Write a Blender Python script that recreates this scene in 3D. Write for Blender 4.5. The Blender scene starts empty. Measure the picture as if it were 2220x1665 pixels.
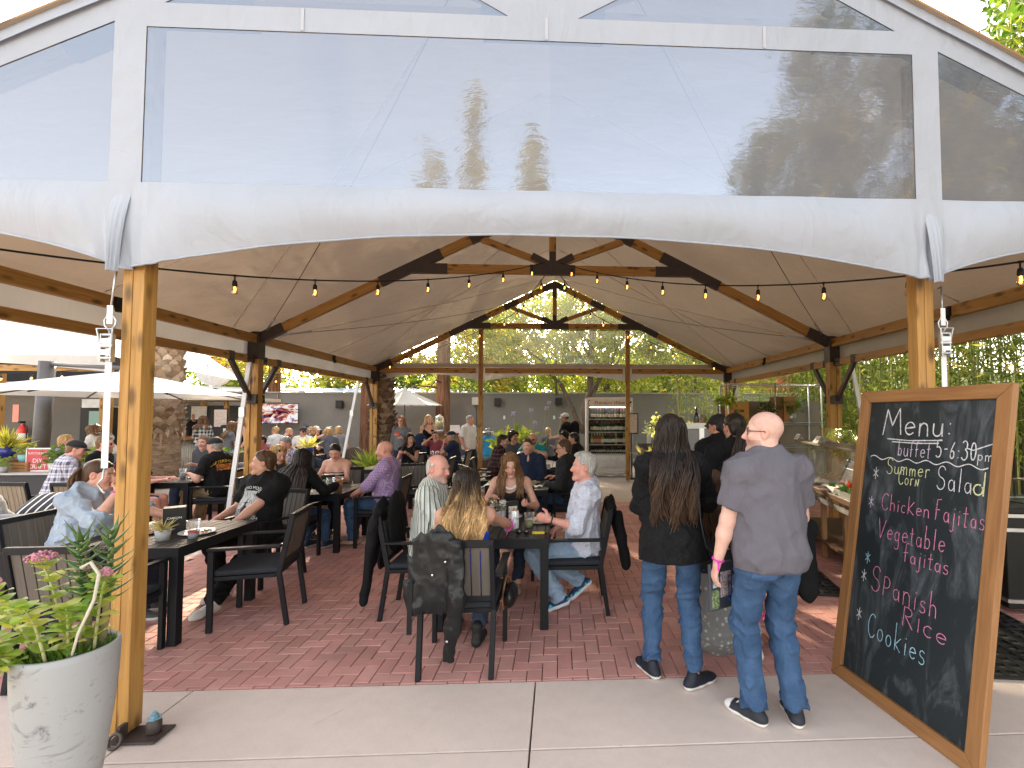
import bpy, bmesh, math, random
import numpy as np
from mathutils import Vector, Matrix
from mathutils.bvhtree import BVHTree
from mathutils.geometry import tessellate_polygon
SC = bpy.context.scene
COL = SC.collection
PI = math.pi
R = math.radians
random.seed(7)
RNG = np.random.default_rng(11)
# ------------------------------------------------------------------ objects
def tag(o, label=None, cat=None, group=None, kind=None):
 if label: o['label'] = label
 if cat: o['category'] = cat
 if group: o['group'] = group
 if kind: o['kind'] = kind
 return o
def empty(name, loc=(0, 0, 0), rz=0.0):
 o = bpy.data.objects.new(name, None)
 o.empty_display_size = 0.1
 COL.objects.link(o)
 o.location = loc
 o.rotation_euler = (0, 0, rz)
 return o
def thing(name, label, cat, loc=(0, 0, 0), rz=0.0, group=None):
 return tag(empty(name, loc, rz), label, cat, group)
def copy_tree(o, parent=None):
 c = o.copy()
 COL.objects.link(c)
 if parent is not None:
  c.parent = parent
 for ch in list(o.children):
  copy_tree(ch, c)
 return c
def mesh_obj(name, verts, faces, mat, parent=None, smooth=False, col=None, gc=None, bevel=0.0, loc=None):
 me = bpy.data.meshes.new(name)
 V = np.asarray(verts, dtype=np.float32)
 if isinstance(faces, np.ndarray):
  n, k = faces.shape
  me.vertices.add(len(V)); me.vertices.foreach_set('co', V.ravel())
  me.loops.add(n * k); me.loops.foreach_set('vertex_index', faces.astype(np.int32).ravel())
  me.polygons.add(n)
  me.polygons.foreach_set('loop_start', np.arange(0, n * k, k, dtype=np.int32))
  me.polygons.foreach_set('loop_total', np.full(n, k, dtype=np.int32))
  me.update(calc_edges=True)
 else:
  me.from_pydata([tuple(map(float, v)) for v in V], [], faces)
  me.update()
 if col is not None:
  a = me.color_attributes.new('Col', 'FLOAT_COLOR', 'POINT')
  c = np.ones((len(V), 4), dtype=np.float32)
  c[:, :3] = np.asarray(col, dtype=np.float32)[:, :3]
  a.data.foreach_set('color', c.ravel())
 if gc is not None:
  a = me.attributes.new('gc', 'FLOAT_VECTOR', 'POINT')
  a.data.foreach_set('vector', np.asarray(gc, dtype=np.float32).ravel())
 if smooth is True:
  me.polygons.foreach_set('use_smooth', np.ones(len(me.polygons), dtype=bool))
 elif smooth is False:
  me.polygons.foreach_set('use_smooth', np.zeros(len(me.polygons), dtype=bool))
 elif isinstance(smooth, (list, np.ndarray)):
  me.polygons.foreach_set('use_smooth', np.asarray(smooth, dtype=bool))
 mats = mat if isinstance(mat, (list, tuple)) else [mat]
 for m in mats:
  if m is not None: me.materials.append(m)
 o = bpy.data.objects.new(name, me)
 COL.objects.link(o)
 if parent is not None: o.parent = parent
 if loc is not None: o.location = loc
 if bevel > 0:
  b = o.modifiers.new('Bevel', 'BEVEL')
  b.width = bevel; b.segments = 2; b.limit_method = 'ANGLE'; b.angle_limit = R(40)
  b.harden_normals = False
 return o
class MB:
 """collects geometry of ONE mesh"""
 def __init__(s):
  s.v = []; s.f = []; s.g = []; s.c = []; s.sm = []; s.mi = []
  s.color = (1, 1, 1)
 def _add(s, vs, fs, gcs=None, smooth=False, col=None, mi=0):
  b = len(s.v)
  s.v += [tuple(v) for v in vs]
  s.g += [tuple(g) for g in (gcs if gcs is not None else vs)]
  s.c += [col or s.color] * len(vs)
  s.f += [[i + b for i in f] for f in fs]
  s.sm += [smooth] * len(fs)
  s.mi += [mi] * len(fs)
 def box(s, c, size, rot=None, col=None, taper=1.0):
  hx, hy, hz = size[0] / 2, size[1] / 2, size[2] / 2
  off = random.random() * 40
  L = [(-hx, -hy, -hz), (hx, -hy, -hz), (hx, hy, -hz), (-hx, hy, -hz)]
  U = [(x * taper, y * taper, hz) for x, y, _ in L]
  pts = [Vector(p) for p in L + [(U[0]), (U[1]), (U[2]), (U[3])]]
  ax = max(range(3), key=lambda i: size[i])
  gcs = []
  for p in pts:
   q = [p[ax], p[(ax + 1) % 3], p[(ax + 2) % 3]]
   gcs.append((q[0] + off, q[1] + off * .37, q[2] + off * .71))
  if rot is not None: pts = [rot @ p for p in pts]
  c = Vector(c)
  s._add([p + c for p in pts], [[3, 2, 1, 0], [4, 5, 6, 7], [0, 1, 5, 4], [1, 2, 6, 5], [2, 3, 7, 6], [3, 0, 4, 7]], gcs, col=col)
  return s
 def beam(s, p0, p1, w, h, up=(0, 0, 1), col=None, ext=0.0):
  p0 = Vector(p0); p1 = Vector(p1)
  d = (p1 - p0); L = d.length; d = d / L
  upv = Vector(up)
  side = d.cross(upv)
  if side.length < 1e-4: side = d.cross(Vector((0, 1, 0)))
  side.normalize(); u = side.cross(d)
  rot = Matrix((d, side, u)).transposed()
  return s.box((p0 + p1) / 2, (L + 2 * ext, w, h), rot, col)
 def tube(s, pts, r, seg=8, caps=True, col=None, smooth=True, squash=None):
  pts = [Vector(p) for p in pts]
  n = len(pts)
  rr = r if isinstance(r, (list, tuple, np.ndarray)) else [r] * n
  cols = col if isinstance(col, list) else None
  vs = []; prev = None
  for i, p in enumerate(pts):
   t = (pts[min(i + 1, n - 1)] - pts[max(i - 1, 0)])
   if t.length < 1e-9: t = Vector((0, 0, 1))
   t.normalize()
   if prev is None:
    a = t.cross(Vector((0, 0, 1)))
    if a.length < 1e-3: a = t.cross(Vector((0, 1, 0)))
   else:
    a = prev - t * prev.dot(t)
    if a.length < 1e-6: a = t.cross(Vector((0, 0, 1)))
   a.normalize(); prev = a
   b = t.cross(a)
   for k in range(seg):
    th = 2 * PI * k / seg
    vs.append(p + (a * math.cos(th) + b * math.sin(th) * (squash or 1)) * rr[i])
  fs = []
  for i in range(n - 1):
   for k in range(seg):
    k2 = (k + 1) % seg
    fs.append([i * seg + k, i * seg + k2, (i + 1) * seg + k2, (i + 1) * seg + k])
  if caps:
   fs.append(list(range(seg))[::-1]); fs.append([(n - 1) * seg + k for k in range(seg)])
  b0 = len(s.v)
  off = random.random() * 30
  acc = 0; gl = []
  for i in range(n):
   if i: acc += (pts[i] - pts[i - 1]).length
   for k in range(seg):
    th = 2 * PI * k / seg
    gl.append((acc + off, math.cos(th) * rr[i], math.sin(th) * rr[i]))
  s._add(vs, fs, gl, smooth, None if cols else col)
  if cols:
   for i in range(n):
    for k in range(seg): s.c[b0 + i * seg + k] = cols[i]
  return s
 def lathe(s, prof, c=(0, 0, 0), seg=24, col=None, smooth=True, axis=None, caps=False):
  c = Vector(c); vs = []; fs = []
  rot = axis
  for (r, z) in prof:
   for k in range(seg):
    th = 2 * PI * k / seg
    p = Vector((r * math.cos(th), r * math.sin(th), z))
    vs.append((rot @ p if rot is not None else p) + c)
  n = len(prof)
  for i in range(n - 1):
   for k in range(seg):
    k2 = (k + 1) % seg
    fs.append([i * seg + k, i * seg + k2, (i + 1) * seg + k2, (i + 1) * seg + k])
  if caps:
   fs.append(list(range(seg))[::-1]); fs.append([(n - 1) * seg + k for k in range(seg)])
  s._add(vs, fs, None, smooth, col)
  return s
 def quad(s, a, b, c, d, col=None):
  s._add([a, b, c, d], [[0, 1, 2, 3]], None, False, col); return s
 def grid(s, fn, nu, nv, smooth=True, col=None):
  vs = []; fs = []
  for j in range(nv + 1):
   for i in range(nu + 1):
    vs.append(fn(i / nu, j / nv))
  for j in range(nv):
   for i in range(nu):
    a = j * (nu + 1) + i
    fs.append([a, a + 1, a + nu + 2, a + nu + 1])
  s._add(vs, fs, None, smooth, col); return s
 def poly(s, outer, holes=(), col=None, fn=lambda p: p):
  rings = [[Vector((p[0], p[1], 0)) for p in outer]] + [[Vector((p[0], p[1], 0)) for p in h] for h in holes]
  tris = tessellate_polygon(rings)
  flat = [p for r in rings for p in r]
  s._add([fn((p.x, p.y)) for p in flat], [list(t) for t in tris], None, False, col); return s
 def ico(s, c, r, sub=1, col=None, squash=(1, 1, 1)):
  bm = bmesh.new(); bmesh.ops.create_icosphere(bm, subdivisions=sub, radius=1)
  vs = [Vector(c) + Vector((v.co.x * r * squash[0], v.co.y * r * squash[1], v.co.z * r * squash[2])) for v in bm.verts]
  fs = [[v.index for v in f.verts] for f in bm.faces]
  bm.free(); s._add(vs, fs, None, True, col); return s
 def build(s, name, mat, parent=None, bevel=0.0, loc=None, smooth=None):
  o = mesh_obj(name, s.v, s.f, mat, parent, smooth=s.sm if smooth is None else smooth, col=s.c, gc=s.g, bevel=bevel, loc=loc)
  return o
# ------------------------------------------------------------------ materials
MATS = {}
def newmat(name):
 m = bpy.data.materials.new(name); m.use_nodes = True
 nt = m.node_tree
 for n in list(nt.nodes): nt.nodes.remove(n)
 return m, nt
class NT:
 def __init__(s, name):
  s.m, s.t = newmat(name)
  s.out = s.t.nodes.new('ShaderNodeOutputMaterial')
 def n(s, typ, **kw):
  nd = s.t.nodes.new(typ)
  for k, v in kw.items():
   if k.startswith('i_'):
    key = k[2:].replace('_', ' ')
    nd.inputs[key].default_value = v
   else: setattr(nd, k, v)
  return nd
 def l(s, a, b): s.t.links.new(a, b)
 def coord(s, which='Object', scale=(1, 1, 1), rot=(0, 0, 0), loc=(0, 0, 0)):
  if which == 'gc':
   a = s.n('ShaderNodeAttribute', attribute_name='gc'); src = a.outputs['Vector']
  else:
   a = s.n('ShaderNodeTexCoord'); src = a.outputs[which]
  mp = s.n('ShaderNodeMapping')
  mp.inputs['Scale'].default_value = scale; mp.inputs['Rotation'].default_value = rot; mp.inputs['Location'].default_value = loc
  s.l(src, mp.inputs['Vector'])
  return mp.outputs['Vector']
 def noise(s, vec, scale=5, detail=4, rough=.55, dist=0):
  nd = s.n('ShaderNodeTexNoise'); nd.inputs['Scale'].default_value = scale
  nd.inputs['Detail'].default_value = detail; nd.inputs['Roughness'].default_value = rough
  nd.inputs['Distortion'].default_value = dist
  if vec is not None: s.l(vec, nd.inputs['Vector'])
  return nd.outputs['Fac']
 def ramp(s, fac, stops):
  r = s.n('ShaderNodeValToRGB'); e = r.color_ramp.elements
  while len(e) < len(stops): e.new(.5)
  for i, (p, c) in enumerate(stops):
   e[i].position = p
   e[i].color = (c, c, c, 1) if isinstance(c, (int, float)) else (c[0], c[1], c[2], 1)
  s.l(fac, r.inputs['Fac']); return r.outputs['Color']
 def mix(s, fac, a, b, mode='MIX'):
  x = s.n('ShaderNodeMix', data_type='RGBA', blend_type=mode)
  for ii, v in ((0, fac), (6, a), (7, b)):
   inp = x.inputs[ii]
   if isinstance(v, (int, float)): inp.default_value = v if ii == 0 else (v, v, v, 1)
   elif isinstance(v, tuple): inp.default_value = (v[0], v[1], v[2], 1)
   else: s.l(v, inp)
  return x.outputs[2]
 def math(s, op, a, b=0.0, c=None):
  x = s.n('ShaderNodeMath', operation=op)
  for i, v in enumerate((a, b) if c is None else (a, b, c)):
   if isinstance(v, (int, float)): x.inputs[i].default_value = v
   else: s.l(v, x.inputs[i])
  return x.outputs[0]
 def sep(s, vec):
  x = s.n('ShaderNodeSeparateXYZ'); s.l(vec, x.inputs[0]); return x.outputs
 def bump(s, h, strength=.3, dist=.01, normal=None):
  b = s.n('ShaderNodeBump'); b.inputs['Strength'].default_value = strength; b.inputs['Distance'].default_value = dist
  s.l(h, b.inputs['Height'])
  if normal is not None: s.l(normal, b.inputs['Normal'])
  return b.outputs['Normal']
 def bsdf(s, col, rough=.6, normal=None, metal=0.0, spec=.5, **kw):
  b = s.n('ShaderNodeBsdfPrincipled')
  if isinstance(col, tuple): b.inputs['Base Color'].default_value = (*col[:3], 1)
  else: s.l(col, b.inputs['Base Color'])
  if isinstance(rough, (int, float)): b.inputs['Roughness'].default_value = rough
  else: s.l(rough, b.inputs['Roughness'])
  b.inputs['Metallic'].default_value = metal
  b.inputs['Specular IOR Level'].default_value = spec
  for k, v in kw.items(): b.inputs[k.replace('_', ' ')].default_value = v
  if normal is not None: s.l(normal, b.inputs['Normal'])
  return b.outputs[0]
 def attr(s, name='Col'):
  return s.n('ShaderNodeAttribute', attribute_name=name).outputs['Color']
 def done(s, sh):
  s.l(sh, s.out.inputs['Surface']); return s.m
def simple(name, col, rough=.5, metal=0.0, bump=0.0, bscale=60, var=.12, spec=.5):
 if name in MATS: return MATS[name]
 t = NT(name)
 v = t.coord('Object')
 nz = t.noise(v, bscale * .15, 5, .6)
 c = t.mix(t.ramp(nz, [(.3, 0), (.7, 1)]), tuple(x * (1 - var) for x in col), tuple(min(1, x * (1 + var)) for x in col))
 nrm = t.bump(t.noise(v, bscale, 3, .6), bump, .004) if bump else None
 rg = t.math('ADD', t.math('MULTIPLY', nz, .25), rough - .12)
 MATS[name] = t.done(t.bsdf(c, rg, nrm, metal, spec))
 return MATS[name]
def vcol(name, rough=.6, bump=.15, bscale=90, spec=.4, mul=.18):
 if name in MATS: return MATS[name]
 t = NT(name); v = t.coord('Object')
 nz = t.noise(v, 14, 5, .6)
 c = t.mix(1.0, t.attr(), t.ramp(nz, [(.25, 1 - mul), (.75, 1 + mul)]), 'MULTIPLY')
 nrm = t.bump(t.noise(v, bscale, 3, .6), bump, .003) if bump else None
 MATS[name] = t.done(t.bsdf(c, rough, nrm, 0, spec))
 return MATS[name]
def wood(name, dark, light, knots=True, gscale=1.0, rough=.45):
 if name in MATS: return MATS[name]
 t = NT(name)
 v = t.coord('gc', (2.2 * gscale, 38 * gscale, 38 * gscale))
 n1 = t.noise(v, 1.0, 6, .6, .6)
 v2 = t.coord('gc', (1, 4, 4)); n2 = t.noise(v2, 1.6, 3, .5)
 c = t.mix(t.ramp(n1, [(.32, 0), (.68, 1)]), dark, light)
 c = t.mix(t.math('MULTIPLY', t.ramp(n2, [(.35, 0), (.65, 1)]), .45), c, tuple(x * .72 for x in light))
 if knots:
  vk = t.coord('gc', (4.2, 11, 11))
  vo = t.n('ShaderNodeTexVoronoi', feature='F1'); t.l(vk, vo.inputs['Vector']); vo.inputs['Scale'].default_value = 1.0
  k = t.ramp(vo.outputs['Distance'], [(.13, 1), (.33, 0)])
  c = t.mix(t.math('MULTIPLY', k, .85), c, tuple(x * .28 for x in dark))
 nrm = t.bump(n1, .12, .004)
 MATS[name] = t.done(t.bsdf(c, t.math('ADD', t.math('MULTIPLY', n1, .25), rough - .1), nrm, 0, .4))
 return MATS[name]
def glass(name, tint=(1, 1, 1), gloss=.12, rough=.02, haze=0.0, hazecol=(.8, .8, .8), bump=None):
 if name in MATS: return MATS[name]
 t = NT(name)
 tr = t.n('ShaderNodeBsdfTransparent'); tr.inputs['Color'].default_value = (*tint, 1)
 gl = t.n('ShaderNodeBsdfGlossy'); gl.inputs['Roughness'].default_value = rough
 gl.inputs['Color'].default_value = (1, 1, 1, 1)
 if bump:
  v = t.coord('Object', bump[2] if len(bump) > 2 else (1, 1, 1))
  t.l(t.bump(t.noise(v, bump[0], 3, .5, .4), bump[1], .02), gl.inputs['Normal'])
 mx = t.n('ShaderNodeMixShader')
 fr = t.n('ShaderNodeLayerWeight'); fr.inputs['Blend'].default_value = .35
 mm = t.math('ADD', t.math('MULTIPLY', fr.outputs['Fresnel'], .5), gloss)
 t.l(mm, mx.inputs[0]); t.l(tr.outputs[0], mx.inputs[1]); t.l(gl.outputs[0], mx.inputs[2])
 o = mx.outputs[0]
 if haze:
  df = t.n('ShaderNodeBsdfTranslucent'); df.inputs['Color'].default_value = (*hazecol, 1)
  d2 = t.n('ShaderNodeBsdfDiffuse'); d2.inputs['Color'].default_value = (*hazecol, 1)
  md = t.n('ShaderNodeMixShader'); t.l(df.outputs[0], md.inputs[1]); t.l(d2.outputs[0], md.inputs[2])
  m2 = t.n('ShaderNodeMixShader'); m2.inputs[0].default_value = haze
  t.l(o, m2.inputs[1]); t.l(md.outputs[0], m2.inputs[2]); o = m2.outputs[0]
 MATS[name] = t.done(o); return MATS[name]
def fabric(name, col, trans=.15, bump=.1, bscale=30, rough=.6, weave=0):
 if name in MATS: return MATS[name]
 t = NT(name); v = t.coord('Object')
 nz = t.noise(v, 1.3, 4, .5)
 c = t.mix(t.ramp(nz, [(.3, 0), (.7, 1)]), tuple(x * .90 for x in col), col)
 st = t.noise(t.coord('Object', (6, 6, .8)), 1.6, 5, .7, .5); c = t.mix(t.math('MULTIPLY', t.ramp(st, [(.56, 0), (.75, 1)]), .22), c, (col[0] * .72, col[1] * .68, col[2] * .60))
 h = t.noise(v, bscale, 4, .6)
 wk = t.bump(t.noise(t.coord('Object', (1.2, 1.2, .6), (.5, .4, .6)), 3.2, 4, .5, 1.6), .22, .10)
 nrm = t.bump(h, bump, .01, wk)
 if weave:
  w = t.n('ShaderNodeTexWave', wave_type='BANDS', bands_direction='Z'); w.inputs['Scale'].default_value = weave; w.inputs['Distortion'].default_value = 1.2
  t.l(v, w.inputs['Vector']); nrm = t.bump(w.outputs['Fac'], .06, .004, nrm)
 a = t.bsdf(c, rough, nrm, 0, .35)
 tl = t.n('ShaderNodeBsdfTranslucent'); t.l(c, tl.inputs['Color'])
 mx = t.n('ShaderNodeMixShader'); mx.inputs[0].default_value = trans
 t.l(a, mx.inputs[1]); t.l(tl.outputs[0], mx.inputs[2])
 MATS[name] = t.done(mx.outputs[0]); return MATS[name]
def leafmat(name, trans=.4, rough=.45, mul=1.0):
 """foliage: colour comes per leaf from the Col attribute"""
 if name in MATS: return MATS[name]
 t = NT(name)
 c = t.attr()
 a = t.bsdf(c, rough, None, 0, .4)
 tl = t.n('ShaderNodeBsdfTranslucent')
 t.l(t.mix(1.0, c, (1.6, 1.7, .7), 'MULTIPLY'), tl.inputs['Color'])
 mx = t.n('ShaderNodeMixShader'); mx.inputs[0].default_value = trans
 t.l(a, mx.inputs[1]); t.l(tl.outputs[0], mx.inputs[2])
 MATS[name] = t.done(mx.outputs[0]); return MATS[name]
def emit(name, col, strength):
 if name in MATS: return MATS[name]
 t = NT(name); e = t.n('ShaderNodeEmission'); e.inputs['Color'].default_value = (*col, 1); e.inputs['Strength'].default_value = strength
 MATS[name] = t.done(e.outputs[0]); return MATS[name]
M_WOOD = wood('tent_timber', (.29, .138, .032), (.50, .27, .07))
M_WOOD2 = wood('board_timber', (.21, .092, .03), (.35, .17, .062), knots=False)
M_STEEL = simple('brown_steel', (.045, .032, .028), .5, 0, .1)
M_BLACK = simple('black_paint', (.009, .0095, .012), .5, 0, .15, 220, spec=.22)
M_BLACKF = simple('black_plastic', (.012, .012, .012), .45, spec=.3)
M_SLAT = wood('composite_slat', (.075, .062, .052), (.125, .105, .088), knots=False, gscale=1.4, rough=.55)
M_SLATT = wood('tan_slat', (.2, .15, .1), (.3, .23, .16), knots=False, gscale=1.4, rough=.55)
M_CUSH = simple('seat_cushion', (.026, .029, .036), .85, 0, .5, 500, spec=.2)
M_METAL = simple('galvanised_metal', (.5, .52, .54), .35, .9, .1)
M_CHROME = simple('stainless_steel', (.6, .6, .6), .4, 1.0)
M_WHITE = simple('white_plastic', (.78, .78, .76), .4)
M_PAPER = simple('paper', (.8, .79, .76), .8)
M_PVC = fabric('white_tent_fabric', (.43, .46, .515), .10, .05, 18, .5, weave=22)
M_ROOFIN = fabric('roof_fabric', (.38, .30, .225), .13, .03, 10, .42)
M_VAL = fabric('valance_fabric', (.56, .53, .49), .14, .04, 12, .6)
M_GLASS = glass('clear_glass', (.97, .98, .98), .03, .01)
M_CUP = glass('clear_plastic', (.93, .95, .95), .05, .06, .10, (.85, .88, .9))
M_SKIN = None
# ------------------------------------------------------------------ implicit surfaces -> meshes
NZT = RNG.random((32, 32, 32)).astype(np.float32)
def vnoise(P):
 """value noise, P (n,3) -> (n,) in -1..1"""
 Q = np.floor(P).astype(np.int64); f = (P - Q).astype(np.float32); f = f * f * (3 - 2 * f)
 x0, y0, z0 = Q[:, 0] & 31, Q[:, 1] & 31, Q[:, 2] & 31
 x1, y1, z1 = (x0 + 1) & 31, (y0 + 1) & 31, (z0 + 1) & 31
 fx, fy, fz = f[:, 0], f[:, 1], f[:, 2]
 a = NZT[x0, y0, z0] * (1 - fx) + NZT[x1, y0, z0] * fx
 b = NZT[x0, y1, z0] * (1 - fx) + NZT[x1, y1, z0] * fx
 c = NZT[x0, y0, z1] * (1 - fx) + NZT[x1, y0, z1] * fx
 d = NZT[x0, y1, z1] * (1 - fx) + NZT[x1, y1, z1] * fx
 e = a * (1 - fy) + b * fy; g = c * (1 - fy) + d * fy
 return (e * (1 - fz) + g * fz) * 2 - 1
def V3(*a): return np.array(a, dtype=float)
def nrm(v):
 v = np.asarray(v, float); return v / (np.linalg.norm(v) + 1e-12)
def cone(a, b, r0, r1, ax=None, sq=1.0, cuts=(), k=None, op='u', tag=''):
 return dict(t='c', a=np.asarray(a, float), b=np.asarray(b, float), r0=r0, r1=r1, ax=None if ax is None else nrm(ax), sq=sq, cuts=list(cuts), k=k, op=op, tag=tag)
def ell(c, rad, Rm=None, cuts=(), k=None, op='u', tag=''):
 return dict(t='e', c=np.asarray(c, float), rad=np.asarray(rad, float), R=np.eye(3) if Rm is None else Rm, cuts=list(cuts), k=k, op=op, tag=tag)
def prim_box(p, m):
 if p['t'] == 'c':
  r = max(p['r0'], p['r1']) * max(1, p['sq']) + m
  return np.minimum(p['a'], p['b']) - r, np.maximum(p['a'], p['b']) + r
 r = p['rad'].max() + m
 return p['c'] - r, p['c'] + r
def prim_eval(p, P, infl=0.0):
 if p['t'] == 'c':
  ba = p['b'] - p['a']; L2 = ba @ ba + 1e-12
  pa = P - p['a']; t = np.clip(pa @ ba / L2, 0, 1)
  d = pa - t[:, None] * ba
  rr = p['r0'] + (p['r1'] - p['r0']) * t
  if p['ax'] is not None and p['sq'] != 1.0:
   c = d @ p['ax']; d = d + np.outer(c * (1 / p['sq'] - 1), p['ax'])
   dist = (np.sqrt((d * d).sum(1)) - rr) * (.5 + .5 * min(p['sq'], 1.0))
  else:
   dist = np.sqrt((d * d).sum(1)) - rr
 else:
  q = (P - p['c']) @ p['R'].T if p['R'].shape == (3, 3) else P - p['c']
  k0 = np.sqrt(((q / p['rad']) ** 2).sum(1)); k1 = np.sqrt(((q / p['rad'] ** 2) ** 2).sum(1)) + 1e-9
  dist = k0 * (k0 - 1) / k1
 dist = dist - infl
 for (pt, n) in p['cuts']:
  dist = np.maximum(dist, (P - np.asarray(pt)) @ nrm(n))
 return dist
def sdf_mesh(prims, h, k=.03, infl=0.0, post=None, cuts=(), pad=.02):
 """mesh of the smooth union of prims: (verts, quads)"""
 lo = np.full(3, 1e9); hi = -lo
 for p in prims:
  if p['op'] != 'u': continue
  a, b = prim_box(p, infl + pad); lo = np.minimum(lo, a); hi = np.maximum(hi, b)
 lo -= 2 * h; hi += 2 * h
 n = np.ceil((hi - lo) / h).astype(int) + 1
 F = np.full(tuple(n), .2, dtype=np.float32)
 for p in prims:
  kk = p['k'] if p['k'] is not None else k
  a, b = prim_box(p, infl + kk + 3 * h)
  i0 = np.clip(np.floor((a - lo) / h).astype(int), 0, n - 1); i1 = np.clip(np.ceil((b - lo) / h).astype(int) + 1, 0, n)
  if (i1 <= i0).any(): continue
  g = [lo[j] + h * np.arange(i0[j], i1[j]) for j in range(3)]
  X = np.stack(np.meshgrid(*g, indexing='ij'), -1).reshape(-1, 3)
  d = prim_eval(p, X, infl if p['op'] == 'u' else 0).astype(np.float32).reshape(tuple(i1 - i0))
  sl = tuple(slice(i0[j], i1[j]) for j in range(3))
  S = F[sl]
  if p['op'] == 'u':
   hh = np.maximum(kk - np.abs(S - d), 0) / max(kk, 1e-6); F[sl] = np.minimum(S, d) - hh * hh * kk * .25
  else:
   hh = np.maximum(kk - np.abs(S + d), 0) / max(kk, 1e-6); F[sl] = np.maximum(S, -d) + hh * hh * kk * .25
 if post is not None or cuts:
  near = np.abs(F) < .08
  idx = np.argwhere(near); X = lo + h * idx
  v = F[near]
  if post is not None: v = v + post(X).astype(np.float32)
  for (pt, nn) in cuts: v = np.maximum(v, ((X - np.asarray(pt)) @ nrm(nn)).astype(np.float32))
  F[near] = v
  if cuts:
   ins = F <= -.08
   if ins.any():
    idx = np.argwhere(ins); X = lo + h * idx; v = F[ins]
    for (pt, nn) in cuts: v = np.maximum(v, ((X - np.asarray(pt)) @ nrm(nn)).astype(np.float32))
    F[ins] = v
 return snets(F, lo, h)
def snets(F, o, h):
 s = F < 0
 cs = [(i, j, k) for i in (0, 1) for j in (0, 1) for k in (0, 1)]
 nx, ny, nz = F.shape
 def sub(A, c): return A[c[0]:nx - 1 + c[0], c[1]:ny - 1 + c[1], c[2]:nz - 1 + c[2]]
 cnt = sum(sub(s, c).astype(np.int8) for c in cs)
 act = (cnt > 0) & (cnt < 8)
 idx = np.argwhere(act); N = len(idx)
 if N == 0: return np.zeros((0, 3)), np.zeros((0, 4), int)
 acc = np.zeros((N, 3)); num = np.zeros(N)
 vals = {c: F[idx[:, 0] + c[0], idx[:, 1] + c[1], idx[:, 2] + c[2]].astype(float) for c in cs}
 for c in cs:
  for ax in range(3):
   if c[ax]: continue
   d = list(c); d[ax] = 1; d = tuple(d)
   a, b = vals[c], vals[d]
   m = (a < 0) != (b < 0)
   t = np.where(m, a / np.where(m, a - b, 1), 0)
   pos = np.tile(np.array(c, float), (N, 1)); pos[:, ax] += t
   acc += np.where(m[:, None], pos, 0); num += m
 verts = o + h * (idx + acc / num[:, None])
 vid = np.full(act.shape, -1, np.int64); vid[act] = np.arange(N)
 quads = []
 for ax in range(3):
  a1, a2 = (ax + 1) % 3, (ax + 2) % 3
  S0 = np.moveaxis(s, (ax, a1, a2), (0, 1, 2)); Vd = np.moveaxis(vid, (ax, a1, a2), (0, 1, 2))
  A = S0[:-1, 1:-1, 1:-1]; B = S0[1:, 1:-1, 1:-1]
  for flip, m in ((False, A & ~B), (True, ~A & B)):
   e = np.argwhere(m)
   if len(e) == 0: continue
   i, j, k = e[:, 0], e[:, 1] + 1, e[:, 2] + 1
   q = np.stack([Vd[i, j - 1, k - 1], Vd[i, j, k - 1], Vd[i, j, k], Vd[i, j - 1, k]], 1)
   if flip: q = q[:, ::-1]
   quads.append(q)
 Q = np.concatenate(quads) if quads else np.zeros((0, 4), int)
 Q = Q[(Q >= 0).all(1)]
 return verts, Q
# ------------------------------------------------------------------ ground
def concrete_mat(name, col, dark):
 t = NT(name); v = t.coord('Object')
 a = t.noise(v, 1.1, 6, .65); b = t.noise(v, 9, 5, .7); f = t.noise(v, 260, 2, .5)
 c = t.mix(t.ramp(a, [(.3, 0), (.72, 1)]), dark, col)
 c = t.mix(t.math('MULTIPLY', t.ramp(b, [(.42, 0), (.75, 1)]), .35), c, tuple(x * .7 for x in col))
 c = t.mix(t.math('MULTIPLY', t.ramp(f, [(.40, 1), (.5, 0)]), .25), c, tuple(x * .5 for x in col))
 vo = t.n('ShaderNodeTexVoronoi'); vo.inputs['Scale'].default_value = 2.3; t.l(v, vo.inputs['Vector'])
 c = t.mix(t.math('MULTIPLY', t.ramp(vo.outputs['Distance'], [(.022, 1), (.042, 0)]), .8), c, tuple(x * .3 for x in col))
 cr = t.n('ShaderNodeTexVoronoi', feature='DISTANCE_TO_EDGE'); cr.inputs['Scale'].default_value = .55; t.l(t.mix(.10, v, t.n('ShaderNodeTexNoise').outputs['Color']), cr.inputs['Vector']); c = t.mix(t.math('MULTIPLY', t.ramp(cr.outputs['Distance'], [(.0015, 1), (.004, 0)]), t.ramp(a, [(.55, 0), (.62, .5)])), c, tuple(x * .35 for x in col))
 nrm_ = t.bump(f, .35, .003)
 return t.done(t.bsdf(c, .8, nrm_, 0, .3))
M_CONC = concrete_mat('concrete', (.66, .555, .485), (.55, .455, .395))
M_CONC2 = concrete_mat('patio_concrete', (.50, .42, .35), (.42, .35, .29))
def brick_mat():
 t = NT('brick'); v = t.coord('Object')
 n1 = t.noise(v, 3, 5, .6); n2 = t.noise(v, 70, 4, .7)
 c = t.mix(1.0, t.attr(), t.ramp(n1, [(.25, .82), (.75, 1.18)]), 'MULTIPLY')
 c = t.mix(t.math('MULTIPLY', t.ramp(n2, [(.55, 0), (.72, 1)]), .5), c, (.36, .22, .2))
 c = t.mix(t.math('MULTIPLY', t.ramp(n2, [(.28, 1), (.40, 0)]), .5), c, (.07, .03, .027))
 return t.done(t.bsdf(c, .78, t.bump(n2, .3, .004), 0, .3))
M_BRICK = brick_mat()
M_SAND = simple('joint_sand', (.17, .10, .085), .95, 0, .3, 200)
M_DIRT = simple('bare_dirt', (.16, .12, .085), .95, 0, .4, 40)
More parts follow.
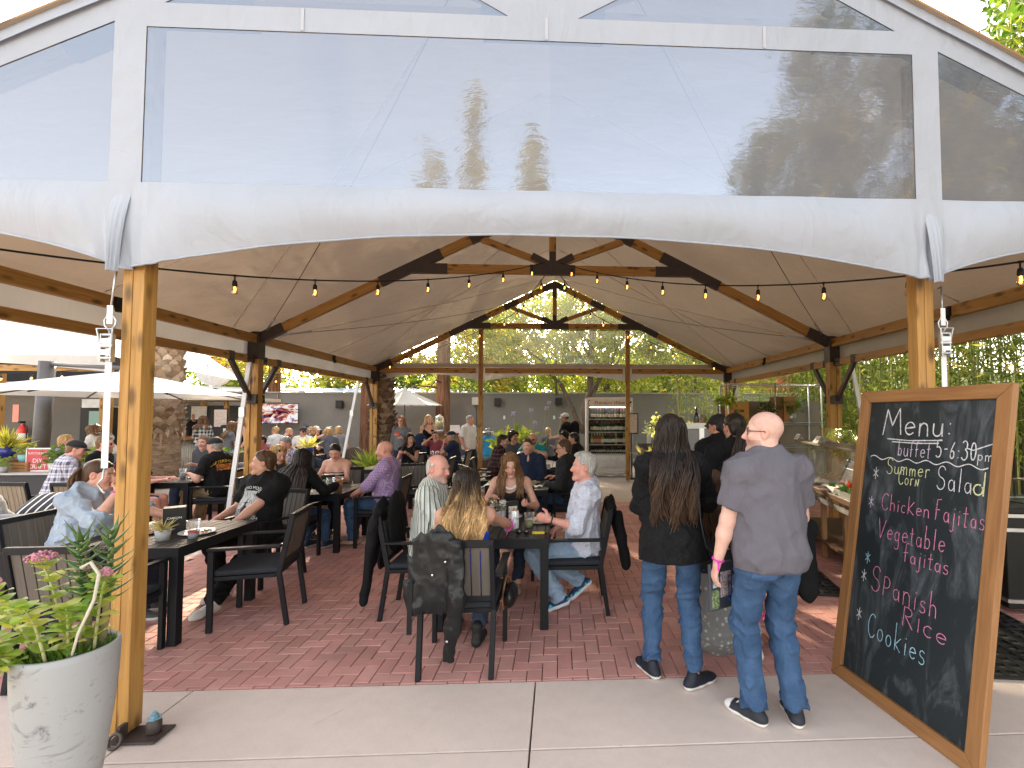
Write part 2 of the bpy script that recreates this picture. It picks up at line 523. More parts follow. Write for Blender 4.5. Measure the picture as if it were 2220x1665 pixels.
g = MB(); g.quad((-250, -120, -.06), (250, -120, -.06), (250, 400, -.06), (-250, 400, -.06))
tag(g.build('ground', M_DIRT), kind='structure')
def slabs(name, xs, ys, mat, z=0.0, gap=.006, skip=None, th=.05):
 m = MB()
 for i in range(len(xs) - 1):
  for j in range(len(ys) - 1):
   if skip and skip(xs[i], ys[j]): continue
   w = xs[i + 1] - xs[i] - gap; d = ys[j + 1] - ys[j] - gap
   m.box(((xs[i] + xs[i + 1]) / 2, (ys[j] + ys[j + 1]) / 2, z - th / 2 + random.uniform(-.0015, 0)), (w, d, th))
 return tag(m.build(name, mat, bevel=.004), kind='structure')
slabs('pavement', [-9.2, -6.8, -4.5, -2.25, -.14, 1.97, 4.1, 6.3, 8.5], [-3.0, -1.6, -.3, 1.1, 2.53, 3.165], M_CONC, gap=.009)
YB = 9.5
slabs('patio_concrete', [-16, -13.5, -11, -8.6, -6.2, -3.8, -1.6, .6, 2.8, 5.0, 7.4], [YB, 11.3, 13.2, 15.1, 17.0, 19.0], M_CONC2, gap=.008)
slabs('side_concrete', [-9.2, -7.2, -5.2, -4.35], [3.165, 4.6, 6.0, 7.4], M_CONC, gap=.008)
s_ = MB(); s_.quad((-9.4, -3.2, -.045), (9, -3.2, -.045), (9, 19.2, -.045), (-9.4, 19.2, -.045)); tag(s_.build('joint_sand', M_SAND), kind='structure')
def herringbone(x0, x1, y0, y1, u=.1, gap=.005, inside=None):
 V = []; F = []; C = []
 def brick(ax, ay, bx, by):
  ax = max(ax, x0); bx = min(bx, x1); ay = max(ay, y0); by = min(by, y1)
  if bx - ax < .02 or by - ay < .02: return
  if inside and not inside((ax + bx) / 2, (ay + by) / 2): return
  g2 = gap / 2; ax += g2; bx -= g2; ay += g2; by -= g2
  dz = random.gauss(0, .0006); tx = random.gauss(0, .0008); ty = random.gauss(0, .0008); e = .004
  b = len(V); cx, cy = (ax + bx) / 2, (ay + by) / 2
  zz = lambda x, y: dz + tx * (x - cx) / .1 + ty * (y - cy) / .1
  for (x, y) in ((ax, ay), (bx, ay), (bx, by), (ax, by)): V.append((x, y, -.04))
  for (x, y) in ((ax, ay), (bx, ay), (bx, by), (ax, by)): V.append((x, y, zz(x, y) - .003))
  for (x, y) in ((ax + e, ay + e), (bx - e, ay + e), (bx - e, by - e), (ax + e, by - e)): V.append((x, y, zz(x, y)))
  for i in range(4):
   j = (i + 1) % 4
   F.append((b + i, b + j, b + 4 + j, b + 4 + i)); F.append((b + 4 + i, b + 4 + j, b + 8 + j, b + 8 + i))
  F.append((b + 8, b + 9, b + 10, b + 11))
  q = random.random(); s = random.gauss(1, .055)
  c = (.47 * s, (.225 + .025 * q) * s, (.195 + .02 * q) * s)
  C.extend([c] * 12)
 i0, i1 = int(x0 / u) - 2, int(x1 / u) + 2; j0, j1 = int(y0 / u) - 2, int(y1 / u) + 2
 for i in range(i0, i1):
  for j in range(j0, j1):
   k = (i - j) % 4
   if k == 0: brick(i * u, j * u, (i + 2) * u, (j + 1) * u)
   elif k == 3: brick(i * u, j * u, (i + 1) * u, (j + 2) * u)
 return np.array(V), np.array(F), C
bv, bf, bc = herringbone(-9.2, 6.2, 3.17, YB - .003, inside=lambda x, y: not (x < -4.36 and y < 7.4))
tag(mesh_obj('brick_paving', bv, bf, M_BRICK, col=bc), kind='structure')
# ------------------------------------------------------------------ the timber framed tent
XC = -.09; YF = 2.76; BAY = 4.843; HW = 4.56; IW = 2.27; EZ = 2.97; CZ = 4.01; AZ = 5.25
YM = YF + BAY; YR = YF + 2 * BAY
def roofz(dx): return AZ - .5 * abs(dx)
tent = thing('marquee_tent', 'large white fabric marquee on timber posts and trusses sheltering the dining tables', 'tent', (0, 0, 0))
def part(name, mb, mat, par=tent, bevel=0.0, smooth=None):
 return mb.build(name, mat, par, bevel=bevel, smooth=smooth)
def post(x, y, top, w=.10, comp=False):
 m = MB()
 if comp:
  m.box((x - .055, y, top / 2), (.07, .13, top)); m.box((x + .055, y, top / 2), (.07, .13, top))
  m.box((x, y, top / 2), (.039, .10, top - .02))
 else:
  m.box((x - .026, y, top / 2 + .012), (.05, w, top - .024)); m.box((x + .03, y + .002, top / 2 + .012), (.058, w * 1.02, top - .024))
 p = part('post', m, M_WOOD, bevel=.004)
 return p
PL = XC - IW + .04; PR = XC + IW - .02
YPR = 2.95; PR = 2.31
front_posts = [post(PL, YF, 4.0, .09), post(PR, YPR, 4.0, .09)]
for sx in (-1, 1):
 post(XC + sx * HW, YF, EZ, comp=True); post(XC + sx * HW, YM, EZ - .08, comp=True); post(XC + sx * HW, YR, EZ - .08, comp=True)
 post(XC + sx * IW * .835 , YR, CZ - .05, .09)
for px, py_ in ((PL, YF), (PR, YPR)):
 m = MB(); m.box((px + .12, py_ - .03, .010), (.24, .15, .010)); m.box((px + .05, py_ - .065, .05), (.02, .05, .07))
 m.lathe([(.034, .018), (.034, .07), (.028, .078), (.028, .085)], (px + .175, py_ - .02, 0), 14, caps=True)
 bp = part('base_plate', m, M_STEEL, bevel=.002)
 b = MB(); b.lathe([(.034, .086), (.034, .092), (.018, .093), (.018, .108), (.011, .110), (.011, .128)], (px + .175, py_ - .02, 0), 6, caps=True, smooth=False)
 b.build('anchor_bolt', simple('zinc_bolt', (.25, .42, .52), .4, .8), bp)
 rg = MB(); rg.tube([(px + .06 + .032 * math.cos(a), py_ - .12 + .014 * math.sin(a), .036 + .03 * math.sin(a)) for a in np.linspace(0, 2 * PI, 17)], .008, 8, caps=False)
 rg.build('shackle', M_STEEL, bp)
def truss(y, fabric_only=False):
 w, h = .075, .14
 rm = .12
 for sx in (-1, 1):
  a = (XC + sx * (HW - .05), y, roofz(HW - .05) - rm); b = (XC + sx * .05, y, roofz(.05) - rm)
  m = MB(); m.beam(a, b, w, h); part('rafter', m, M_WOOD, bevel=.004)
 m = MB(); m.beam((XC - IW + .15, y, CZ), (XC + IW - .15, y, CZ), w, h); part('collar_beam', m, M_WOOD, bevel=.004)
 m = MB(); m.beam((XC, y, CZ + .07), (XC, y, AZ - .2), w, .11, up=(1, 0, 0)); part('king_post', m, M_WOOD, bevel=.004)
 for sx in (-1, 1):
  m = MB(); m.beam((XC + sx * .1, y, CZ + .1), (XC + sx * 1.12, y, roofz(1.12) - .2), w * .98, .1); part('strut', m, M_WOOD, bevel=.004)
 t2 = w + .012
 for sx in (-1, 1):
  for (a, b) in (((IW + .42, roofz(IW + .42) - rm), (IW - .52, roofz(IW - .52) - rm)), ((IW - .05, CZ), (IW - .62, CZ)),
                       ((HW - .02, roofz(HW - .02) - rm), (HW - .42, roofz(HW - .42) - rm)), ((1.3, roofz(1.3) - rm), (.95, roofz(.95) - rm))):
   m = MB(); m.beam((XC + sx * a[0], y, a[1]), (XC + sx * b[0], y, b[1]), t2 + (.004 if a[1] == b[1] else 0), .152); part('bracket', m, M_STEEL, bevel=.003)
 m = MB()
 m.beam((XC - .36, y, CZ), (XC + .36, y, CZ), t2 + .002, .155)
 m.box((XC, y, CZ + .14), (.1, t2 + .006, .3))
 for sx in (-1, 1):
  m.beam((XC + sx * .06, y, CZ + .08), (XC + sx * .33, y, CZ + .08 + .27 * .52), t2 - .002, .115)
  m.beam((XC + sx * .32, y, roofz(.32) - rm), (XC - sx * .02, y, roofz(-.02) - rm), t2 + .003 * sx, .15)
 part('bracket', m, M_STEEL, bevel=.003)
 m = MB(); m.box((XC, y, AZ - .33), (.115, t2 + .008, .3)); part('bracket', m, M_STEEL, bevel=.003)
for y in (YF + .02, YM, YR): truss(y)
for sx in (-1, 1):
 x = XC + sx * HW
 for (ya, yb) in ((YF + .08, YM - .08), (YM + .08, YR - .08)):
  m = MB(); m.beam((x - sx * .03, ya, EZ - .10), (x - sx * .03, yb, EZ - .10), .075, .13); part('eave_beam', m, M_WOOD, bevel=.004)
  m = MB(); m.beam((x, ya, 2.555), (x, yb, 2.555), .07, .105); part('side_beam', m, M_WOOD, bevel=.004)
  m = MB(); yc = (ya + yb) / 2; m.box((x - sx * .085, yc, EZ - .10), (.04, .07, .11)); m.box((x - sx * .1, yc, EZ - .17), (.05, .05, .06)); part('clamp', m, M_BLACKF, bevel=.004)
  m = MB()
  yy0, yy1 = ya - .03, yb + .03
  m.grid(lambda u, v, x=x, sx=sx, a=yy0, b=yy1: (x + sx * (.062 + .012 * math.sin(u * 19 + v * 3) * (1 - v) + .02 * math.sin(PI * u)), a + (b - a) * u, 2.53 + v * .44), 40, 6)
  part('side_valance', m, M_VAL, smooth=True)
 for yp in (YM, YR):
  m = MB(); m.box((x, yp, EZ - .2), (.2, .165, .42)); part('bracket', m, M_STEEL, bevel=.003)
  for sy in (-1, 1):
   if yp == YR and sy == 1: continue
   m = MB(); m.beam((x, yp + sy * .08, 1.93), (x, yp + sy * .56, 2.51), .05, .07); 
   m.box((x, yp + sy * .085, 1.95), (.19, .06, .14)); m.box((x, yp + sy * .58, 2.56), (.085, .1, .12)); m.box((x, yp + sy * .16, 2.555), (.085, .16, .12))
   br = part('brace', m, M_STEEL, bevel=.003)
   bo = MB()
   for zz in (1.92, 1.98): bo.lathe([(.012, 0), (.012, .012), (.006, .016)], (x - sx * .095, yp + sy * .085, zz), 6, axis=Matrix.Rotation(-sx * PI / 2, 3, 'Y'), caps=True)
   for q in (.12, .2): bo.lathe([(.012, 0), (.012, .012), (.006, .016)], (x - sx * .042, yp + sy * q, 2.555), 6, axis=Matrix.Rotation(-sx * PI / 2, 3, 'Y'), caps=True)
   bo.build('bolt', M_BLACKF, br)
posx = [XC - HW, XC - IW * .835, XC + IW * .835, XC + HW]
for i in range(3):
 m = MB(); m.beam((posx[i] + .12, YR, EZ - .12), (posx[i + 1] - .12, YR, EZ - .12), .075, .13); part('rear_beam', m, M_WOOD, bevel=.004)
 m = MB(); a, b = posx[i], posx[i + 1]
 m.grid(lambda u, v, a=a, b=b: (a + (b - a) * u, YR + .06, (2.56 + .20 * math.sin(PI * u) ** .8) * (1 - v) + EZ * v), 30, 4); part('rear_valance', m, M_VAL, smooth=True)
for sx in (-1, 1):
 m = MB()
 def rf(u, v, sx=sx):
  y = YF - .10 + (2 * BAY + .2) * u; d = v * (HW + .1)
  q = (u * 2) % 1.0
  sag = .05 * math.sin(PI * q) * math.sin(PI * min(1, v * 1.02)) + .006 * math.sin(u * 55) * math.sin(v * 9)
  return (XC + sx * d, y, roofz(d) - sag + .012)
 m.grid(rf, 64, 28)
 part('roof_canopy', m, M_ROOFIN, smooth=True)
seam = MB()
for sx in (-1, 1):
 for (u0, v0, u1, v1) in ((.25, .02, .25, .98), (.75, .02, .75, .98), (.05, .98, .45, .05), (.55, .98, .95, .05), (.45, .98, .05, .05), (.95, .98, .55, .05)):
  pts = []
  for t in np.linspace(0, 1, 24):
   u, v = u0 + (u1 - u0) * t, v0 + (v1 - v0) * t
   q = (u * 2) % 1.0
   sag = .05 * math.sin(PI * q) * math.sin(PI * min(1, v * 1.02)) + .006 * math.sin(u * 55) * math.sin(v * 9)
   d = v * (HW + .1); pts.append((XC + sx * d, YF - .10 + (2 * BAY + .2) * u, roofz(d) - sag + .006))
  seam.tube(pts, .007, 4)
part('roof_seam', seam, simple('seam_tape', (.66, .58, .48), .5))
for sx in (-1, 1):
 for (ya, yb) in ((YM, YR), (YM, YF)):
  p0 = Vector((XC + sx * (HW - .2), ya + (.1 if yb > ya else -.1), EZ - .02)); p1 = Vector((XC + sx * .25, yb, AZ - .45))
  m = MB(); n = 14
  m.tube([p0.lerp(p1, t) - Vector((0, 0, .14 * math.sin(PI * t))) for t in np.linspace(0, 1, n)], .0045, 5)
  cb = part('tension_cable', m, M_STEEL)
  tb = MB(); q0, q1 = p0.lerp(p1, .02), p0.lerp(p1, .09)
  tb.tube([q0 - Vector((0, 0, .01)), q1 - Vector((0, 0, .035))], .016, 6); tb.build('turnbuckle', M_METAL, cb)
  m = MB(); p2 = Vector((XC + sx * (HW - .12), ya, EZ + .02)); m.tube([p2 + Vector((-sx * .05 * i, 0, .012 * i + (.01 if i % 2 else -.01))) for i in range(5)], .012, 6); m.build('chain', M_METAL, cb)
YG = YF - .065
def fabP(p): return (XC + p[0], YG, p[1])
off = .19
def rl(dx): return roofz(dx) - off
wb, wt = 2.97, 3.855
big = [(-2.19, wb), (2.20, wb), (2.20, wt), (-2.19, wt)]
sideL = [(-4.3, wb), (-2.36, wb), (-2.36, rl(2.36)), (-4.3, rl(4.3) + .05)]
sideR = [(2.36, wb), (4.3, wb), (4.3, rl(4.3) + .05), (2.36, rl(2.36))]
ub = 3.995
tl = [(-2.1, ub), (-.20, ub), (-1.12, 4.505)]
trr = [(.20, ub), (2.1, ub), (1.12, 4.505)]
il = [(-.07, 4.1), (-.07, rl(.07) - .02), (-.95, rl(.95) - .01)]
ir = [(.07, 4.1), (.95, rl(.95) - .01), (.07, rl(.07) - .02)]
outer = [(-HW - .12, wb - .003), (HW + .12, wb - .003), (HW + .12, roofz(HW + .12) + .02), (0, AZ + .03), (-HW - .12, roofz(HW + .12) + .02)]
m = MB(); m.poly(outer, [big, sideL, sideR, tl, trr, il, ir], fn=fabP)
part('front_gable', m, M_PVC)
hm = MB()
for xs in (-1.35, .02, 1.3):
 hm.box((XC + xs, YG - .003, 2.84), (.018, .002, .24))
 hm.box((XC + xs, YG - .003, 3.925), (.018, .002, .13))
part('fabric_seam', hm, fabric('pvc_hem', (.5, .51, .54), .05, .03, 20, .5))
def vinyl():
 t = NT('clear_vinyl')
 v = t.coord('Object', (1, 1, 2.6))
 tr = t.n('ShaderNodeBsdfTransparent'); tr.inputs['Color'].default_value = (.50, .52, .56, 1)
 gl = t.n('ShaderNodeBsdfGlossy'); gl.inputs['Roughness'].default_value = .055; gl.inputs['Color'].default_value = (.78, .88, 1, 1)
 n1 = t.noise(v, 1.1, 2, .5); n2 = t.noise(v, 7.5, 3, .55, .5)
 b1 = t.bump(n1, .022, .12); t.l(t.bump(n2, .07, .010, b1), gl.inputs['Normal'])
 mx = t.n('ShaderNodeMixShader'); mx.inputs[0].default_value = .23
 t.l(tr.outputs[0], mx.inputs[1]); t.l(gl.outputs[0], mx.inputs[2])
 df = t.n('ShaderNodeBsdfDiffuse'); df.inputs['Color'].default_value = (.42, .48, .58, 1)
 m2 = t.n('ShaderNodeMixShader'); m2.inputs[0].default_value = .22
 t.l(mx.outputs[0], m2.inputs[1]); t.l(df.outputs[0], m2.inputs[2])
 return t.done(m2.outputs[0])
M_VINYL = vinyl()
for w in (big, sideL, sideR, tl, trr, il, ir):
 m = MB(); m.poly(w, fn=lambda p: (XC + p[0], YG + .004, p[1])); part('vinyl_window', m, M_VINYL)
def val_bottom(dx):
 a = abs(dx)
 if a < IW: return 2.49 + .225 * (1 - (a / IW) ** 2.3)
 q = (a - IW) / (HW - IW); return 2.49 + .23 * math.sin(PI * min(1, q)) ** .75
def vf(u, v):
 dx = -HW - .1 + (2 * HW + .2) * u
 zb = val_bottom(dx); z = zb + (wb - zb) * v
 near = min(abs(abs(dx) - IW), .5)
 fold = .028 * math.exp(-(near / .10) ** 2) * math.sin(dx * 95) * (1 - v) + .009 * math.exp(-(near / .3) ** 2) * math.sin(dx * 50 + v * 6) * (1 - v)
 belly = -.05 * math.sin(PI * min(1, max(0, (1 - v)))) * (1 - math.exp(-(near / .2) ** 2))
 return (XC + dx, YG - .009 + fold + belly + .004 * math.sin(dx * 9 + z * 14), z)
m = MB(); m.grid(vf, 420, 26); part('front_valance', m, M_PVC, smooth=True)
m = MB()
m.tube([tuple(Vector(vf(u, 0)) + Vector((0, -.002, 0))) for u in np.linspace(0, 1, 400)], .007, 6)
part('valance_hem', m, M_PVC)
for px in (XC - IW - .02, XC + IW + .02):
 m = MB()
 def gf(u, v, px=px):
  w = (.055 - .03 * (1 - v)) * (2 * u - 1)
  return (px + w, YG - (.035 + .025 * math.cos((2 * u - 1) * 1.5)) * (1 - .9 * v ** 3) + .01 * math.sin(u * 26) * (1 - v), 2.47 + .43 * v)
 m.grid(gf, 18, 10); part('valance_fold', m, M_PVC, smooth=True)
for sx in (-1, 1):
 m = MB(); m.grid(lambda u, v, sx=sx: (XC + sx * (HW + .12) * u, YG - .008 - .012 * v + .003 * math.sin(u * 30), roofz((HW + .12) * u) + .05 - .11 * v), 40, 3); part('roof_flap', m, M_PVC, smooth=True)
 m = MB(); m.beam((XC, YG - .005, AZ + .04), (XC + sx * (HW + .15), YG - .005, roofz(HW + .15) + .04), .03, .012); part('edge_rail', m, M_WOOD)
M_RVIN = glass('rear_vinyl', (.97, .98, .95), .03, .05, .10, (.85, .87, .8), bump=(2.2, .12))
rz = lambda dx: roofz(dx) - .2
for w in ([(-4.3, EZ + .06), (-1.93, EZ + .06), (-1.93, rz(1.93))], [(1.93, EZ + .06), (4.3, EZ + .06), (1.93, rz(1.93))],
          [(-1.86, EZ + .06), (1.86, EZ + .06), (1.86, CZ - .1), (-1.86, CZ - .1)], [(-1.9, CZ + .08), (1.9, CZ + .08), (0, rz(0))]):
 m = MB(); m.poly(w, fn=lambda p: (XC + p[0], YR + .075, p[1])); part('rear_window', m, M_RVIN)
m = MB(); m.box((XC, YR + .066, EZ + .02), (2 * HW, .006, .09)); part('rear_hem', m, M_VAL)
def strap(px, py_, label, top, bot, zr, open_):
 t = thing('ratchet_strap', label, 'strap', (px, py_ - .075, 0))
 m = MB(); m.box((0, 0, (zr - .06 + bot) / 2), (.034, .003, zr - .06 - bot)); m.box((0, -.004, (zr + top) / 2 + .08), (.03, .003, top - zr - .30)); m.build('webbing', simple('white_webbing', (.72, .72, .72), .8, 0, .3, 300), t)
 m = MB()
 m.box((-.026, -.01, zr), (.006, .03, .15)); m.box((.026, -.01, zr), (.006, .03, .15))
 m.tube([(-.034, -.012, zr + .01), (.034, -.012, zr + .01)], .014, 10); m.tube([(-.03, -.016, zr + .07), (.03, -.016, zr + .07)], .008, 8); m.tube([(-.034, -.02, zr - .055), (.034, -.02, zr - .055)], .008, 8)
 m.box((0, -.02, zr + .035), (.05, .006, .03)); m.box((0, -.024, zr - .025), (.046, .006, .03))
 m.tube([(-.03, -.02, zr + .02), (-.04, -.03, zr + .1), (.04, -.03, zr + .1), (.03, -.02, zr + .02)], .006, 6)
 m.build('ratchet', M_METAL, t, bevel=.002)
 m = MB(); zz = top - .02
 m.tube([(0, 0, zz - .09), (.026, 0, zz - .06), (.03, 0, zz - .03), (0, 0, zz + .02), (-.03, 0, zz - .03), (-.026, 0, zz - .06), (0, 0, zz - .09)], .005, 6)
 m.tube([(0, 0, zz + .02), (.006, .01, zz + .2), (.0, .03, 2.5)], .005, 6); m.tube([(0, 0, zz - .09), (0, -.004, zz - .16)], .006, 6)
 m.build('hook', M_METAL, t)
 if open_:
  m = MB(); m.tube([(0, 0, bot), (0, -.006, bot - .03), (.012, -.02, bot - .05), (-.014, -.02, bot - .08), (.004, -.01, bot - .12), (.018, -.012, bot - .13)], .005, 6); m.build('lower_hook', M_METAL, t)
 return t
strap(PL - .082, YF, 'white ratchet strap with grey buckle hanging along the left front tent post', 2.26, 1.42, 2.06, True)
strap(PR + .09, YPR, 'white ratchet strap with open metal buckle beside the right front tent post', 2.33, 1.0, 2.14, False)
# ------------------------------------------------------------------ string lights
M_BULB = emit('warm_filament', (1.0, .50, .12), 9.0)
M_BULBG = glass('bulb_glass', (1.0, .78, .45), .06, .02)
def string_lights(label, pts, n, drop=.16, bulb=.034, lit=True, seg=7):
 """cord through pts, n bulbs hanging from it"""
 t = thing('string_lights', label, 'string lights', tuple(pts[0]), 0, 'string lights strung under the tents')
 P0 = Vector(pts[0]); P = [Vector(p) - P0 for p in pts]
 m = MB(); m.tube(P, .0075, 6); m.build('cord', M_BLACKF, t)
 cum = [0]
 for i in range(1, len(P)): cum.append(cum[-1] + (P[i] - P[i - 1]).length)
 for k in range(n):
  s = cum[-1] * (k + .5) / n
  i = max(j for j in range(len(P)) if cum[j] <= s + 1e-9); i = min(i, len(P) - 2)
  q = P[i].lerp(P[i + 1], (s - cum[i]) / (cum[i + 1] - cum[i]))
  so = MB(); sc = drop / .16
  so.tube([(0, 0, .006 * sc), (0, 0, -.055 * sc)], .006 * sc, 5); so.lathe([(.010 * sc, -.04 * sc), (.017 * sc, -.05 * sc), (.020 * sc, -.085 * sc), (.017 * sc, -.09 * sc)], (0, 0, 0), 10, caps=True)
  so.box((0, 0, 0), (.022 * sc, .016 * sc, .016 * sc))
  so = so.build('socket', M_BLACKF, t, loc=q)
  b = MB(); b.lathe([(.013 * sc, -.09 * sc), (.02 * sc, -.105 * sc), (.027 * sc, -.125 * sc), (.025 * sc, -.145 * sc), (.014 * sc, -.158 * sc), (.001, -.162 * sc)], (0, 0, 0), 12)
  bo = b.build('bulb', M_BULBG, so)
  f = MB(); f.tube([(0, 0, -.095 * sc), (.004 * sc, 0, -.115 * sc), (-.003 * sc, 0, -.14 * sc)], .0085 * sc, 6); 
  fo = f.build('filament', M_BULB, so)
 return t
def sagline(a, b, sag, n=24):
 a, b = Vector(a), Vector(b)
 return [a.lerp(b, t) - Vector((0, 0, sag * 4 * t * (1 - t))) for t in np.linspace(0, 1, n)]
string_lights('black cord of warm bulbs running from left front post to middle truss', sagline((-3.68, 2.78, 2.70), (XC - .12, YM - .2, CZ + .06), .28), 9)
string_lights('black cord of warm bulbs running from right front post to middle truss', sagline((3.25, 2.75, 2.70), (XC + .12, YM - .2, CZ + .06), .28), 9)
string_lights('cord of small bulbs following the left rear rafter', sagline((XC - .1, YM + .1, CZ - .02), (XC - .9, YM + 2.9, 3.9), .03, 6)[:-1] + sagline((XC - .9, YM + 2.9, 3.9), (XC - HW + .15, YR - .1, 2.98), .12), 10)
string_lights('cord of small bulbs following the right rear rafter', sagline((XC + .1, YM + .1, CZ - .02), (XC + .9, YM + 2.9, 3.9), .03, 6)[:-1] + sagline((XC + .9, YM + 2.9, 3.9), (XC + HW - .15, YR - .1, 2.98), .12), 10)
# ------------------------------------------------------------------ writing
def text_mesh(body, size=.1, shear=0.0, align='CENTER', extrude=0.0, space=1.0):
 cu = bpy.data.curves.new('lettering', 'FONT'); cu.body = body; cu.size = size; cu.shear = shear
 cu.align_x = align; cu.align_y = 'CENTER'; cu.extrude = extrude; cu.space_character = space; cu.resolution_u = 3
 o = bpy.data.objects.new('lettering', cu); COL.objects.link(o)
 bpy.context.view_layer.update()
 me = bpy.data.meshes.new_from_object(o.evaluated_get(bpy.context.evaluated_depsgraph_get()))
 V = np.array([tuple(v.co) for v in me.vertices]).reshape(-1, 3); F = [list(p.vertices) for p in me.polygons]
 bpy.data.objects.remove(o); bpy.data.curves.remove(cu); bpy.data.meshes.remove(me)
 return V, F
def text_on(name, body, mat, parent, org, right, up, size=.1, shear=0.0, align='CENTER', space=1.0):
 V, F = text_mesh(body, size, shear, align, 0, space)
 r, u, o = Vector(right).normalized(), Vector(up).normalized(), Vector(org)
 return mesh_obj(name, [o + r * v[0] + u * v[1] for v in V], F, mat, parent)
def arc(cx, cy, rx, ry, a0, a1, n=12): return [(cx + rx * math.cos(R(a)), cy + ry * math.sin(R(a))) for a in np.linspace(a0, a1, n)]
GL = {
 'M': (.75, [[(0, 0), (.12, .98), (.36, .35), (.6, 1.0), (.72, .02)]]), 'e': (.42, [[(.04, .26), (.36, .30)] + arc(.21, .26, .17, .22, 10, 320)]),
 'n': (.42, [[(.05, .48), (.06, 0)], [(.06, .3)] + arc(.2, .3, .14, .18, 170, 0, 8) + [(.36, 0)]]), 'u': (.42, [[(.04, .48), (.04, .2)] + arc(.19, .2, .15, .19, 180, 350, 8) + [(.35, .48)], [(.35, .48), (.37, 0)]]),
 ':': (.2, [[(.08, .08), (.10, .12)], [(.09, .42), (.11, .46)]]), 'b': (.42, [[(.05, 1), (.05, 0)], [(.05, .3)] + arc(.19, .24, .15, .22, 140, -170, 12)]),
 'f': (.36, [arc(.24, .82, .12, .16, 50, 180, 7) + [(.12, 0)], [(0, .45), (.28, .5)]]), 't': (.34, [[(.15, .85), (.14, .0), (.26, .02)], [(0, .55), (.3, .58)]]),
 '5': (.46, [[(.4, .92), (.1, .9), (.07, .52)] + arc(.2, .3, .2, .27, 110, -140, 12)]), '-': (.34, [[(.04, .48), (.28, .5)]]),
 '6': (.44, [[(.34, .95), (.12, .55)] + arc(.2, .24, .15, .22, 160, -190, 14)]), '3': (.46, [arc(.18, .72, .17, .22, 150, -80, 9) + arc(.18, .25, .21, .26, 80, -150, 11)]),
 '0': (.44, [arc(.2, .45, .17, .45, 90, 450, 18)]), 'p': (.4, [[(.05, .48), (.04, -.35)], [(.05, .3)] + arc(.18, .26, .14, .2, 140, -170, 12)]),
 'm': (.56, [[(.04, .46), (.05, 0)], [(.05, .3)] + arc(.15, .3, .10, .16, 170, 0, 6) + [(.26, 0)], [(.26, .3)] + arc(.37, .3, .10, .16, 170, 0, 6) + [(.48, 0)]]),
 'S': (.52, [arc(.25, .74, .2, .24, 20, 250, 11) + arc(.23, .24, .22, .25, 80, -160, 12)]), 'r': (.34, [[(.05, .46), (.06, 0)], [(.06, .28)] + arc(.2, .3, .14, .16, 170, 50, 6)]),
 'C': (.52, [arc(.28, .48, .26, .5, 50, 320, 16)]), 'o': (.42, [arc(.19, .24, .16, .23, 80, 440, 14)]), 'N': (.46, [[(.04, 0), (.06, .52), (.32, .02), (.36, .55)]]),
 'a': (.42, [arc(.18, .24, .15, .22, 60, 400, 12), [(.33, .45), (.36, .0)]]), 'l': (.22, [[(.1, 1.0), (.09, 0)]]), 'd': (.42, [arc(.17, .24, .14, .22, 60, 400, 12), [(.34, 1.0), (.33, 0)]]),
 'h': (.42, [[(.05, 1), (.05, 0)], [(.05, .28)] + arc(.19, .3, .14, .18, 170, 0, 8) + [(.34, 0)]]), 'i': (.2, [[(.09, .46), (.09, 0)], [(.09, .62), (.11, .66)]]),
 'c': (.38, [arc(.2, .24, .16, .23, 50, 310, 12)]), 'k': (.42, [[(.05, 1), (.05, 0)], [(.34, .5), (.07, .22), (.36, 0)]]), 'K': (.46, [[(.05, 1), (.05, 0)], [(.40, .72), (.07, .3), (.42, 0)]]),
 'F': (.5, [[(.1, 0), (.14, .95), (.42, 1.0)], [(.04, .48), (.36, .5)]]), 'j': (.24, [[(.14, .46), (.13, -.2)] + arc(.03, -.2, .10, .14, 0, -150, 7), [(.15, .62), (.17, .66)]]),
 's': (.36, [arc(.17, .36, .12, .11, 30, 250, 8) + arc(.15, .13, .14, .12, 80, -150, 9)]), 'V': (.6, [[(0, 1), (.22, 0), (.56, .95)]]), 'g': (.42, [arc(.18, .24, .15, .21, 60, 400, 12), [(.33, .44), (.34, -.2)] + arc(.2, -.22, .14, .14, 0, -160, 7)]),
 'P': (.46, [[(.06, 0), (.08, .72)] + arc(.18, .52, .2, .22, 110, -120, 10)]), 'R': (.52, [[(.06, 0), (.08, .95)] + arc(.2, .74, .2, .22, 110, -110, 10) + [(.46, 0)]]),
 'I': (.2, [[(.1, .7), (.1, 0)]]), '*': (.4, [[(.2, .8), (.2, 0)], [(0, .62), (.4, .18)], [(.02, .18), (.38, .64)]]), '~': (0, []), ' ': (.25, []),
}
def chalk(body, x, y, size, slope=0.0, wmul=1.0, jit=.02):
 """strokes of a hand written line as 2-D polylines, rising or falling by slope"""
 out = []; cx = 0
 rnd = random.Random(body)
 for ch in body:
  w, st = GL[ch]
  sc = 1 + rnd.uniform(-.08, .08); dy = rnd.uniform(-jit, jit)
  for s in st:
   out.append([(x + (cx + px * sc * wmul) * size, y + (py * sc + dy) * size + slope * (cx + px * wmul) * size) for px, py in s])
  cx += (w * wmul * sc + .10)
 return out
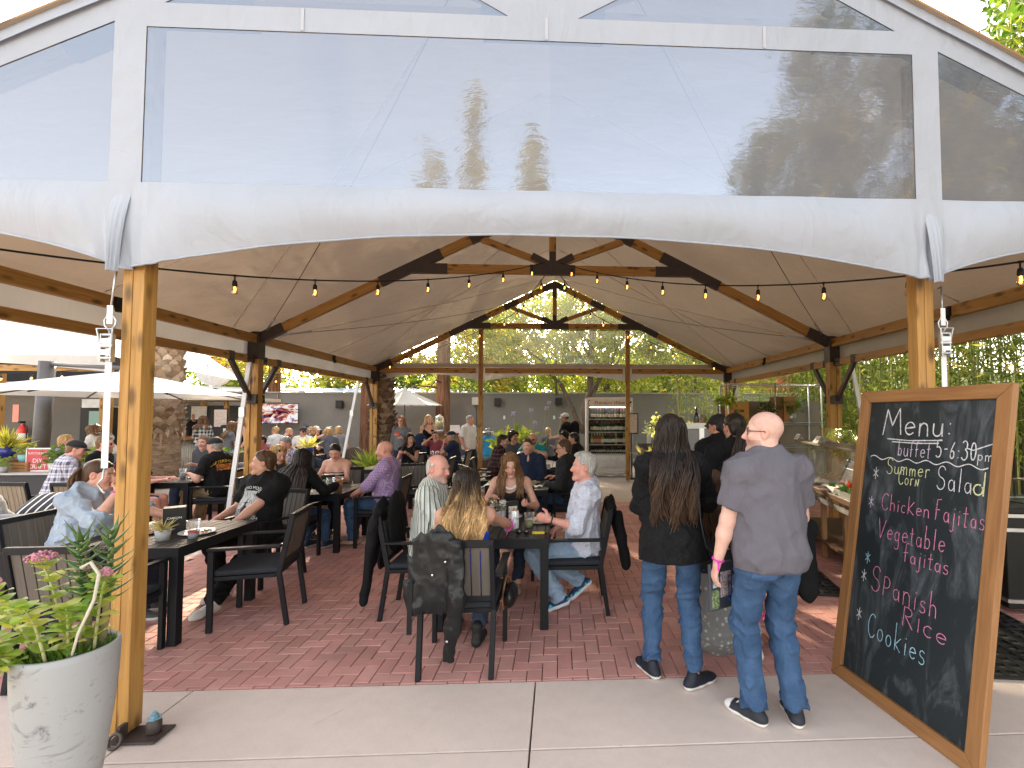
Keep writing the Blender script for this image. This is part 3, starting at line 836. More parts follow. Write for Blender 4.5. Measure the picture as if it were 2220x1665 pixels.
def strokes_mesh(name, strokes, mat, parent, to3d, w=.006):
 """ribbons with ragged edges laid on a surface"""
 V = []; F = []
 rnd = random.Random(name + str(len(strokes)))
 for s in strokes:
  P = [Vector(p) for p in s]
  Q = []
  for a, b in zip(P[:-1], P[1:]):
   n = max(1, int((b - a).length / .012))
   for k in range(n): Q.append(a.lerp(b, k / n))
  Q.append(P[-1])
  if len(Q) < 2: continue
  b0 = len(V)
  for i, q in enumerate(Q):
   t = (Q[min(i + 1, len(Q) - 1)] - Q[max(i - 1, 0)])
   if t.length < 1e-6: t = Vector((1, 0))
   t.normalize(); nn = Vector((-t.y, t.x))
   ww = w * rnd.uniform(.65, 1.15) * .5
   V.append(to3d(q + nn * ww)); V.append(to3d(q - nn * ww))
  for i in range(len(Q) - 1):
   F.append([b0 + 2 * i, b0 + 2 * i + 1, b0 + 2 * i + 3, b0 + 2 * i + 2])
 return mesh_obj(name, V, F, mat, parent)
# ------------------------------------------------------------------ chairs and tables
def make_chair(slat, frame=M_BLACK):
 t = thing('dining_chair', 'x', 'chair')
 c = MB(); c.box((0, -.005, .448), (.50, .47, .045)); c.build('seat_cushion', M_CUSH, t, bevel=.018)
 f = MB(); f.box((0, .235, .41), (.50, .035, .03)); f.box((0, -.215, .41), (.46, .035, .03)); f.box((.245, 0, .41), (.03, .44, .03)); f.box((-.245, 0, .41), (.03, .44, .03)); f.box((0, 0, .418), (.46, .40, .01))
 f.build('seat_frame', frame, t, bevel=.003)
 def by(z): return -.235 - (z - .42) * .20
 for sx in (-1, 1):
  m = MB(); m.box((sx * .262, .235, .315), (.032, .042, .63)); m.build('leg', frame, t, bevel=.004)
  m = MB(); m.beam((sx * .232, -.30, 0), (sx * .238, -.238, .42), .034, .036, up=(0, 1, 0)); m.build('leg', frame, t, bevel=.004)
  m = MB(); m.box((sx * .268, .0, .645), (.055, .52, .022)); a = m.build('armrest', frame, t, bevel=.006)
 b = MB()
 for sx in (-1, 1): b.beam((sx * .238, by(.40), .40), (sx * .232, by(.875), .875), .03, .04, up=(0, 1, 0))
 b.beam((-.247, by(.87), .87), (.247, by(.87), .87), .035, .045); b.beam((-.225, by(.50), .50), (.225, by(.50), .50), .03, .035)
 b.build('back_frame', frame, t, bevel=.004)
 s = MB()
 for i in range(7):
  x = -.19 + i * .0635
  s.beam((x, by(.515), .515), (x, by(.85), .85), .0565, .012, up=(0, 1, 0))
 s.build('back_slats', slat, t, bevel=.002)
 return t
CH = make_chair(M_SLAT); CHT = make_chair(M_SLATT)
used = {}
def chair(x, y, face, label, tan=False, group='black framed dining chairs around the tables'):
 """face: 0 looks towards +Y, 90 towards -X, 180 towards the camera, -90 towards +X"""
 pr = CHT if tan else CH
 o = copy_tree(pr) if pr.name in used else pr
 used[pr.name] = 1
 o.location = (x, y, 0); o.rotation_euler = (0, 0, R(face)); o['label'] = label; o['group'] = group
 return o
TZ = .72
def table(x, y, label, w=.9, d=1.0, rz=0.0, h=TZ):
 t = thing('dining_table', label, 'table', (x, y, 0), R(rz), 'black slatted dining tables')
 f = MB()
 for sx in (-1, 1): f.box((sx * (w / 2 - .0175), 0, h - .04), (.035, d - .07, .08))
 for sy in (-1, 1): f.box((0, sy * (d / 2 - .0175), h - .04), (w, .035, .08))
 f.build('apron', M_BLACK, t, bevel=.003)
 s = MB(); n = int((w - .07) / .072)
 for i in range(n):
  sw = (w - .07) / n; s.box((-w / 2 + .035 + sw * (i + .5), 0, h - .008), (sw - .007, d - .072, .018))
 s.build('tabletop', simple('slat_top', (.042, .038, .034), .55, 0, .12, 120, spec=.25), t, bevel=.002)
 for sx in (-1, 1):
  for sy in (-1, 1):
   m = MB(); m.box((sx * (w / 2 - .036), sy * (d / 2 - .036), (h - .08) / 2), (.066, .066, h - .08)); m.build('leg', M_BLACK, t, bevel=.004)
 return t
table(-.52, 4.40, 'black slatted table in the centre set with white cans, cups and sunglasses', .9, 1.02)
table(-3.28, 4.22, 'black slatted table with a plate and succulent right behind the left post', .95, .95)
table(-3.18, 6.62, 'black slatted table with an amber beer cup on it', .95, .95)
table(-3.12, 9.42, 'black table in front of the woman in the sleeveless black top', .95, .95)
table(-3.15, 11.75, 'black table with cups between the maroon shirt man and the navy cap man', .9, .9)
table(-.58, 6.86, 'black slatted table with plates in front of the smiling man in navy', .9, .95)
table(-.6, 9.3, 'black table between the plaid shirt man and the bald man in teal', .9, .9)
table(-5.95, 7.72, 'dark table at the left between the floral shirt man and the flame print man', .66, .8)
table(-7.55, 15.1, 'dark table under the wall television with seated friends around', 1.5, .9)
chair(-.66, 3.50, 0, 'nearest chair with its slatted back to us, leather jacket hung over it')
chair(-1.17, 4.36, -90, 'chair holding the man in the striped shirt')
chair(.13, 4.38, 90, 'chair holding the white haired man in the pale blue shirt')
chair(-.52, 5.28, 180, 'chair holding the woman in the black camisole at the centre table')
chair(-2.54, 4.27, 101, 'empty chair pulled out at the right of the left table')
chair(-3.14, 3.48, 2, 'empty chair tucked in behind the left post and planter', tan=False)
chair(-4.02, 4.22, -88, 'chair holding the woman in the denim shirt')
chair(-3.06, 5.22, 160, 'chair holding the man in the printed black T-shirt')
chair(-2.36, 6.62, 92, 'chair holding the bald man in the purple check shirt')
chair(-3.2, 5.88, -8, 'chair holding the woman with very long dark hair seen from behind')
chair(-3.3, 7.45, 180, 'chair holding the young woman in the striped strapless top')
chair(-3.95, 6.7, -90, 'chair holding the blonde woman with sunglasses pushed up')
chair(-2.36, 8.0, 200, 'empty dark chair behind the bald man in the purple check shirt')
chair(-3.1, 10.25, 180, 'chair holding the woman in the sleeveless black top')
chair(-2.36, 9.5, 90, 'empty chair to the right of the table with the sleeveless black top woman')
chair(-3.1, 11.0, 0, 'empty pale chair behind the woman in the sleeveless black top', tan=True)
chair(-2.4, 11.5, 85, 'tan slatted chair holding the navy cap man', tan=True)
chair(-3.15, 12.55, 180, 'chair holding the man resting his head on his hand')
chair(-.55, 7.68, 180, 'chair holding the smiling man in the navy fleece')
chair(.16, 6.82, 95, 'chair holding the man in the black denim jacket')
chair(-.62, 5.99, 4, 'empty chair behind the woman in the black camisole')
chair(-1.4, 6.9, -85, 'empty chair left of the plates table turned sideways')
chair(-1.3, 9.3, -88, 'chair holding the man in the dark plaid shirt')
chair(-.5, 10.1, 180, 'chair holding the bald man in teal')
chair(.2, 9.5, 90, 'chair holding the man in the black T-shirt near the wine fridge')
chair(-1.25, 8.1, -60, 'empty chair by the dark plaid shirt man angled away')
chair(-5.38, 7.66, 98, 'tan slatted chair holding the man in the flame print T-shirt', tan=True)
chair(-6.4, 7.1, -75, 'chair holding the man in the floral shirt')
chair(-6.5, 8.9, 175, 'chair holding the man in charcoal behind the black cap man')
chair(-6.95, 6.5, -8, 'tan slatted chair behind the white and black plaid shirt man', tan=True)
chair(-6.1, 6.42, -5, 'tan slatted chair right of the plaid shirt man', tan=True)
chair(-6.55, 13.2, 0, 'tan slatted chair with its back to us below the man in the olive cap', tan=True)
chair(-9.0, 13.9, -60, 'tan slatted chair by the man in the patterned shirt below the screen', tan=True)
# ------------------------------------------------------------------ wicker seats
def wicker_mat():
 t = NT('wicker'); v = t.coord('Object')
 a = t.n('ShaderNodeTexWave', wave_type='BANDS', bands_direction='Z'); a.inputs['Scale'].default_value = 14; a.inputs['Distortion'].default_value = .4; t.l(v, a.inputs['Vector'])
 b = t.n('ShaderNodeTexChecker'); b.inputs['Scale'].default_value = 50; t.l(v, b.inputs['Vector'])
 f = t.mix(.5, a.outputs['Fac'], b.outputs['Fac'])
 c = t.mix(f, (.045, .03, .022), (.15, .105, .075))
 return t.done(t.bsdf(c, .6, t.bump(f, .6, .01), 0, .3))
M_WICK = wicker_mat()
M_GCUSH = fabric('grey_cushion', (.17, .19, .22), .0, .25, 200, .9)
def sofa(label, loc, rz, w=1.9, d=.85, cat='sofa', n=2):
 t = thing('wicker_sofa' if w > 1.2 else 'wicker_armchair', label, cat, loc, R(rz))
 m = MB(); m.box((0, 0, .17), (w, d, .30)); m.box((0, -d / 2 + .07, .49), (w, .14, .34)); m.box((-w / 2 + .07, .06, .44), (.14, d - .13, .24)); m.box((w / 2 - .07, .06, .44), (.14, d - .13, .24)); m.build('base', M_WICK, t, bevel=.02)
 iw = (w - .3) / n
 for i in range(n):
  x = -w / 2 + .15 + iw * (i + .5)
  s = MB(); s.box((x, .07, .40), (iw - .01, d - .2, .14)); s.build('seat_cushion', M_GCUSH, t, bevel=.045)
  s = MB(); s.box((x, -d / 2 + .2, .62), (iw - .01, .16, .36), Matrix.Rotation(R(-10), 3, 'X')); s.build('back_cushion', M_GCUSH, t, bevel=.05)
 return t
sofa('dark wicker sofa with grey cushions at the left edge, seen from behind', (-5.5, 4.95, 0), -4, 2.7, .9, n=3)
sofa('wicker sofa with grey cushions below the man in the patterned grey shirt', (-5.55, 9.3, 0), 176, 1.9, .85)
sofa('wicker sofa by the rear wall holding the person in the white hat', (-2.05, 14.9, 0), 180, 2.2, .85)
def pillow(label, loc, rot, size, mat):
 m = MB(); w, h = size
 m.grid(lambda u, v: ((u - .5) * w, .075 * (max(0, 1 - (2 * u - 1) ** 4) * max(0, 1 - (2 * v - 1) ** 4)) ** .6, (v - .5) * h), 14, 14)
 m.grid(lambda u, v: ((.5 - u) * w, -.075 * (max(0, 1 - (2 * u - 1) ** 4) * max(0, 1 - (2 * v - 1) ** 4)) ** .6, (v - .5) * h), 14, 14)
 o = m.build('cushion_pillow', mat, smooth=True); o.location = loc; o.rotation_euler = rot
 return tag(o, label, 'pillow')
def stripes(name, c1, c2, scale, axis='Z', duty=.5):
 if name in MATS: return MATS[name]
 t = NT(name); v = t.sep(t.coord('Object')); a = v['XYZ'.index(axis)]
 f = t.math('LESS_THAN', t.math('FRACT', t.math('MULTIPLY', a, scale)), duty)
 MATS[name] = t.done(t.bsdf(t.mix(f, c2, c1), .85)); return MATS[name]
pillow('black pillow with thin white stripes lying on the wicker sofa', (-5.25, 5.35, .74), (R(-62), 0, R(10)), (.62, .46), stripes('pillow_stripe', (.75, .75, .73), (.02, .02, .025), 14, 'X', .22))
pillow('plain grey pillow leaning on the sofa arm', (-4.62, 5.3, .72), (R(-30), 0, R(30)), (.5, .42), M_GCUSH)
def tubchair(label, x, y, rz):
 t = thing('wicker_tub_chair', label, 'chair', (x, y, 0), R(rz), 'rounded wicker armchairs')
 m = MB()
 for (r0, r1) in ((.36, .33),):
  m.grid(lambda u, v: (.35 * math.cos(PI + PI * 1.0 * u), .1 - .36 * math.sin(PI * u), .1 + (.50 + .32 * math.sin(PI * u)) * v), 20, 8)
  m.grid(lambda u, v: (.30 * math.cos(PI + PI * (1 - u)), .1 - .31 * math.sin(PI * (1 - u)), .1 + (.50 + .32 * math.sin(PI * u)) * v), 20, 8)
  m.grid(lambda u, v: ((.30 + .05 * v) * math.cos(PI + PI * u), .1 - (.31 + .05 * v) * math.sin(PI * u), .60 + .32 * math.sin(PI * u)), 20, 1)
 m.build('shell', M_WICK, t, smooth=True)
 s = MB(); s.box((0, .12, .40), (.56, .56, .1)); s.build('seat_cushion', M_GCUSH, t, bevel=.03)
 return t
tubchair('rounded brown wicker armchair by the palm trunk in the middle', -5.0, 11.9, 175)
tubchair('rounded brown wicker armchair behind the flame print man', -6.9, 10.6, 200)
tubchair('rounded wicker armchair in front of the drinks kiosk', -8.5, 12.6, 150)
# ------------------------------------------------------------------ leaning chalk board
BL, BR, TL, TR = Vector((1.83, 3.19, 0)), Vector((1.967, 2.215, 0)), Vector((2.11, 3.25, 1.86)), Vector((2.27, 2.36, 1.86))
bo_o = BL; bx = (BR - BL).normalized(); BW = (BR - BL).length
bz = (TL - BL); bz = (bz - bx * bz.dot(bx)); BH = bz.length; bz.normalize(); bn = bz.cross(bx) * -1
if bn.x > 0: bn = -bn
def bp(u, v, d=0.0): return bo_o + bx * u + bz * v + bn * d
board = thing('chalkboard', 'tall wooden framed chalkboard with the handwritten buffet menu leaning on the right post', 'chalkboard')
def board_mat():
 t = NT('chalkboard_slate'); v = t.coord('gc')
 n1 = t.noise(t.coord('Object', (3, 3, 1.1), (0, .5, 0)), 2.2, 6, .65, 1.2); n2 = t.noise(t.coord('Object', (8, 8, 2), (0, -.6, 0)), 3, 5, .7, .8); n3 = t.noise(t.coord('Object'), 240, 3, .7)
 f = t.math('MULTIPLY', t.ramp(n1, [(.48, 0), (.72, 1)]), t.ramp(n2, [(.25, .15), (.8, 1)]))
 c = t.mix(t.math('MULTIPLY', f, .40), (.010, .016, .019), (.34, .38, .42))
 c = t.mix(t.math('MULTIPLY', t.ramp(n3, [(.62, 0), (.75, 1)]), .10), c, (.4, .42, .45))
 return t.done(t.bsdf(c, .62, t.bump(n3, .08, .002), 0, .4))
fw = .078
m = MB(); m._add([bp(fw - .01, fw - .01, -.004), bp(BW - fw + .01, fw - .01, -.004), bp(BW - fw + .01, BH - fw + .01, -.004), bp(fw - .01, BH - fw + .01, -.004)], [[0, 1, 2, 3]])
m._add([bp(.03, .03, -.014), bp(BW - .03, .03, -.014), bp(BW - .03, BH - .03, -.014), bp(.03, BH - .03, -.014)], [[3, 2, 1, 0]])
m.build('slate', board_mat(), board)
def fr_piece(pts):
 """mitred frame piece: quad in board coordinates given thickness"""
 m = MB(); off = random.random() * 30
 f = [bp(u, v, .016) for u, v in pts]; b = [bp(u, v, -.022) for u, v in pts]
 along = 0 if abs(pts[1][0] - pts[0][0]) > abs(pts[1][1] - pts[0][1]) else 1
 g = [(p[along] + off, p[1 - along] + off, 0) for p in pts] + [(p[along] + off, p[1 - along] + off, .04) for p in pts]
 m._add(f + b, [[0, 1, 2, 3], [7, 6, 5, 4], [0, 4, 5, 1], [1, 5, 6, 2], [2, 6, 7, 3], [3, 7, 4, 0]], g)
 m.build('frame', M_WOOD2, board, bevel=.004)
e = .0008
fr_piece([(0, 0), (BW, 0), (BW - fw, fw - e), (fw, fw - e)]); fr_piece([(BW, BH), (0, BH), (fw, BH - fw + e), (BW - fw, BH - fw + e)])
fr_piece([(0, BH), (0, 0), (fw - e, fw), (fw - e, BH - fw)]); fr_piece([(BW, 0), (BW, BH), (BW - fw + e, BH - fw), (BW - fw + e, fw)])
def chalkmat(name, col):
 t = NT(name); v = t.coord('Object'); n = t.noise(v, 420, 3, .8)
 c = t.mix(t.ramp(n, [(.42, 0), (.52, 1)]), tuple(x * .22 for x in col), col)
 return t.done(t.bsdf(c, .95, None, 0, .1))
CW = chalkmat('white_chalk', (.78, .78, .80)); CP = chalkmat('pink_chalk', (.74, .26, .42)); CB = chalkmat('blue_chalk', (.38, .66, .80)); CY = chalkmat('yellow_chalk', (.78, .80, .45)); CL = chalkmat('lilac_chalk', (.74, .62, .78))
b3 = lambda q: bp(q.x, q.y, -.0025)
def wr(body, u0, u1, v, size, mat, slope=0.0, w=.0052):
 nat = sum(GL[c][0] for c in body); gaps = .10 * len(body)
 wm = max(.3, ((u1 - u0) / size - gaps) / nat)
 strokes_mesh('chalk_writing', chalk(body, u0, v, size, slope, wm), mat, board, b3, w)
wr('Menu:', .20, .69, 1.592, .165, CW, .02, .009)
strokes_mesh('chalk_writing', [[(.24, 1.570), (.40, 1.566), (.62, 1.578)], [(.28, 1.553), (.45, 1.552), (.60, 1.560)]], CW, board, b3, .007)
wr('buffet', .33, .565, 1.468, .10, CL, .01); wr('5-6:30', .585, .83, 1.478, .105, CW, .02, .007); wr('pm', .825, .915, 1.482, .07, CW, 0, .005)
strokes_mesh('chalk_writing', [[(.12 + .765 * t, 1.447 + .010 * math.sin(t * 38) - .004 * math.sin(t * 6)) for t in np.linspace(0, 1, 60)], [(.76, 1.545), (.80, 1.535), (.90, 1.575)]], CW, board, b3, .006)
wr('Summer', .26, .575, 1.352, .10, CY, .02); wr('CorN', .355, .51, 1.300, .085, CY, .0)
wr('Sala', .61, .82, 1.308, .125, CW, -.01); wr('d', .815, .90, 1.306, .125, CY, 0, .008)
wr('ChicKen', .25, .60, 1.125, .10, CP, .03); wr('Fajitas', .615, .905, 1.135, .115, CP, .0)
wr('Vegetable', .245, .71, .945, .125, CP, .06); wr('fajitas', .445, .745, .855, .105, CP, .03)
wr('SPanish', .235, .70, .618, .145, CP, -.005); wr('RIce', .475, .77, .505, .115, CP, .0)
wr('Cookies', .245, .665, .345, .145, CB, .01)
for (u, v, mt) in ((.158, 1.305, CW), (.145, 1.118, CL), (.165, .765, CB), (.150, .648, CW), (.145, .405, CW)): strokes_mesh('chalk_writing', [[(u + p[0] * .10, v + p[1] * .095) for p in st] for st in GL['*'][1]], mt, board, b3, .0055)
# ------------------------------------------------------------------ walls and things at the back
def stucco(name, a, b):
 t = NT(name); v = t.coord('Object'); n = t.noise(v, .9, 6, .65); f = t.noise(v, 45, 4, .7)
 c = t.mix(t.ramp(n, [(.3, 0), (.7, 1)]), a, b)
 c = t.mix(t.math('MULTIPLY', t.ramp(f, [(.66, 0), (.74, 1)]), .5), c, tuple(x * .45 for x in a))
 return t.done(t.bsdf(c, .85, t.bump(f, .4, .02), 0, .2))
M_STUC = stucco('grey_stucco', (.20, .19, .175), (.25, .235, .215)); M_STUCD = stucco('dark_grey_wall', (.085, .085, .088), (.11, .11, .112))
WY = 19.0; WH = 2.54
wl = thing('garden_wall', 'tall grey stucco wall closing the back of the patio', 'wall')
m = MB(); m.box((.4, WY + .1, WH / 2), (22.2, .2, WH)); m.build('wall_face', M_STUC, wl)
m = MB(); m.box((.4, WY + .1, WH + .03), (22.3, .27, .06)); m.build('coping', simple('coping', (.33, .32, .31), .7), wl, bevel=.01)
w2 = thing('garden_wall', 'grey stucco wall with the television turning toward us at the left', 'wall')
A = Vector((-10.75, WY, 0)); Bp = Vector((-16.2, 16.6, 0)); dd = (Bp - A).normalized(); nn = Vector((dd.y, -dd.x, 0))
m = MB(); m.beam((A.x, A.y, WH / 2), (Bp.x, Bp.y, WH / 2), .2, WH); m.build('wall_face', M_STUC, w2)
m = MB(); m.beam((A.x, A.y, WH + .03), (Bp.x, Bp.y, WH + .03), .27, .06); m.build('coping', MATS['coping'], w2, bevel=.01)
fn_ = Vector((.42, -.9, 0)).normalized(); dd = Vector((-fn_.y, fn_.x, 0)) * -1
tvc = Vector((-10.35, 18.35, 1.77))
tv = thing('television', 'wall mounted television showing a bright sports picture', 'television', tvc)
rt = -dd
m = MB(); m.beam(-rt * .66, rt * .66, .06, .76); m.build('bezel', M_BLACKF, tv, bevel=.005)
def tvmat():
 t = NT('tv_picture'); v = t.coord('gc', (3.2, 3.2, 4.5)); n = t.noise(v, 1.1, 3, .55, 1.4); n2 = t.noise(v, 2.4, 2, .5, .8)
 c = t.ramp(n, [(.34, (.02, .01, .015)), (.43, (.35, .05, .06)), (.5, (.8, .45, .3)), (.58, (.95, .9, .88)), (.72, (.9, .9, .95))])
 c = t.mix(t.ramp(n2, [(.6, 0), (.68, 1)]), c, (.08, .16, .45))
 e = t.n('ShaderNodeEmission'); e.inputs['Strength'].default_value = 1.0; t.l(c, e.inputs['Color'])
 return t.done(e.outputs[0])
m = MB(); o = fn_ * .034
m._add([o - rt * .635 - Vector((0, 0, .355)), o + rt * .635 - Vector((0, 0, .355)), o + rt * .635 + Vector((0, 0, .355)), o - rt * .635 + Vector((0, 0, .355))], [[0, 1, 2, 3]], [(0, 0, 0), (1.27, 0, 0), (1.27, 0, .71), (0, 0, .71)]); m.build('screen', tvmat(), tv)
def speaker(label, x, z):
 t = thing('wall_speaker', label, 'speaker', (x, WY - .16, z), R(8), 'black speakers on the rear wall')
 m = MB(); m.box((0, 0, 0), (.24, .2, .3)); m.build('cabinet', M_BLACKF, t, bevel=.015)
 m = MB(); m.box((0, -.105, 0), (.2, .012, .26)); m.build('grille', simple('speaker_grille', (.035, .035, .038), .8, 0, .8, 900), t)
 m = MB(); m.box((.1, .12, 0), (.05, .1, .08)); m.build('mount', M_BLACKF, t)
speaker('black wall speaker right of the television', -8.35, 2.12); speaker('black wall speaker between the utility box and the wall outlet', -2.35, 2.22); speaker('black wall speaker left of the wine fridge tree', .02, 2.24)
ub = thing('utility_box', 'beige electrical box with hanging cable on the rear wall', 'utility box', (-3.18, WY - .1, 2.25))
m = MB(); m.box((0, 0, 0), (.3, .18, .3)); m.box((0, -.1, 0), (.26, .02, .26)); m.build('case', simple('beige_box', (.62, .58, .5), .5), ub, bevel=.01)
m = MB(); m.tube([(.0, .0, -.15), (.02, .02, -.6), (.0, .05, -1.4)], .012, 6); m.build('cable', M_BLACKF, ub)
for (x, lab) in ((-2.1, 'small white outlet cover on the rear wall left of the planted flowers'), (-.15, 'small white outlet cover on the rear wall right of the planted flowers'), (-7.0, 'small white outlet cover on the rear wall behind the leaning post strap')):
 m = MB(); m.box((0, 0, 0), (.08, .02, .14)); m.box((0, -.014, 0), (.05, .012, .1)); o = m.build('outlet_cover', M_WHITE, bevel=.004); o.location = (x, WY - .012, 1.62); tag(o, lab, 'outlet', 'outlet covers on the rear wall')
fr = thing('wine_fridge', 'tall glass fronted fridge of wine bottles under a Premium Wines sign', 'fridge', (1.44, 13.75, 0))
W_, D_, H_ = 1.30, .78, 2.2
FRW = simple('fridge_case', (.55, .54, .52), .4)
m = MB(); m.box((0, .37, 1.25), (W_, .04, 1.9)); m.box((-W_ / 2 + .03, 0, 1.25), (.06, D_, 1.9)); m.box((W_ / 2 - .03, 0, 1.25), (.06, D_, 1.9)); m.box((0, 0, 2.18), (W_, D_, .04)); m.box((0, 0, .60), (W_ - .12, D_ - .02, .06)); m.build('case', FRW, fr, bevel=.006)
m = MB(); m.box((0, -.02, 2.06), (W_ - .02, D_ - .02, .24)); m.build('sign_panel', simple('sign_cream', (.72, .64, .56), .5), fr, bevel=.006)
text_on('sign_text', 'Premium Wines', simple('sign_maroon', (.22, .045, .04), .6), fr, (0, -.402, 2.05), (1, 0, 0), (0, 0, 1), .14, .35, space=.95)
m = MB(); m.tube([(-.56 + .05 * math.cos(a), -.404, 2.05 + .07 * math.sin(a)) for a in np.linspace(1.2, 5.2, 10)], .008, 5); m.build('sign_emblem', MATS['sign_maroon'], fr)
m = MB(); m.lathe([(.002, -.06), (.004, -.02), (.045, .0), (.05, .03)], (.57, -.402, 2.06), 10); m.build('sign_emblem', M_BLACKF, fr)
m = MB(); m.box((0, -.36, .43), (W_, .08, .34)); m.build('lower_panel', M_CHROME, fr, bevel=.006)
m = MB()
for k in range(5): m.box((0, -.37 - .012 * (k % 2), .06 + k * .045), (W_ - .04, .06, .03))
m.build('grille', M_CHROME, fr, bevel=.003)
m = MB()
for k in range(2):
 for sx in (-1, 1): m.lathe([(.001, 0), (.05, .0), (.05, .05), (.001, .05)], (sx * .55, -.3 + .6 * k, 0), 8)
m.build('base_shelf', M_BLACK, fr)
bi = MB(); bi.quad((-.59, .34, .65), (.59, .34, .65), (.59, .34, 1.92), (-.59, .34, 1.92)); bi.build('interior', simple('fridge_inside', (.09, .085, .08), .6), fr)
fl = MB(); fl.box((0, -.3, 1.925), (1.1, .05, .015)); fl.build('light_strip', emit('fridge_light', (1, .93, .8), 9), fr)
CAPC = [(.05, .05, .05), (.5, .42, .1), (.45, .05, .06), (.6, .6, .58), (.3, .2, .06)]
for ri, z0 in enumerate((.64, .89, 1.24, 1.60)):
 m = MB(); m.box((0, .0, z0 - .012), (W_ - .13, .66, .02)); m.build('shelf', FRW, fr)
def bottle(x, y, z, h, body, cap, lab, name='bottle'):
 t = MB(); r = h * .125
 prof = [(r * .96, 0), (r, .01), (r, h * .58), (r * .85, h * .66), (r * .38, h * .76), (r * .36, h * .86)]
 t.lathe(prof, (0, 0, 0), 10, col=body); t.lathe([(r * .40, h * .80), (r * .40, h), (.002, h)], (0, 0, 0), 10, col=cap); t.lathe([(r * 1.02, h * .18), (r * 1.02, h * .48)], (0, 0, 0), 10, col=lab)
 return t
M_BOT = vcol('bottle_glass', .12, 0, 90, .6, .02)
protos = []
for (b, c, l) in (((.012, .02, .012), (.5, .40, .1), (.7, .68, .6)), ((.012, .012, .012), (.02, .02, .02), (.65, .6, .5)), ((.35, .10, .03), (.6, .58, .5), (.6, .35, .3)), ((.02, .05, .02), (.45, .05, .06), (.75, .73, .66)), ((.32, .28, .06), (.7, .62, .2), (.72, .70, .62)), ((.015, .015, .03), (.1, .12, .4), (.55, .5, .3))):
 protos.append(bottle(0, 0, 0, .31, b, c, l))
pm = []
nb = 0
for ri, (z0, n, sz) in enumerate(((.64, 18, .62), (.89, 14, 1.0), (1.24, 14, 1.0), (1.60, 13, 1.0))):
 for k in range(n):
  x = -.53 + 1.06 * (k + .5) / n; q = random.choice((0, 1, 3, 0, 1, 5) if ri != 1 else ((2, 2, 2, 4) if k < 5 else (0, 1, 3, 4)))
  if q >= len(pm) or True:
   key = q
  if not any(a == key for a, _ in pm):
   ob = protos[q].build('wine_bottle', M_BOT); pm.append((key, ob.data)); 
  else:
   ob = bpy.data.objects.new('wine_bottle', [d for a, d in pm if a == key][0]); COL.objects.link(ob)
  ob.location = (1.44 + x, 13.75 - .24, z0); s_c = sz * random.uniform(.93, 1.05); ob.scale = (s_c, s_c, s_c); ob.rotation_euler = (0, 0, random.random() * 6)
  row = ['short bottle in the bottom row of the wine fridge', 'wine bottle in the third row of the wine fridge', 'wine bottle in the second row of the wine fridge', 'wine bottle in the top row of the wine fridge'][ri]
  tag(ob, row, 'bottle', row.split(' of ')[0].replace('bottle', 'bottles') + ' of the fridge'); nb += 1
d = MB(); d.quad((-.6, -.385, .62), (.6, -.385, .62), (.6, -.385, 1.93), (-.6, -.385, 1.93)); d.build('glass_door', glass('door_glass', (.95, .97, .96), .0, .02), fr)
ms = thing('menu_stand', 'black framed menu sheet on a thin stand beside the wine fridge', 'sign stand', (1.98, 12.9, 0))
m = MB(); m.tube([(0, 0, 0), (0, 0, 1.2)], .015, 8); m.lathe([(.16, 0), (.16, .02), (.02, .03)], (0, 0, 0), 16); m.build('stand', M_BLACK, ms)
m = MB(); m.box((0, -.01, 1.48), (.36, .02, .56)); m.build('frame', M_BLACKF, ms, bevel=.004)
def textsheet(name, paper, ink, sc=60, dens=.5):
 if name in MATS: return MATS[name]
 t = NT(name); v = t.coord('Object', (1, 1, 1)); n = t.noise(t.coord('Object', (90, 90, 14)), 1, 2, .6); x = t.sep(v)
 ln = t.math('LESS_THAN', t.math('FRACT', t.math('MULTIPLY', x[2], sc)), .45)
 f = t.math('MULTIPLY', ln, t.ramp(n, [(dens - .04, 0), (dens + .04, 1)]))
 MATS[name] = t.done(t.bsdf(t.mix(t.math('MULTIPLY', f, .75), paper, ink), .7)); return MATS[name]
m = MB(); m.quad((-.15, -.0215, 1.23), (.15, -.0215, 1.23), (.15, -.0215, 1.73), (-.15, -.0215, 1.73)); m.build('sheet', textsheet('menu_sheet', (.66, .56, .5), (.2, .12, .1), 26), ms)
# ------------------------------------------------------------------ people
def rot_axis(ax, a):
 return np.array(Matrix.Rotation(a, 3, Vector(ax)))
RX = lambda d: rot_axis((1, 0, 0), R(d)); RY = lambda d: rot_axis((0, 1, 0), R(d)); RZ = lambda d: rot_axis((0, 0, 1), R(d))
def skin_mat():
 t = NT('skin'); v = t.coord('Object')
 n = t.noise(v, 30, 4, .6); f = t.noise(v, 380, 2, .6)
 c = t.mix(1.0, t.attr(), t.ramp(n, [(.25, (.86, .82, .82)), (.75, (1.1, 1.06, 1.04))]), 'MULTIPLY')
 b = t.n('ShaderNodeBsdfPrincipled'); t.l(c, b.inputs['Base Color']); b.inputs['Roughness'].default_value = .5
 b.inputs['Specular IOR Level'].default_value = .35
 b.inputs['Subsurface Weight'].default_value = .12; b.inputs['Subsurface Radius'].default_value = (.012, .005, .003); b.inputs['Subsurface Scale'].default_value = 1.0
 t.l(t.bump(f, .12, .0015), b.inputs['Normal'])
 return t.done(b.outputs[0])
M_SKIN = skin_mat()
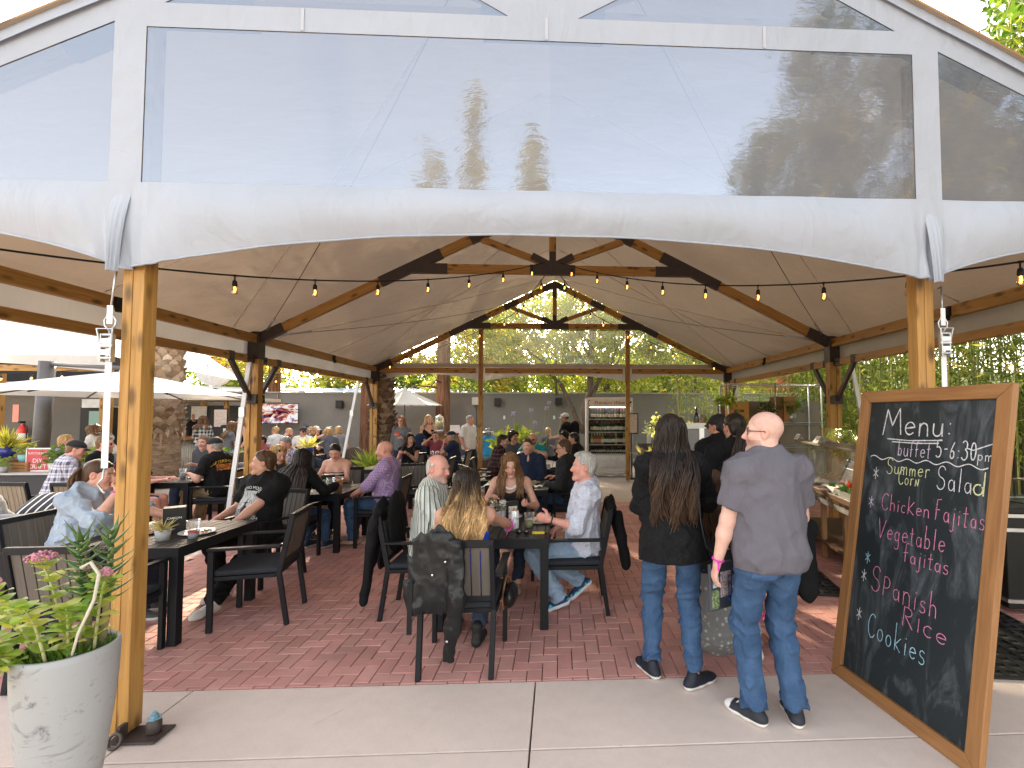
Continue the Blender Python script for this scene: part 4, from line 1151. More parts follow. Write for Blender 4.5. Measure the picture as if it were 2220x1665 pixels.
def hair_mat():
 t = NT('hair'); v = t.coord('Object', (150, 150, 9)); n = t.noise(v, 1, 3, .6, .3); n2 = t.noise(t.coord('Object', (26, 26, 3)), 1, 3, .5)
 c = t.mix(1.0, t.attr(), t.ramp(n, [(.3, .50), (.7, 1.45)]), 'MULTIPLY'); c = t.mix(1.0, c, t.ramp(n2, [(.3, .7), (.7, 1.25)]), 'MULTIPLY')
 return t.done(t.bsdf(c, .38, t.bump(n, .5, .004), 0, .22))
M_HAIR = hair_mat()
M_SHOE = vcol('shoe_material', .6, .1, 200, .35, .08)
M_VC = vcol('vertex_cloth', .8, .2, 300, .3, .12)
def cloth(name, pat, c1, c2=None, rough=.85, wr=.55, c3=None, p=None):
 """pat: plain, denim, vstripe, plaid, gingham, floral, camo, paisley, knit, leather, hband"""
 if name in MATS: return MATS[name]
 t = NT(name); v = t.coord('Object'); x = t.sep(v)
 c2 = c2 or c1
 n1 = t.noise(v, 7, 4, .6, .6); f = t.noise(v, 420, 2, .7); n3 = t.noise(t.coord('Object', (1, 1, .5), (.3, .5, 0)), 11, 4, .55, 1.8)
 def fr(a, s, off=0.0): return t.math('FRACT', t.math('ADD', t.math('MULTIPLY', a, s), off))
 sxy = t.math('ADD', x[0], x[1])
 if pat == 'plain':
  c = t.mix(t.ramp(n1, [(.3, 0), (.7, 1)]), tuple(q * .88 for q in c1), tuple(min(1, q * 1.08) for q in c1))
 elif pat == 'denim':
  c = t.mix(t.ramp(n1, [(.35, 0), (.68, 1)]), c1, c2); c = t.mix(t.math('MULTIPLY', t.ramp(f, [(.4, 0), (.6, 1)]), .35), c, tuple(min(1, q * 1.7 + .03) for q in c2))
  c = t.mix(t.math('MULTIPLY', t.ramp(n3, [(.5, 0), (.7, 1)]), .30), c, tuple(min(1, q * 1.5 + .02) for q in c2))
 elif pat == 'vstripe':
  s = p or 22
  an = t.math('ARCTAN2', t.math('ADD', x[1], .03), x[0]); a = t.math('LESS_THAN', fr(an, s), .30); b = t.math('LESS_THAN', fr(an, s, .6), .08); d = t.math('LESS_THAN', fr(an, s, .42), .08)
  c = t.mix(a, c1, c2); c = t.mix(b, c, c3 or c2); c = t.mix(d, c, c3 or c2)
 elif pat in ('plaid', 'gingham'):
  s = p or 16
  wd = .5 if pat == 'gingham' else .42
  a = t.math('LESS_THAN', fr(sxy, s), wd); b = t.math('LESS_THAN', fr(x[2], s), wd)
  s2 = t.math('ADD', t.math('MULTIPLY', a, .5), t.math('MULTIPLY', b, .5))
  c = t.ramp(s2, [(.1, c1), (.5, tuple((u + w_) / 2 for u, w_ in zip(c1, c2))), (.95, c2)])
  if c3:
   l1 = t.math('LESS_THAN', fr(sxy, s, .3), .09); l2 = t.math('LESS_THAN', fr(x[2], s, .3), .09)
   c = t.mix(t.math('MAXIMUM', l1, l2), c, c3)
 elif pat in ('floral', 'camo', 'paisley'):
  s = p or 22
  vo = t.n('ShaderNodeTexVoronoi'); vo.inputs['Scale'].default_value = s; t.l(v, vo.inputs['Vector'])
  nn = t.noise(v, s * .8, 3, .6, 1.5)
  if pat == 'camo': c = t.mix(t.ramp(nn, [(.48, 0), (.52, 1)]), c1, c2)
  elif pat == 'paisley':
   w_ = t.n('ShaderNodeTexWave', wave_type='RINGS'); w_.inputs['Scale'].default_value = s * .35; w_.inputs['Distortion'].default_value = 9; w_.inputs['Detail'].default_value = 2; w_.inputs['Detail Scale'].default_value = 2.5; t.l(v, w_.inputs['Vector'])
   c = t.mix(t.ramp(w_.outputs['Fac'], [(.72, 0), (.85, 1)]), c1, c2)
  else:
   c = t.mix(t.ramp(vo.outputs['Distance'], [(.22, 1), (.34, 0)]), c1, c2)
   c = t.mix(t.ramp(vo.outputs['Distance'], [(.09, 1), (.14, 0)]), c, c3 or c2)
   c = t.mix(t.math('MULTIPLY', t.ramp(nn, [(.58, 0), (.62, 1)]), .6), c, tuple(q * .5 for q in c2))
 elif pat == 'knit':
  c = t.mix(t.ramp(t.noise(v, 60, 4, .7), [(.35, 0), (.65, 1)]), c1, c2)
 elif pat == 'hband':
  s = p or 5
  c = t.mix(t.ramp(fr(x[2], s), [(.28, 0), (.34, 1)]), c1, c2); c = t.mix(t.math('LESS_THAN', fr(x[2], s, .45), .16), c, c3 or c2)
 elif pat == 'leather':
  c = t.mix(n1, c1, c2)
 b1 = t.bump(n3, wr if pat != 'leather' else .12, .02); b2 = t.bump(f, .15 if pat != 'leather' else .05, .002, b1)
 MATS[name] = t.done(t.bsdf(c, rough if pat != 'leather' else .30, b2, 0, .14 if pat != 'leather' else .28)); return MATS[name]
def ik(S, T, a, b, pole):
 S, T = np.array(S, float), np.array(T, float); d = T - S; L = np.linalg.norm(d); dn = d / (L + 1e-9)
 L2 = min(L, (a + b) * .999); T = S + dn * L2
 x = (a * a - b * b + L2 * L2) / (2 * L2); y = math.sqrt(max(a * a - x * x, 0))
 pn = np.array(pole, float); pn = pn - dn * (pn @ dn); pn = nrm(pn)
 return S + dn * x + pn * y, T
SKINS = [(.62, .36, .27), (.52, .29, .205), (.42, .22, .15), (.66, .42, .34), (.30, .15, .10), (.64, .33, .26)]
def hand_prims(w, d, n, s, curl, right, tag='hand'):
 d = nrm(d); n = n - d * (np.asarray(n) @ d); n = nrm(n)
 th = np.cross(d, n) * (1 if right else -1)
 c1, c2, c3, spread = {'relax': (18, 28, 18, .1), 'grip': (52, 62, 35, .06), 'flat': (6, 8, 5, .18), 'fist': (78, 88, 55, .02), 'cup': (35, 45, 25, .05)}[curl]
 P = [cone(w - d * .03 * s, w + d * .02 * s, .026 * s, .027 * s, n, .75, k=.02), cone(w + d * .02 * s, w + d * .078 * s, .030 * s, .037 * s, n, .42, k=.018)]
 for off, ln, ba in ((.029, .074, .082), (.010, .083, .088), (-.010, .076, .085), (-.028, .058, .078)):
  b = w + d * ba * s + th * off * s; ang = 0; q = b; dirn = nrm(d + th * off * spread * 10)
  for i, (cc, fr) in enumerate(((c1, .42), (c2, .32), (c3, .26))):
   ang += R(cc); e = q + (dirn * math.cos(ang) + n * math.sin(ang)) * ln * fr * s
   r0 = (.0092 - .0009 * i) * s * (.9 if abs(off) > .025 else 1); P.append(cone(q, e, r0, r0 - .0009 * s, k=.006)); q = e
 tb = w + d * .022 * s + th * .024 * s
 t1 = tb + nrm(d * .55 + th * .75 + n * .35) * .046 * s; t2 = t1 + nrm(d * .9 + th * (.25 if curl != 'grip' else -.1) + n * .45) * .034 * s
 P += [cone(tb, t1, .0135 * s, .0115 * s, k=.012), cone(t1, t2, .0108 * s, .0092 * s, k=.006)]
 if curl == 'thumb': pass
 return P
def head_prims(hc, HR, s, sex, fat):
 g = lambda x, y, z: hc + HR @ (np.array((x, y, z)) * s)
 E = lambda c, r, **k: ell(g(*c), np.array(r) * s, HR.T, **k)
 C = lambda a, b, r0, r1, **k: cone(g(*a), g(*b), r0 * s, r1 * s, **k)
 f = sex == 'f'; fl = 1 + .12 * max(0, fat - 1)
 P = [E((0, -.012, .038), (.076, .097, .088)), E((0, .028, -.022), (.061 * fl, .066, .080), k=.03)]
 P += [C((-.05 * fl, .0, -.055), (-.012, .066, -.098), .024, .020, k=.03), C((.05 * fl, .0, -.055), (.012, .066, -.098), .024, .020, k=.03)]
 P += [E((0, .078, -.100), (.022, .018, .017), k=.02)]
 P += [C((-.040, .062, -.018), (-.044, .052, -.03), .021, .020, k=.025), C((.040, .062, -.018), (.044, .052, -.03), .021, .020, k=.025)]
 P += [C((-.047, .068, .030), (-.012, .086, .027), .010 if f else .0125, .010, k=.014), C((.047, .068, .030), (.012, .086, .027), .010 if f else .0125, .010, k=.014)]
 P += [E((-.032, .094, .008), (.019, .016, .012), op='s', k=.012), E((.032, .094, .008), (.019, .016, .012), op='s', k=.012)]
 P += [E((-.032, .0735, .007), (.0135, .0125, .0118), k=.004), E((.032, .0735, .007), (.0135, .0125, .0118), k=.004)]
 P += [C((0, .084, .016), (0, .110, -.026), .0085, .0125, k=.010), C((-.011, .096, -.033), (.011, .096, -.033), .0085, .0085, k=.008)]
 P += [C((-.018, .083, -.057), (.018, .083, -.057), .0068, .0068, k=.008), C((-.014, .082, -.069), (.014, .082, -.069), .0078, .0078, k=.008), C((0, .088, -.056), (0, .088, -.057), .0075, .0075, k=.006)]
 P += [E((0, .10, -.0632), (.025, .016, .0022), op='s', k=.003)]
 for sx in (-1, 1):
  P += [E((sx * .0775, -.008, .002), (.010, .021, .032), k=.008), E((sx * .086, -.003, .004), (.007, .011, .018), op='s', k=.006)]
 return P, g
HAIRC = {'black': (.012, .010, .010), 'dark': (.019, .012, .009), 'brown': (.075, .040, .022), 'lbrown': (.17, .088, .042), 'blond': (.47, .285, .125), 'pblond': (.60, .40, .20), 'red': (.30, .12, .045), 'grey': (.27, .26, .25), 'white': (.46, .44, .41)}
def person(label, X, Y, face, mode='sit', s=1.0, sex='m', fat=1.0, skin=0, hair=('short', 'brown'), hat=None, beard=None, glasses=None, top=None, bottom=None, shoes=((.05, .05, .05), (.6, .6, .6)),
           lean=0, tw=0, sl=0, head=(0, 0, 0), RH=None, LH=None, rp='relax', lp='relax', rn=None, ln_=None, feet=None, seat=.45, z0=0, lod=None, hip=0.0, kn=None, band=None, rpole=None, lpole=None, group=None, watch=None):
 """local frame: +Y is where the body faces, +X its right, z from the ground. Hands RH/LH are wrist positions"""
 if lod is None:
  D = math.hypot(X, Y); lod = 0 if D < 5.9 else (1 if D < 9.6 else 2)
 hb, hh, hd, hc_, hr = [(.011, .0052, .0040, .0085, .0065), (.017, .0085, .0065, .013, .010), (.022, .0115, .0095, .017, .014)][lod]
 root = tag(empty('person', (X, Y, z0), R(face)), label, 'person', group)
 sk = np.array(SKINS[skin] if isinstance(skin, int) else skin)
 f = sex == 'f'
 # ---- skeleton
 sit = mode == 'sit'
 TR_ = RZ(tw) @ RX(-lean) @ RY(sl)          # torso frame
 pel = np.array((0, hip, (seat + .095 * s) if sit else .93 * s))
 T = lambda x, y, z: pel + TR_ @ (np.array((x, y, z)) * s)
 shw = .163 if f else .182
 shw *= (1 + .10 * (fat - 1))
 SR, SL = T(shw, -.015, .455), T(-shw, -.015, .455)
 NB = T(0, -.012, .525); 
 HCt = T(0, .028, .665) + np.array((0, 0, 0))
 HRm = TR_ @ RX(lean * .75) @ RZ(head[0]) @ RX(head[1]) @ RY(head[2])
 HCt = NB + TR_ @ (np.array((0, .030, .055)) * s) + (HRm @ np.array((0, .012, .085))) * s
 hipw = .098 if f else .088
 JR, JL = pel + RZ(tw * .3) @ np.array((hipw * s, 0, -.015)), pel + RZ(tw * .3) @ np.array((-hipw * s, 0, -.015))
 if feet is None:
  feet = ((.12 * s, .50, 0), (-.12 * s, .46, 0)) if sit else ((.11, .0, 6), (-.11, .04, -6))
 FR, FL = feet        # (x, y, yaw[, z, pitch]) ankle position on the floor
 ank = []
 for F_ in (FR, FL): ank.append(np.array((F_[0], F_[1], (.085 * s + (F_[3] if len(F_) > 3 else 0)))))
 th, sh = .435 * s, .425 * s
 kp = kn or ((.15, 1, .55), (-.15, 1, .55)) if sit else ((.05, 1, 0), (-.05, 1, 0))
 KR, AR = ik(JR, ank[0], th, sh, kp[0]); KL, AL = ik(JL, ank[1], th, sh, kp[1])
 ua, fa = .285 * s, .250 * s
 if RH is None: RH = T(shw + .06, .06, -.04) if not sit else np.array((.14, .27, seat + .20))
 if LH is None: LH = T(-shw - .06, .06, -.04) if not sit else np.array((-.14, .27, seat + .20))
 ER, WR = ik(SR, RH, ua, fa, rpole or (TR_ @ np.array((.45, -.6, -.6)))); EL, WL = ik(SL, LH, ua, fa, lpole or (TR_ @ np.array((-.45, -.6, -.6))))
 fwd = TR_ @ np.array((0, 1, 0)); side = TR_ @ np.array((1, 0, 0)); up = TR_ @ np.array((0, 0, 1))
 # ---- body primitives
 fw = fat; bd = .68 + .14 * (fat - 1)
 wst = (.118 if f else .140) * (1 + .9 * (fat - 1)); chs = (.140 if f else .163) * (1 + .5 * (fat - 1)); plv = (.150 if f else .143) * (1 + .7 * (fat - 1))
 def torso(grow=0.0):
  g = grow
  P = [cone(T(0, -.005, .02), T(0, 0, .10), plv + g, (plv + wst) / 2 + g, fwd, .74, tag='t', k=.05),
             cone(T(0, .012 * fw, .10), T(0, .010, .24), (plv + wst) / 2 + g, wst + .012 + g, fwd, bd + .04, tag='t', k=.06),
             cone(T(0, .004, .25), T(0, -.004, .40), wst + .006 + g, chs + g, fwd, .68, tag='t', k=.06),
             cone(T(0, -.006, .37), T(0, -.012, .455), chs + g, chs * .72 + g, fwd, .62, tag='t', k=.05),
             cone(T(shw * .90, -.015, .448), T(-shw * .90, -.015, .448), .050 * s + g, .050 * s + g, tag='t', k=.05),
             cone(T(.03, -.025, .515), T(shw * .8, -.02, .466), .040 * s + g, .042 * s + g, tag='t', k=.04), cone(T(-.03, -.025, .515), T(-shw * .8, -.02, .466), .040 * s + g, .042 * s + g, tag='t', k=.04)]
  if fat > 1.12: P.append(ell(T(0, .075, .15), np.array((.135, .11, .13)) * s * fat + g, TR_.T, tag='t', k=.07))
  if f:
   for sx in (-1, 1): P.append(ell(T(sx * .072, .085 + .02 * (fat - 1), .335), np.array((.062, .052, .060)) * s * (1 + .3 * (fat - 1)) + g, TR_.T, tag='t', k=.05))
  for J, sx in ((JR, 1), (JL, -1)):
   P.append(ell(J + TR_ @ np.array((-.01 * sx, -.055 if not sit else -.035, .005)), np.array((.092, .088, .092)) * s * (1 + .35 * (fat - 1)) + g, None, tag='g', k=.05))
  return P
 af = 1 + .35 * (fat - 1); um = (.040 if f else .047) * s * af; fm = (.034 if f else .039) * s * af
 def arm(S, E_, W, g=0.0, cuts=(), upper=True, fore=True, sx=1, ge=None):
  P = []
  ge = g if ge is None else ge
  ac = [((S + side * sx * 0), None)]
  if upper:
   P += [ell(S + side * sx * .002, np.full(3, .054 * s * (.90 if f else 1) * (1 + .3 * (fat - 1))) + g, tag='a', k=.045), cone(S, E_, um * 1.12 + g, um * .86 + ge, tag='a', k=.03)]
  if fore: P += [cone(E_, E_ + (W - E_) * .35, um * .86 + ge, fm * 1.06 + ge, tag='f', k=.02), cone(E_ + (W - E_) * .3, W, fm * 1.06 + ge, .0265 * s * (1 + .1 * (fat - 1)) + ge, tag='f', k=.02)]
  return P
 tf = 1 + .5 * (fat - 1)
 def legs(g=0.0, shin=True, lo=1.0, gk=None, flare=0.0):
  P = []; gk = g if gk is None else gk
  for J, K, A in ((JR, KR, AR), (JL, KL, AL)):
   P += [cone(J, K, .082 * s * tf + g, .055 * s * (1 + .2 * (fat - 1)) + gk, tag='l', k=.03)]
   if shin:
    cf = nrm(np.cross(K - A, (1, 0, 0)));
    back = np.cross(nrm(K - A), np.array((1., 0, 0)))
    mid = K + (A - K) * .3 - (nrm(np.array((0, -back[1] if False else 1, 0))) * 0)
    P += [cone(K, K + (A - K) * .32, .052 * s * (1 + .2 * (fat - 1)) + gk, .054 * s + gk, tag='l', k=.03), cone(K + (A - K) * .3, A, .054 * s + gk, .034 * s + gk + flare, tag='l', k=.02)]
  return P
 HP, hg = head_prims(HCt, HRm, s, sex, fat)
 neck = [cone(NB - up * .05 * s, HCt + HRm @ (np.array((0, -.012, -.045)) * s), (.056 if f else .066) * s * (1 + .25 * (fat - 1)), (.050 if f else .060) * s * (1 + .25 * (fat - 1)), tag='n', k=.03)]
 # ---- body mesh
 parts = []
 b1 = torso() + arm(SR, ER, WR) + arm(SL, EL, WL, sx=-1) + legs() + neck
 V, Q = sdf_mesh(b1, hb, .03); parts.append((V, Q, np.tile(sk, (len(V), 1))))
 nk = [cone(NB + (HCt - NB) * .2, HCt + HRm @ (np.array((0, -.012, -.045)) * s), (.0565 if f else .0665) * s * (1 + .25 * (fat - 1)), (.0505 if f else .0605) * s * (1 + .25 * (fat - 1)), tag='n', k=.03)]
 V, Q = sdf_mesh(HP + nk, hh, .02); 
 L = ((V - HCt) @ HRm) / s
 c = np.tile(sk, (len(V), 1))
 red = np.exp(-(((np.abs(L[:, 0]) - .042) / .022) ** 2 + ((L[:, 2] + .022) / .022) ** 2)) * (L[:, 1] > .03) + np.exp(-((L[:, 0] / .02) ** 2 + ((L[:, 2] + .03) / .018) ** 2)) * (L[:, 1] > .085) + .8 * (np.abs(L[:, 0]) > .076) * (np.abs(L[:, 2]) < .04)
 c = c * (1 - np.outer(red, (.02, .20, .22)))
 lip = (np.abs(L[:, 2] + .063) < .0125) & (np.abs(L[:, 0]) < .024) & (L[:, 1] > .078)
 lc = np.array((.46, .12, .11)) if f else np.array((.42, .19, .155)); c[lip] = c[lip] * .3 + lc * .7 * (sk.mean() / .42)
 hcn = hair[1] if hair else 'brown'; hcol = np.array(HAIRC[hcn] if isinstance(hcn, str) else hcn)
 br = (np.abs(np.abs(L[:, 0]) - .032) < .019) & (np.abs(L[:, 2] - (.031 - .10 * (np.abs(np.abs(L[:, 0]) - .028)))) < .0048 + (.0015 if not f else 0)) & (L[:, 1] > .05)
 c[br] = c[br] * .25 + hcol * .75 * (1 if hcn not in ('white', 'grey') else .8)
 for sx in (-1, 1):
  ex = np.sqrt(((L[:, 0] - sx * .032) / 1.0) ** 2 + ((L[:, 2] - .007) * 1.55) ** 2); fr_ = L[:, 1] > .076
  if head[1] > -14:
   c[(ex < .0125) & fr_] = (.62, .58, .56)
   gx = sx * .032 + np.clip(head[0] * 0, -.003, .003)
   c[(np.hypot(L[:, 0] - gx, L[:, 2] - .007) < .0062) & fr_] = (.035, .022, .016)
   c[(ex > .0115) & (ex < .0155) & fr_ & (L[:, 2] > .008)] *= .35
  else:
   c[(ex < .0145) & fr_ & (np.abs(L[:, 2] - .001) < .003)] *= .28
 if beard:
  bc, ba = beard; bc = np.array(HAIRC[bc])
  m_ = (L[:, 2] < -.036) & (L[:, 1] > -.012) & (L[:, 2] > -.135) & ~lip & ~((np.abs(L[:, 0]) < .02) & (L[:, 2] > -.048)) & (L[:, 1] > .012 + .35 * (L[:, 2] + .05))
  m_ &= (np.abs(L[:, 0]) > .028) | (L[:, 2] < -.046)
  nz = .75 + .25 * vnoise(V * 160); c[m_] = c[m_] * (1 - ba) + (bc * ba)[None] * nz[m_][:, None]
 if hair and hair[0] in ('bald', 'fringe', 'buzz'):
  st = (L[:, 2] > -.03 + .0 * L[:, 1]) & ((L[:, 1] * -.756 + L[:, 2] * .655) > -.012) & (np.abs(L[:, 0]) < .0775)
  am = {'bald': .10, 'fringe': .06, 'buzz': .75}[hair[0]]; c[st] = c[st] * (1 - am) + hcol * am
 parts.append((V, Q, c))
 for W, E_, rgt, ps, nn_, in ((WR, ER, True, rp, rn), (WL, EL, False, lp, ln_)):
  d = nrm(W - E_)
  if nn_ is None: nn_ = np.array((0, .15, -1.0)) if sit else (TR_ @ np.array((-1.0 if rgt else 1.0, -.15, 0)))
  hd_dir = nrm(d + np.array((0, 0, -.0)))
  V, Q = sdf_mesh(hand_prims(W, hd_dir, np.asarray(nn_, float), s * (.93 if f else 1.03), ps, rgt), hd, .01)
  cc = np.tile(sk, (len(V), 1)) * (np.array((1.02, .93, .92)))
  parts.append((V, Q, cc))
 off = 0; VV = []; QQ = []; CC = []
 for V, Q, c in parts: VV.append(V); QQ.append(Q + off); CC.append(c); off += len(V)
 body = mesh_obj('body', np.concatenate(VV), np.concatenate(QQ), M_SKIN, root, True, np.concatenate(CC))
 info = dict(root=root, T=T, TR=TR_, HC=HCt, HR=HRm, hg=hg, NB=NB, SR=SR, SL=SL, ER=ER, EL=EL, WR=WR, WL=WL, KR=KR, KL=KL, AR=AR, AL=AL, JR=JR, JL=JL, pel=pel, s=s, lod=lod, chs=chs)
 # ---- top
 if top:
  kind, mat = top[0], top[1]; opt = top[2] if len(top) > 2 else {}
  g = opt.get('g', .013) * s; hem = opt.get('hem', -.06); loose = opt.get('loose', .012)
  amp = opt.get('fold', .0075)
  P = [p for p in torso(g)]
  cuts = []
  if kind in ('camisole', 'halter', 'strapless'):
   P = [p for p in torso(.008 * s)]
   zt = {'camisole': .40, 'halter': .36, 'strapless': .345}[kind]
   nv = {'camisole': (0, -.15, 1), 'halter': (0, .62, 1), 'strapless': (0, .0, 1)}[kind]
   cuts.append((T(0, 0 if kind != 'halter' else -.05, zt - (.02 if kind == 'halter' else 0)), TR_ @ np.array(nv, float)))
   amp *= .5
  sleeve = kind
  for S, E_, W, sx in ((SR, ER, WR, 1), (SL, EL, WL, -1)):
   if sleeve in ('tee', 'short', 'polo'):
    fr_ = opt.get('sl', .62); pe = S + (E_ - S) * fr_
    P += [ell(S + side * sx * .004, np.full(3, .055 * s * (.92 if f else 1) * (1 + .3 * (fat - 1))) + g * .7, tag='a', k=.075), cone(S, pe + (E_ - S) * .06, um * 1.10 + g + .003, um * 1.02 + g + loose * .6 + .006, cuts=[(pe, E_ - S)], k=.03)]
   elif sleeve in ('long', 'rolled'):
    fr_ = .98 if sleeve == 'long' else .30
    pw = E_ + (W - E_) * fr_
    P += [ell(S + side * sx * .004, np.full(3, .055 * s * (.92 if f else 1) * (1 + .3 * (fat - 1))) + g * .7, tag='a', k=.075), cone(S, E_, um * 1.12 + g + .006, um * .95 + g + .006, k=.04), cone(E_, pw + (W - E_) * .03, um * .95 + g + .006, (fm * .9 if sleeve == 'long' else fm * 1.1) + g + .003, cuts=[(pw, W - E_)], k=.03)]
   elif sleeve == 'cap':
    P += [ell(S + side * sx * .01 + up * .006, np.array((.062, .062, .056)) * s + g, TR_.T, cuts=[(S - up * .012, -up)], k=.03)]
  if not sit and hem < -.02: P.append(cone(T(0, .004, .16), T(0, .0, hem - .03), wst + g + .012, plv + g + loose + opt.get('flare', .004), fwd, .80, k=.05))
  elif sit: P.append(cone(T(0, .01, .16), T(0, .02, max(hem, -.03)), wst + g + .010, plv + g + loose, fwd, .84, k=.05))
  hc2 = max(hem, -.075) if sit else hem
  cuts.append((T(0, 0, hc2), -up + TR_ @ np.array((0, .25 if sit else 0, 0))))
  nk_ = opt.get('neck', 'crew')
  if kind not in ('camisole', 'halter', 'strapless'):
   rr = {'crew': .064, 'v': .066, 'collar': .058, 'hood': .06, 'open': .06}[nk_] * s
   P.append(cone(T(0, .005, .50), HCt + HRm @ (np.array((0, .0, -.02)) * s), rr * (.95 if f else 1.06), rr * (.95 if f else 1.06), op='s', k=.012))
   if nk_ in ('v',): P.append(ell(T(0, .10, .49), np.array((.045, .06, .075)) * s, TR_.T, op='s', k=.02))
   if nk_ in ('collar', 'open'): P.append(ell(T(0, .105, .505), np.array((.030, .055, .07)) * s, TR_.T, op='s', k=.02))
  elif kind == 'camisole':
   P.append(ell(T(0, .12, .425), np.array((.075, .09, .055)) * s, TR_.T, op='s', k=.02))
  seed = RNG.random(3) * 20; fq = opt.get('fq', 10)
  RS = RX(24) @ RY(32) if sit else RY(28); RS2 = RY(-35) @ RX(10)
  def post(Xp, amp=amp, seed=seed, fq=fq):
   q = vnoise(Xp * np.array((fq, fq, fq * .5)) @ RS + seed + 1.1 * vnoise(Xp * 4 + seed)[:, None]); q2 = vnoise(Xp * fq * 1.9 @ RS2 + seed); q3 = vnoise(Xp * 4.5 + seed + 7)
   return -amp * (2.2 * ((1 - np.abs(q)) ** 3 - .30) + 1.0 * ((1 - np.abs(q2)) ** 3 - .35) + .8 * q3) - .004
  V, Q = sdf_mesh(P, hc_, .035, 0, post if lod < 2 else None, cuts)
  nm = opt.get('name') or {'tee': 't_shirt', 'short': 'shirt', 'polo': 'shirt', 'long': 'shirt', 'rolled': 'shirt', 'cap': 'top', 'camisole': 'camisole', 'halter': 'top', 'strapless': 'top', 'tank': 'top'}[kind]
  info['top'] = mesh_obj(nm, V, Q, mat, root, True)
  if kind == 'camisole':
   m = MB()
   for sx in (-1, 1): m.tube([T(sx * .088, .118, .385), T(sx * .10, .095, .44), T(sx * .10, .04, .512), T(sx * .095, -.03, .525), T(sx * .085, -.09, .45), T(sx * .07, -.11, .37)], .004, 6)
   m.build('strap', mat, info['top'])
  if kind == 'halter':
   m = MB()
   for sx in (-1, 1): m.tube([T(sx * .09, .118, .36), T(sx * .075, .085, .45), T(sx * .055, .04, .52), T(0, -.075, .545)], [.012, .012, .009, .008], 6, squash=.4)
   m.build('strap', mat, info['top'])
  if nk_ == 'collar':
   m = MB(); rr = .070 * s
   cu_ = []
   for k in range(25):
    a = R(90 + 28) + (2 * PI - R(56)) * k / 24
    cu_.append((a, .03 + .004 * math.sin(a)))
   def cf(u, v):
    a = R(90 + 20) + (2 * PI - R(40)) * u; rad = rr + .022 * v * s; zz = .535 + .012 * math.sin(-a) - .05 * v + .022 * (1 - (2 * v - 1) ** 2)
    fr2 = max(0, math.sin(a)) ** 3
    return T(rad * math.cos(a), rad * 1.02 * math.sin(a) - .005 + .02 * fr2 * v, zz - .035 * fr2 - .01)
   m.grid(cf, 26, 5); m.build('collar', mat, info['top'], smooth=True)
   if opt.get('buttons'):
    m = MB()
    for k in range(5): m.ico(T(0, chs * .66 + .012 + g - .01 * k * .2, .40 - .085 * k), .006, 1)
    m.build('button', M_WHITE, info['top'])
 # ---- bottom
 if bottom:
  kind, mat = bottom[0], bottom[1]; opt = bottom[2] if len(bottom) > 2 else {}
  g = .010 * s; P = [p for p in torso(.005) if p['tag'] == 'g'] + [cone(T(0, -.005, .0), T(0, 0, .09), plv + .004, plv + .002, fwd, .75, tag='t', k=.05)]
  cuts = [(T(0, 0, .085 if sit or not top or len(top) < 3 else min(.085, top[2].get('hem', .05) + .035)), up)]
  if kind in ('jeans', 'slim', 'trousers'):
   fl = {'jeans': .011, 'slim': .002, 'trousers': .022}[kind]
   P += legs(g, True, gk=g + (.004 if kind != 'slim' else 0), flare=fl)
   cutz = opt.get('cut', .055 if kind != 'slim' else .09)
   P = [dict(p, cuts=p['cuts'] + ([((AR if abs(p['b'] - AR).sum() < 1e-6 else AL) + nrm((KR - AR) if abs(p['b'] - AR).sum() < 1e-6 else (KL - AL)) * (cutz - .055), -(KR - AR) if abs(p['b'] - AR).sum() < 1e-6 else -(KL - AL))] if p['t'] == 'c' and (abs(p['b'] - AR).sum() < 1e-6 or abs(p['b'] - AL).sum() < 1e-6) else [])) for p in P]
  elif kind == 'shorts':
   P += [dict(p, cuts=[(p['a'] + (p['b'] - p['a']) * .93, p['b'] - p['a'])]) for p in legs(g + .012, False)]
  elif kind == 'skirt':
   P.append(cone(T(0, 0, .05), np.array((0, -.02, opt.get('z', .12))), plv + g, plv + .05, fwd, .85, k=.05))
  seed = RNG.random(3) * 20
  knees = np.stack([KR, KL, JR, JL, AR, AL])
  def post(Xp, seed=seed):
   q = vnoise(Xp * np.array((9, 9, 20)) + seed + 1.5 * vnoise(Xp * 6 + seed)[:, None])
   dj = np.min(np.linalg.norm(Xp[:, None] - knees[None], axis=2), 1)
   return -(.005 + .012 * np.exp(-(dj / .13) ** 2)) * ((1 - np.abs(q)) ** 3 - .12) * 1.7 - .0025 * vnoise(Xp * 7 + seed)
  V, Q = sdf_mesh(P, hc_, .028, 0, post if lod < 2 else None, cuts)
  info['bottom'] = mesh_obj({'jeans': 'jeans', 'slim': 'jeans', 'trousers': 'trousers', 'shorts': 'shorts', 'skirt': 'skirt'}[kind], V, Q, mat, root, True)
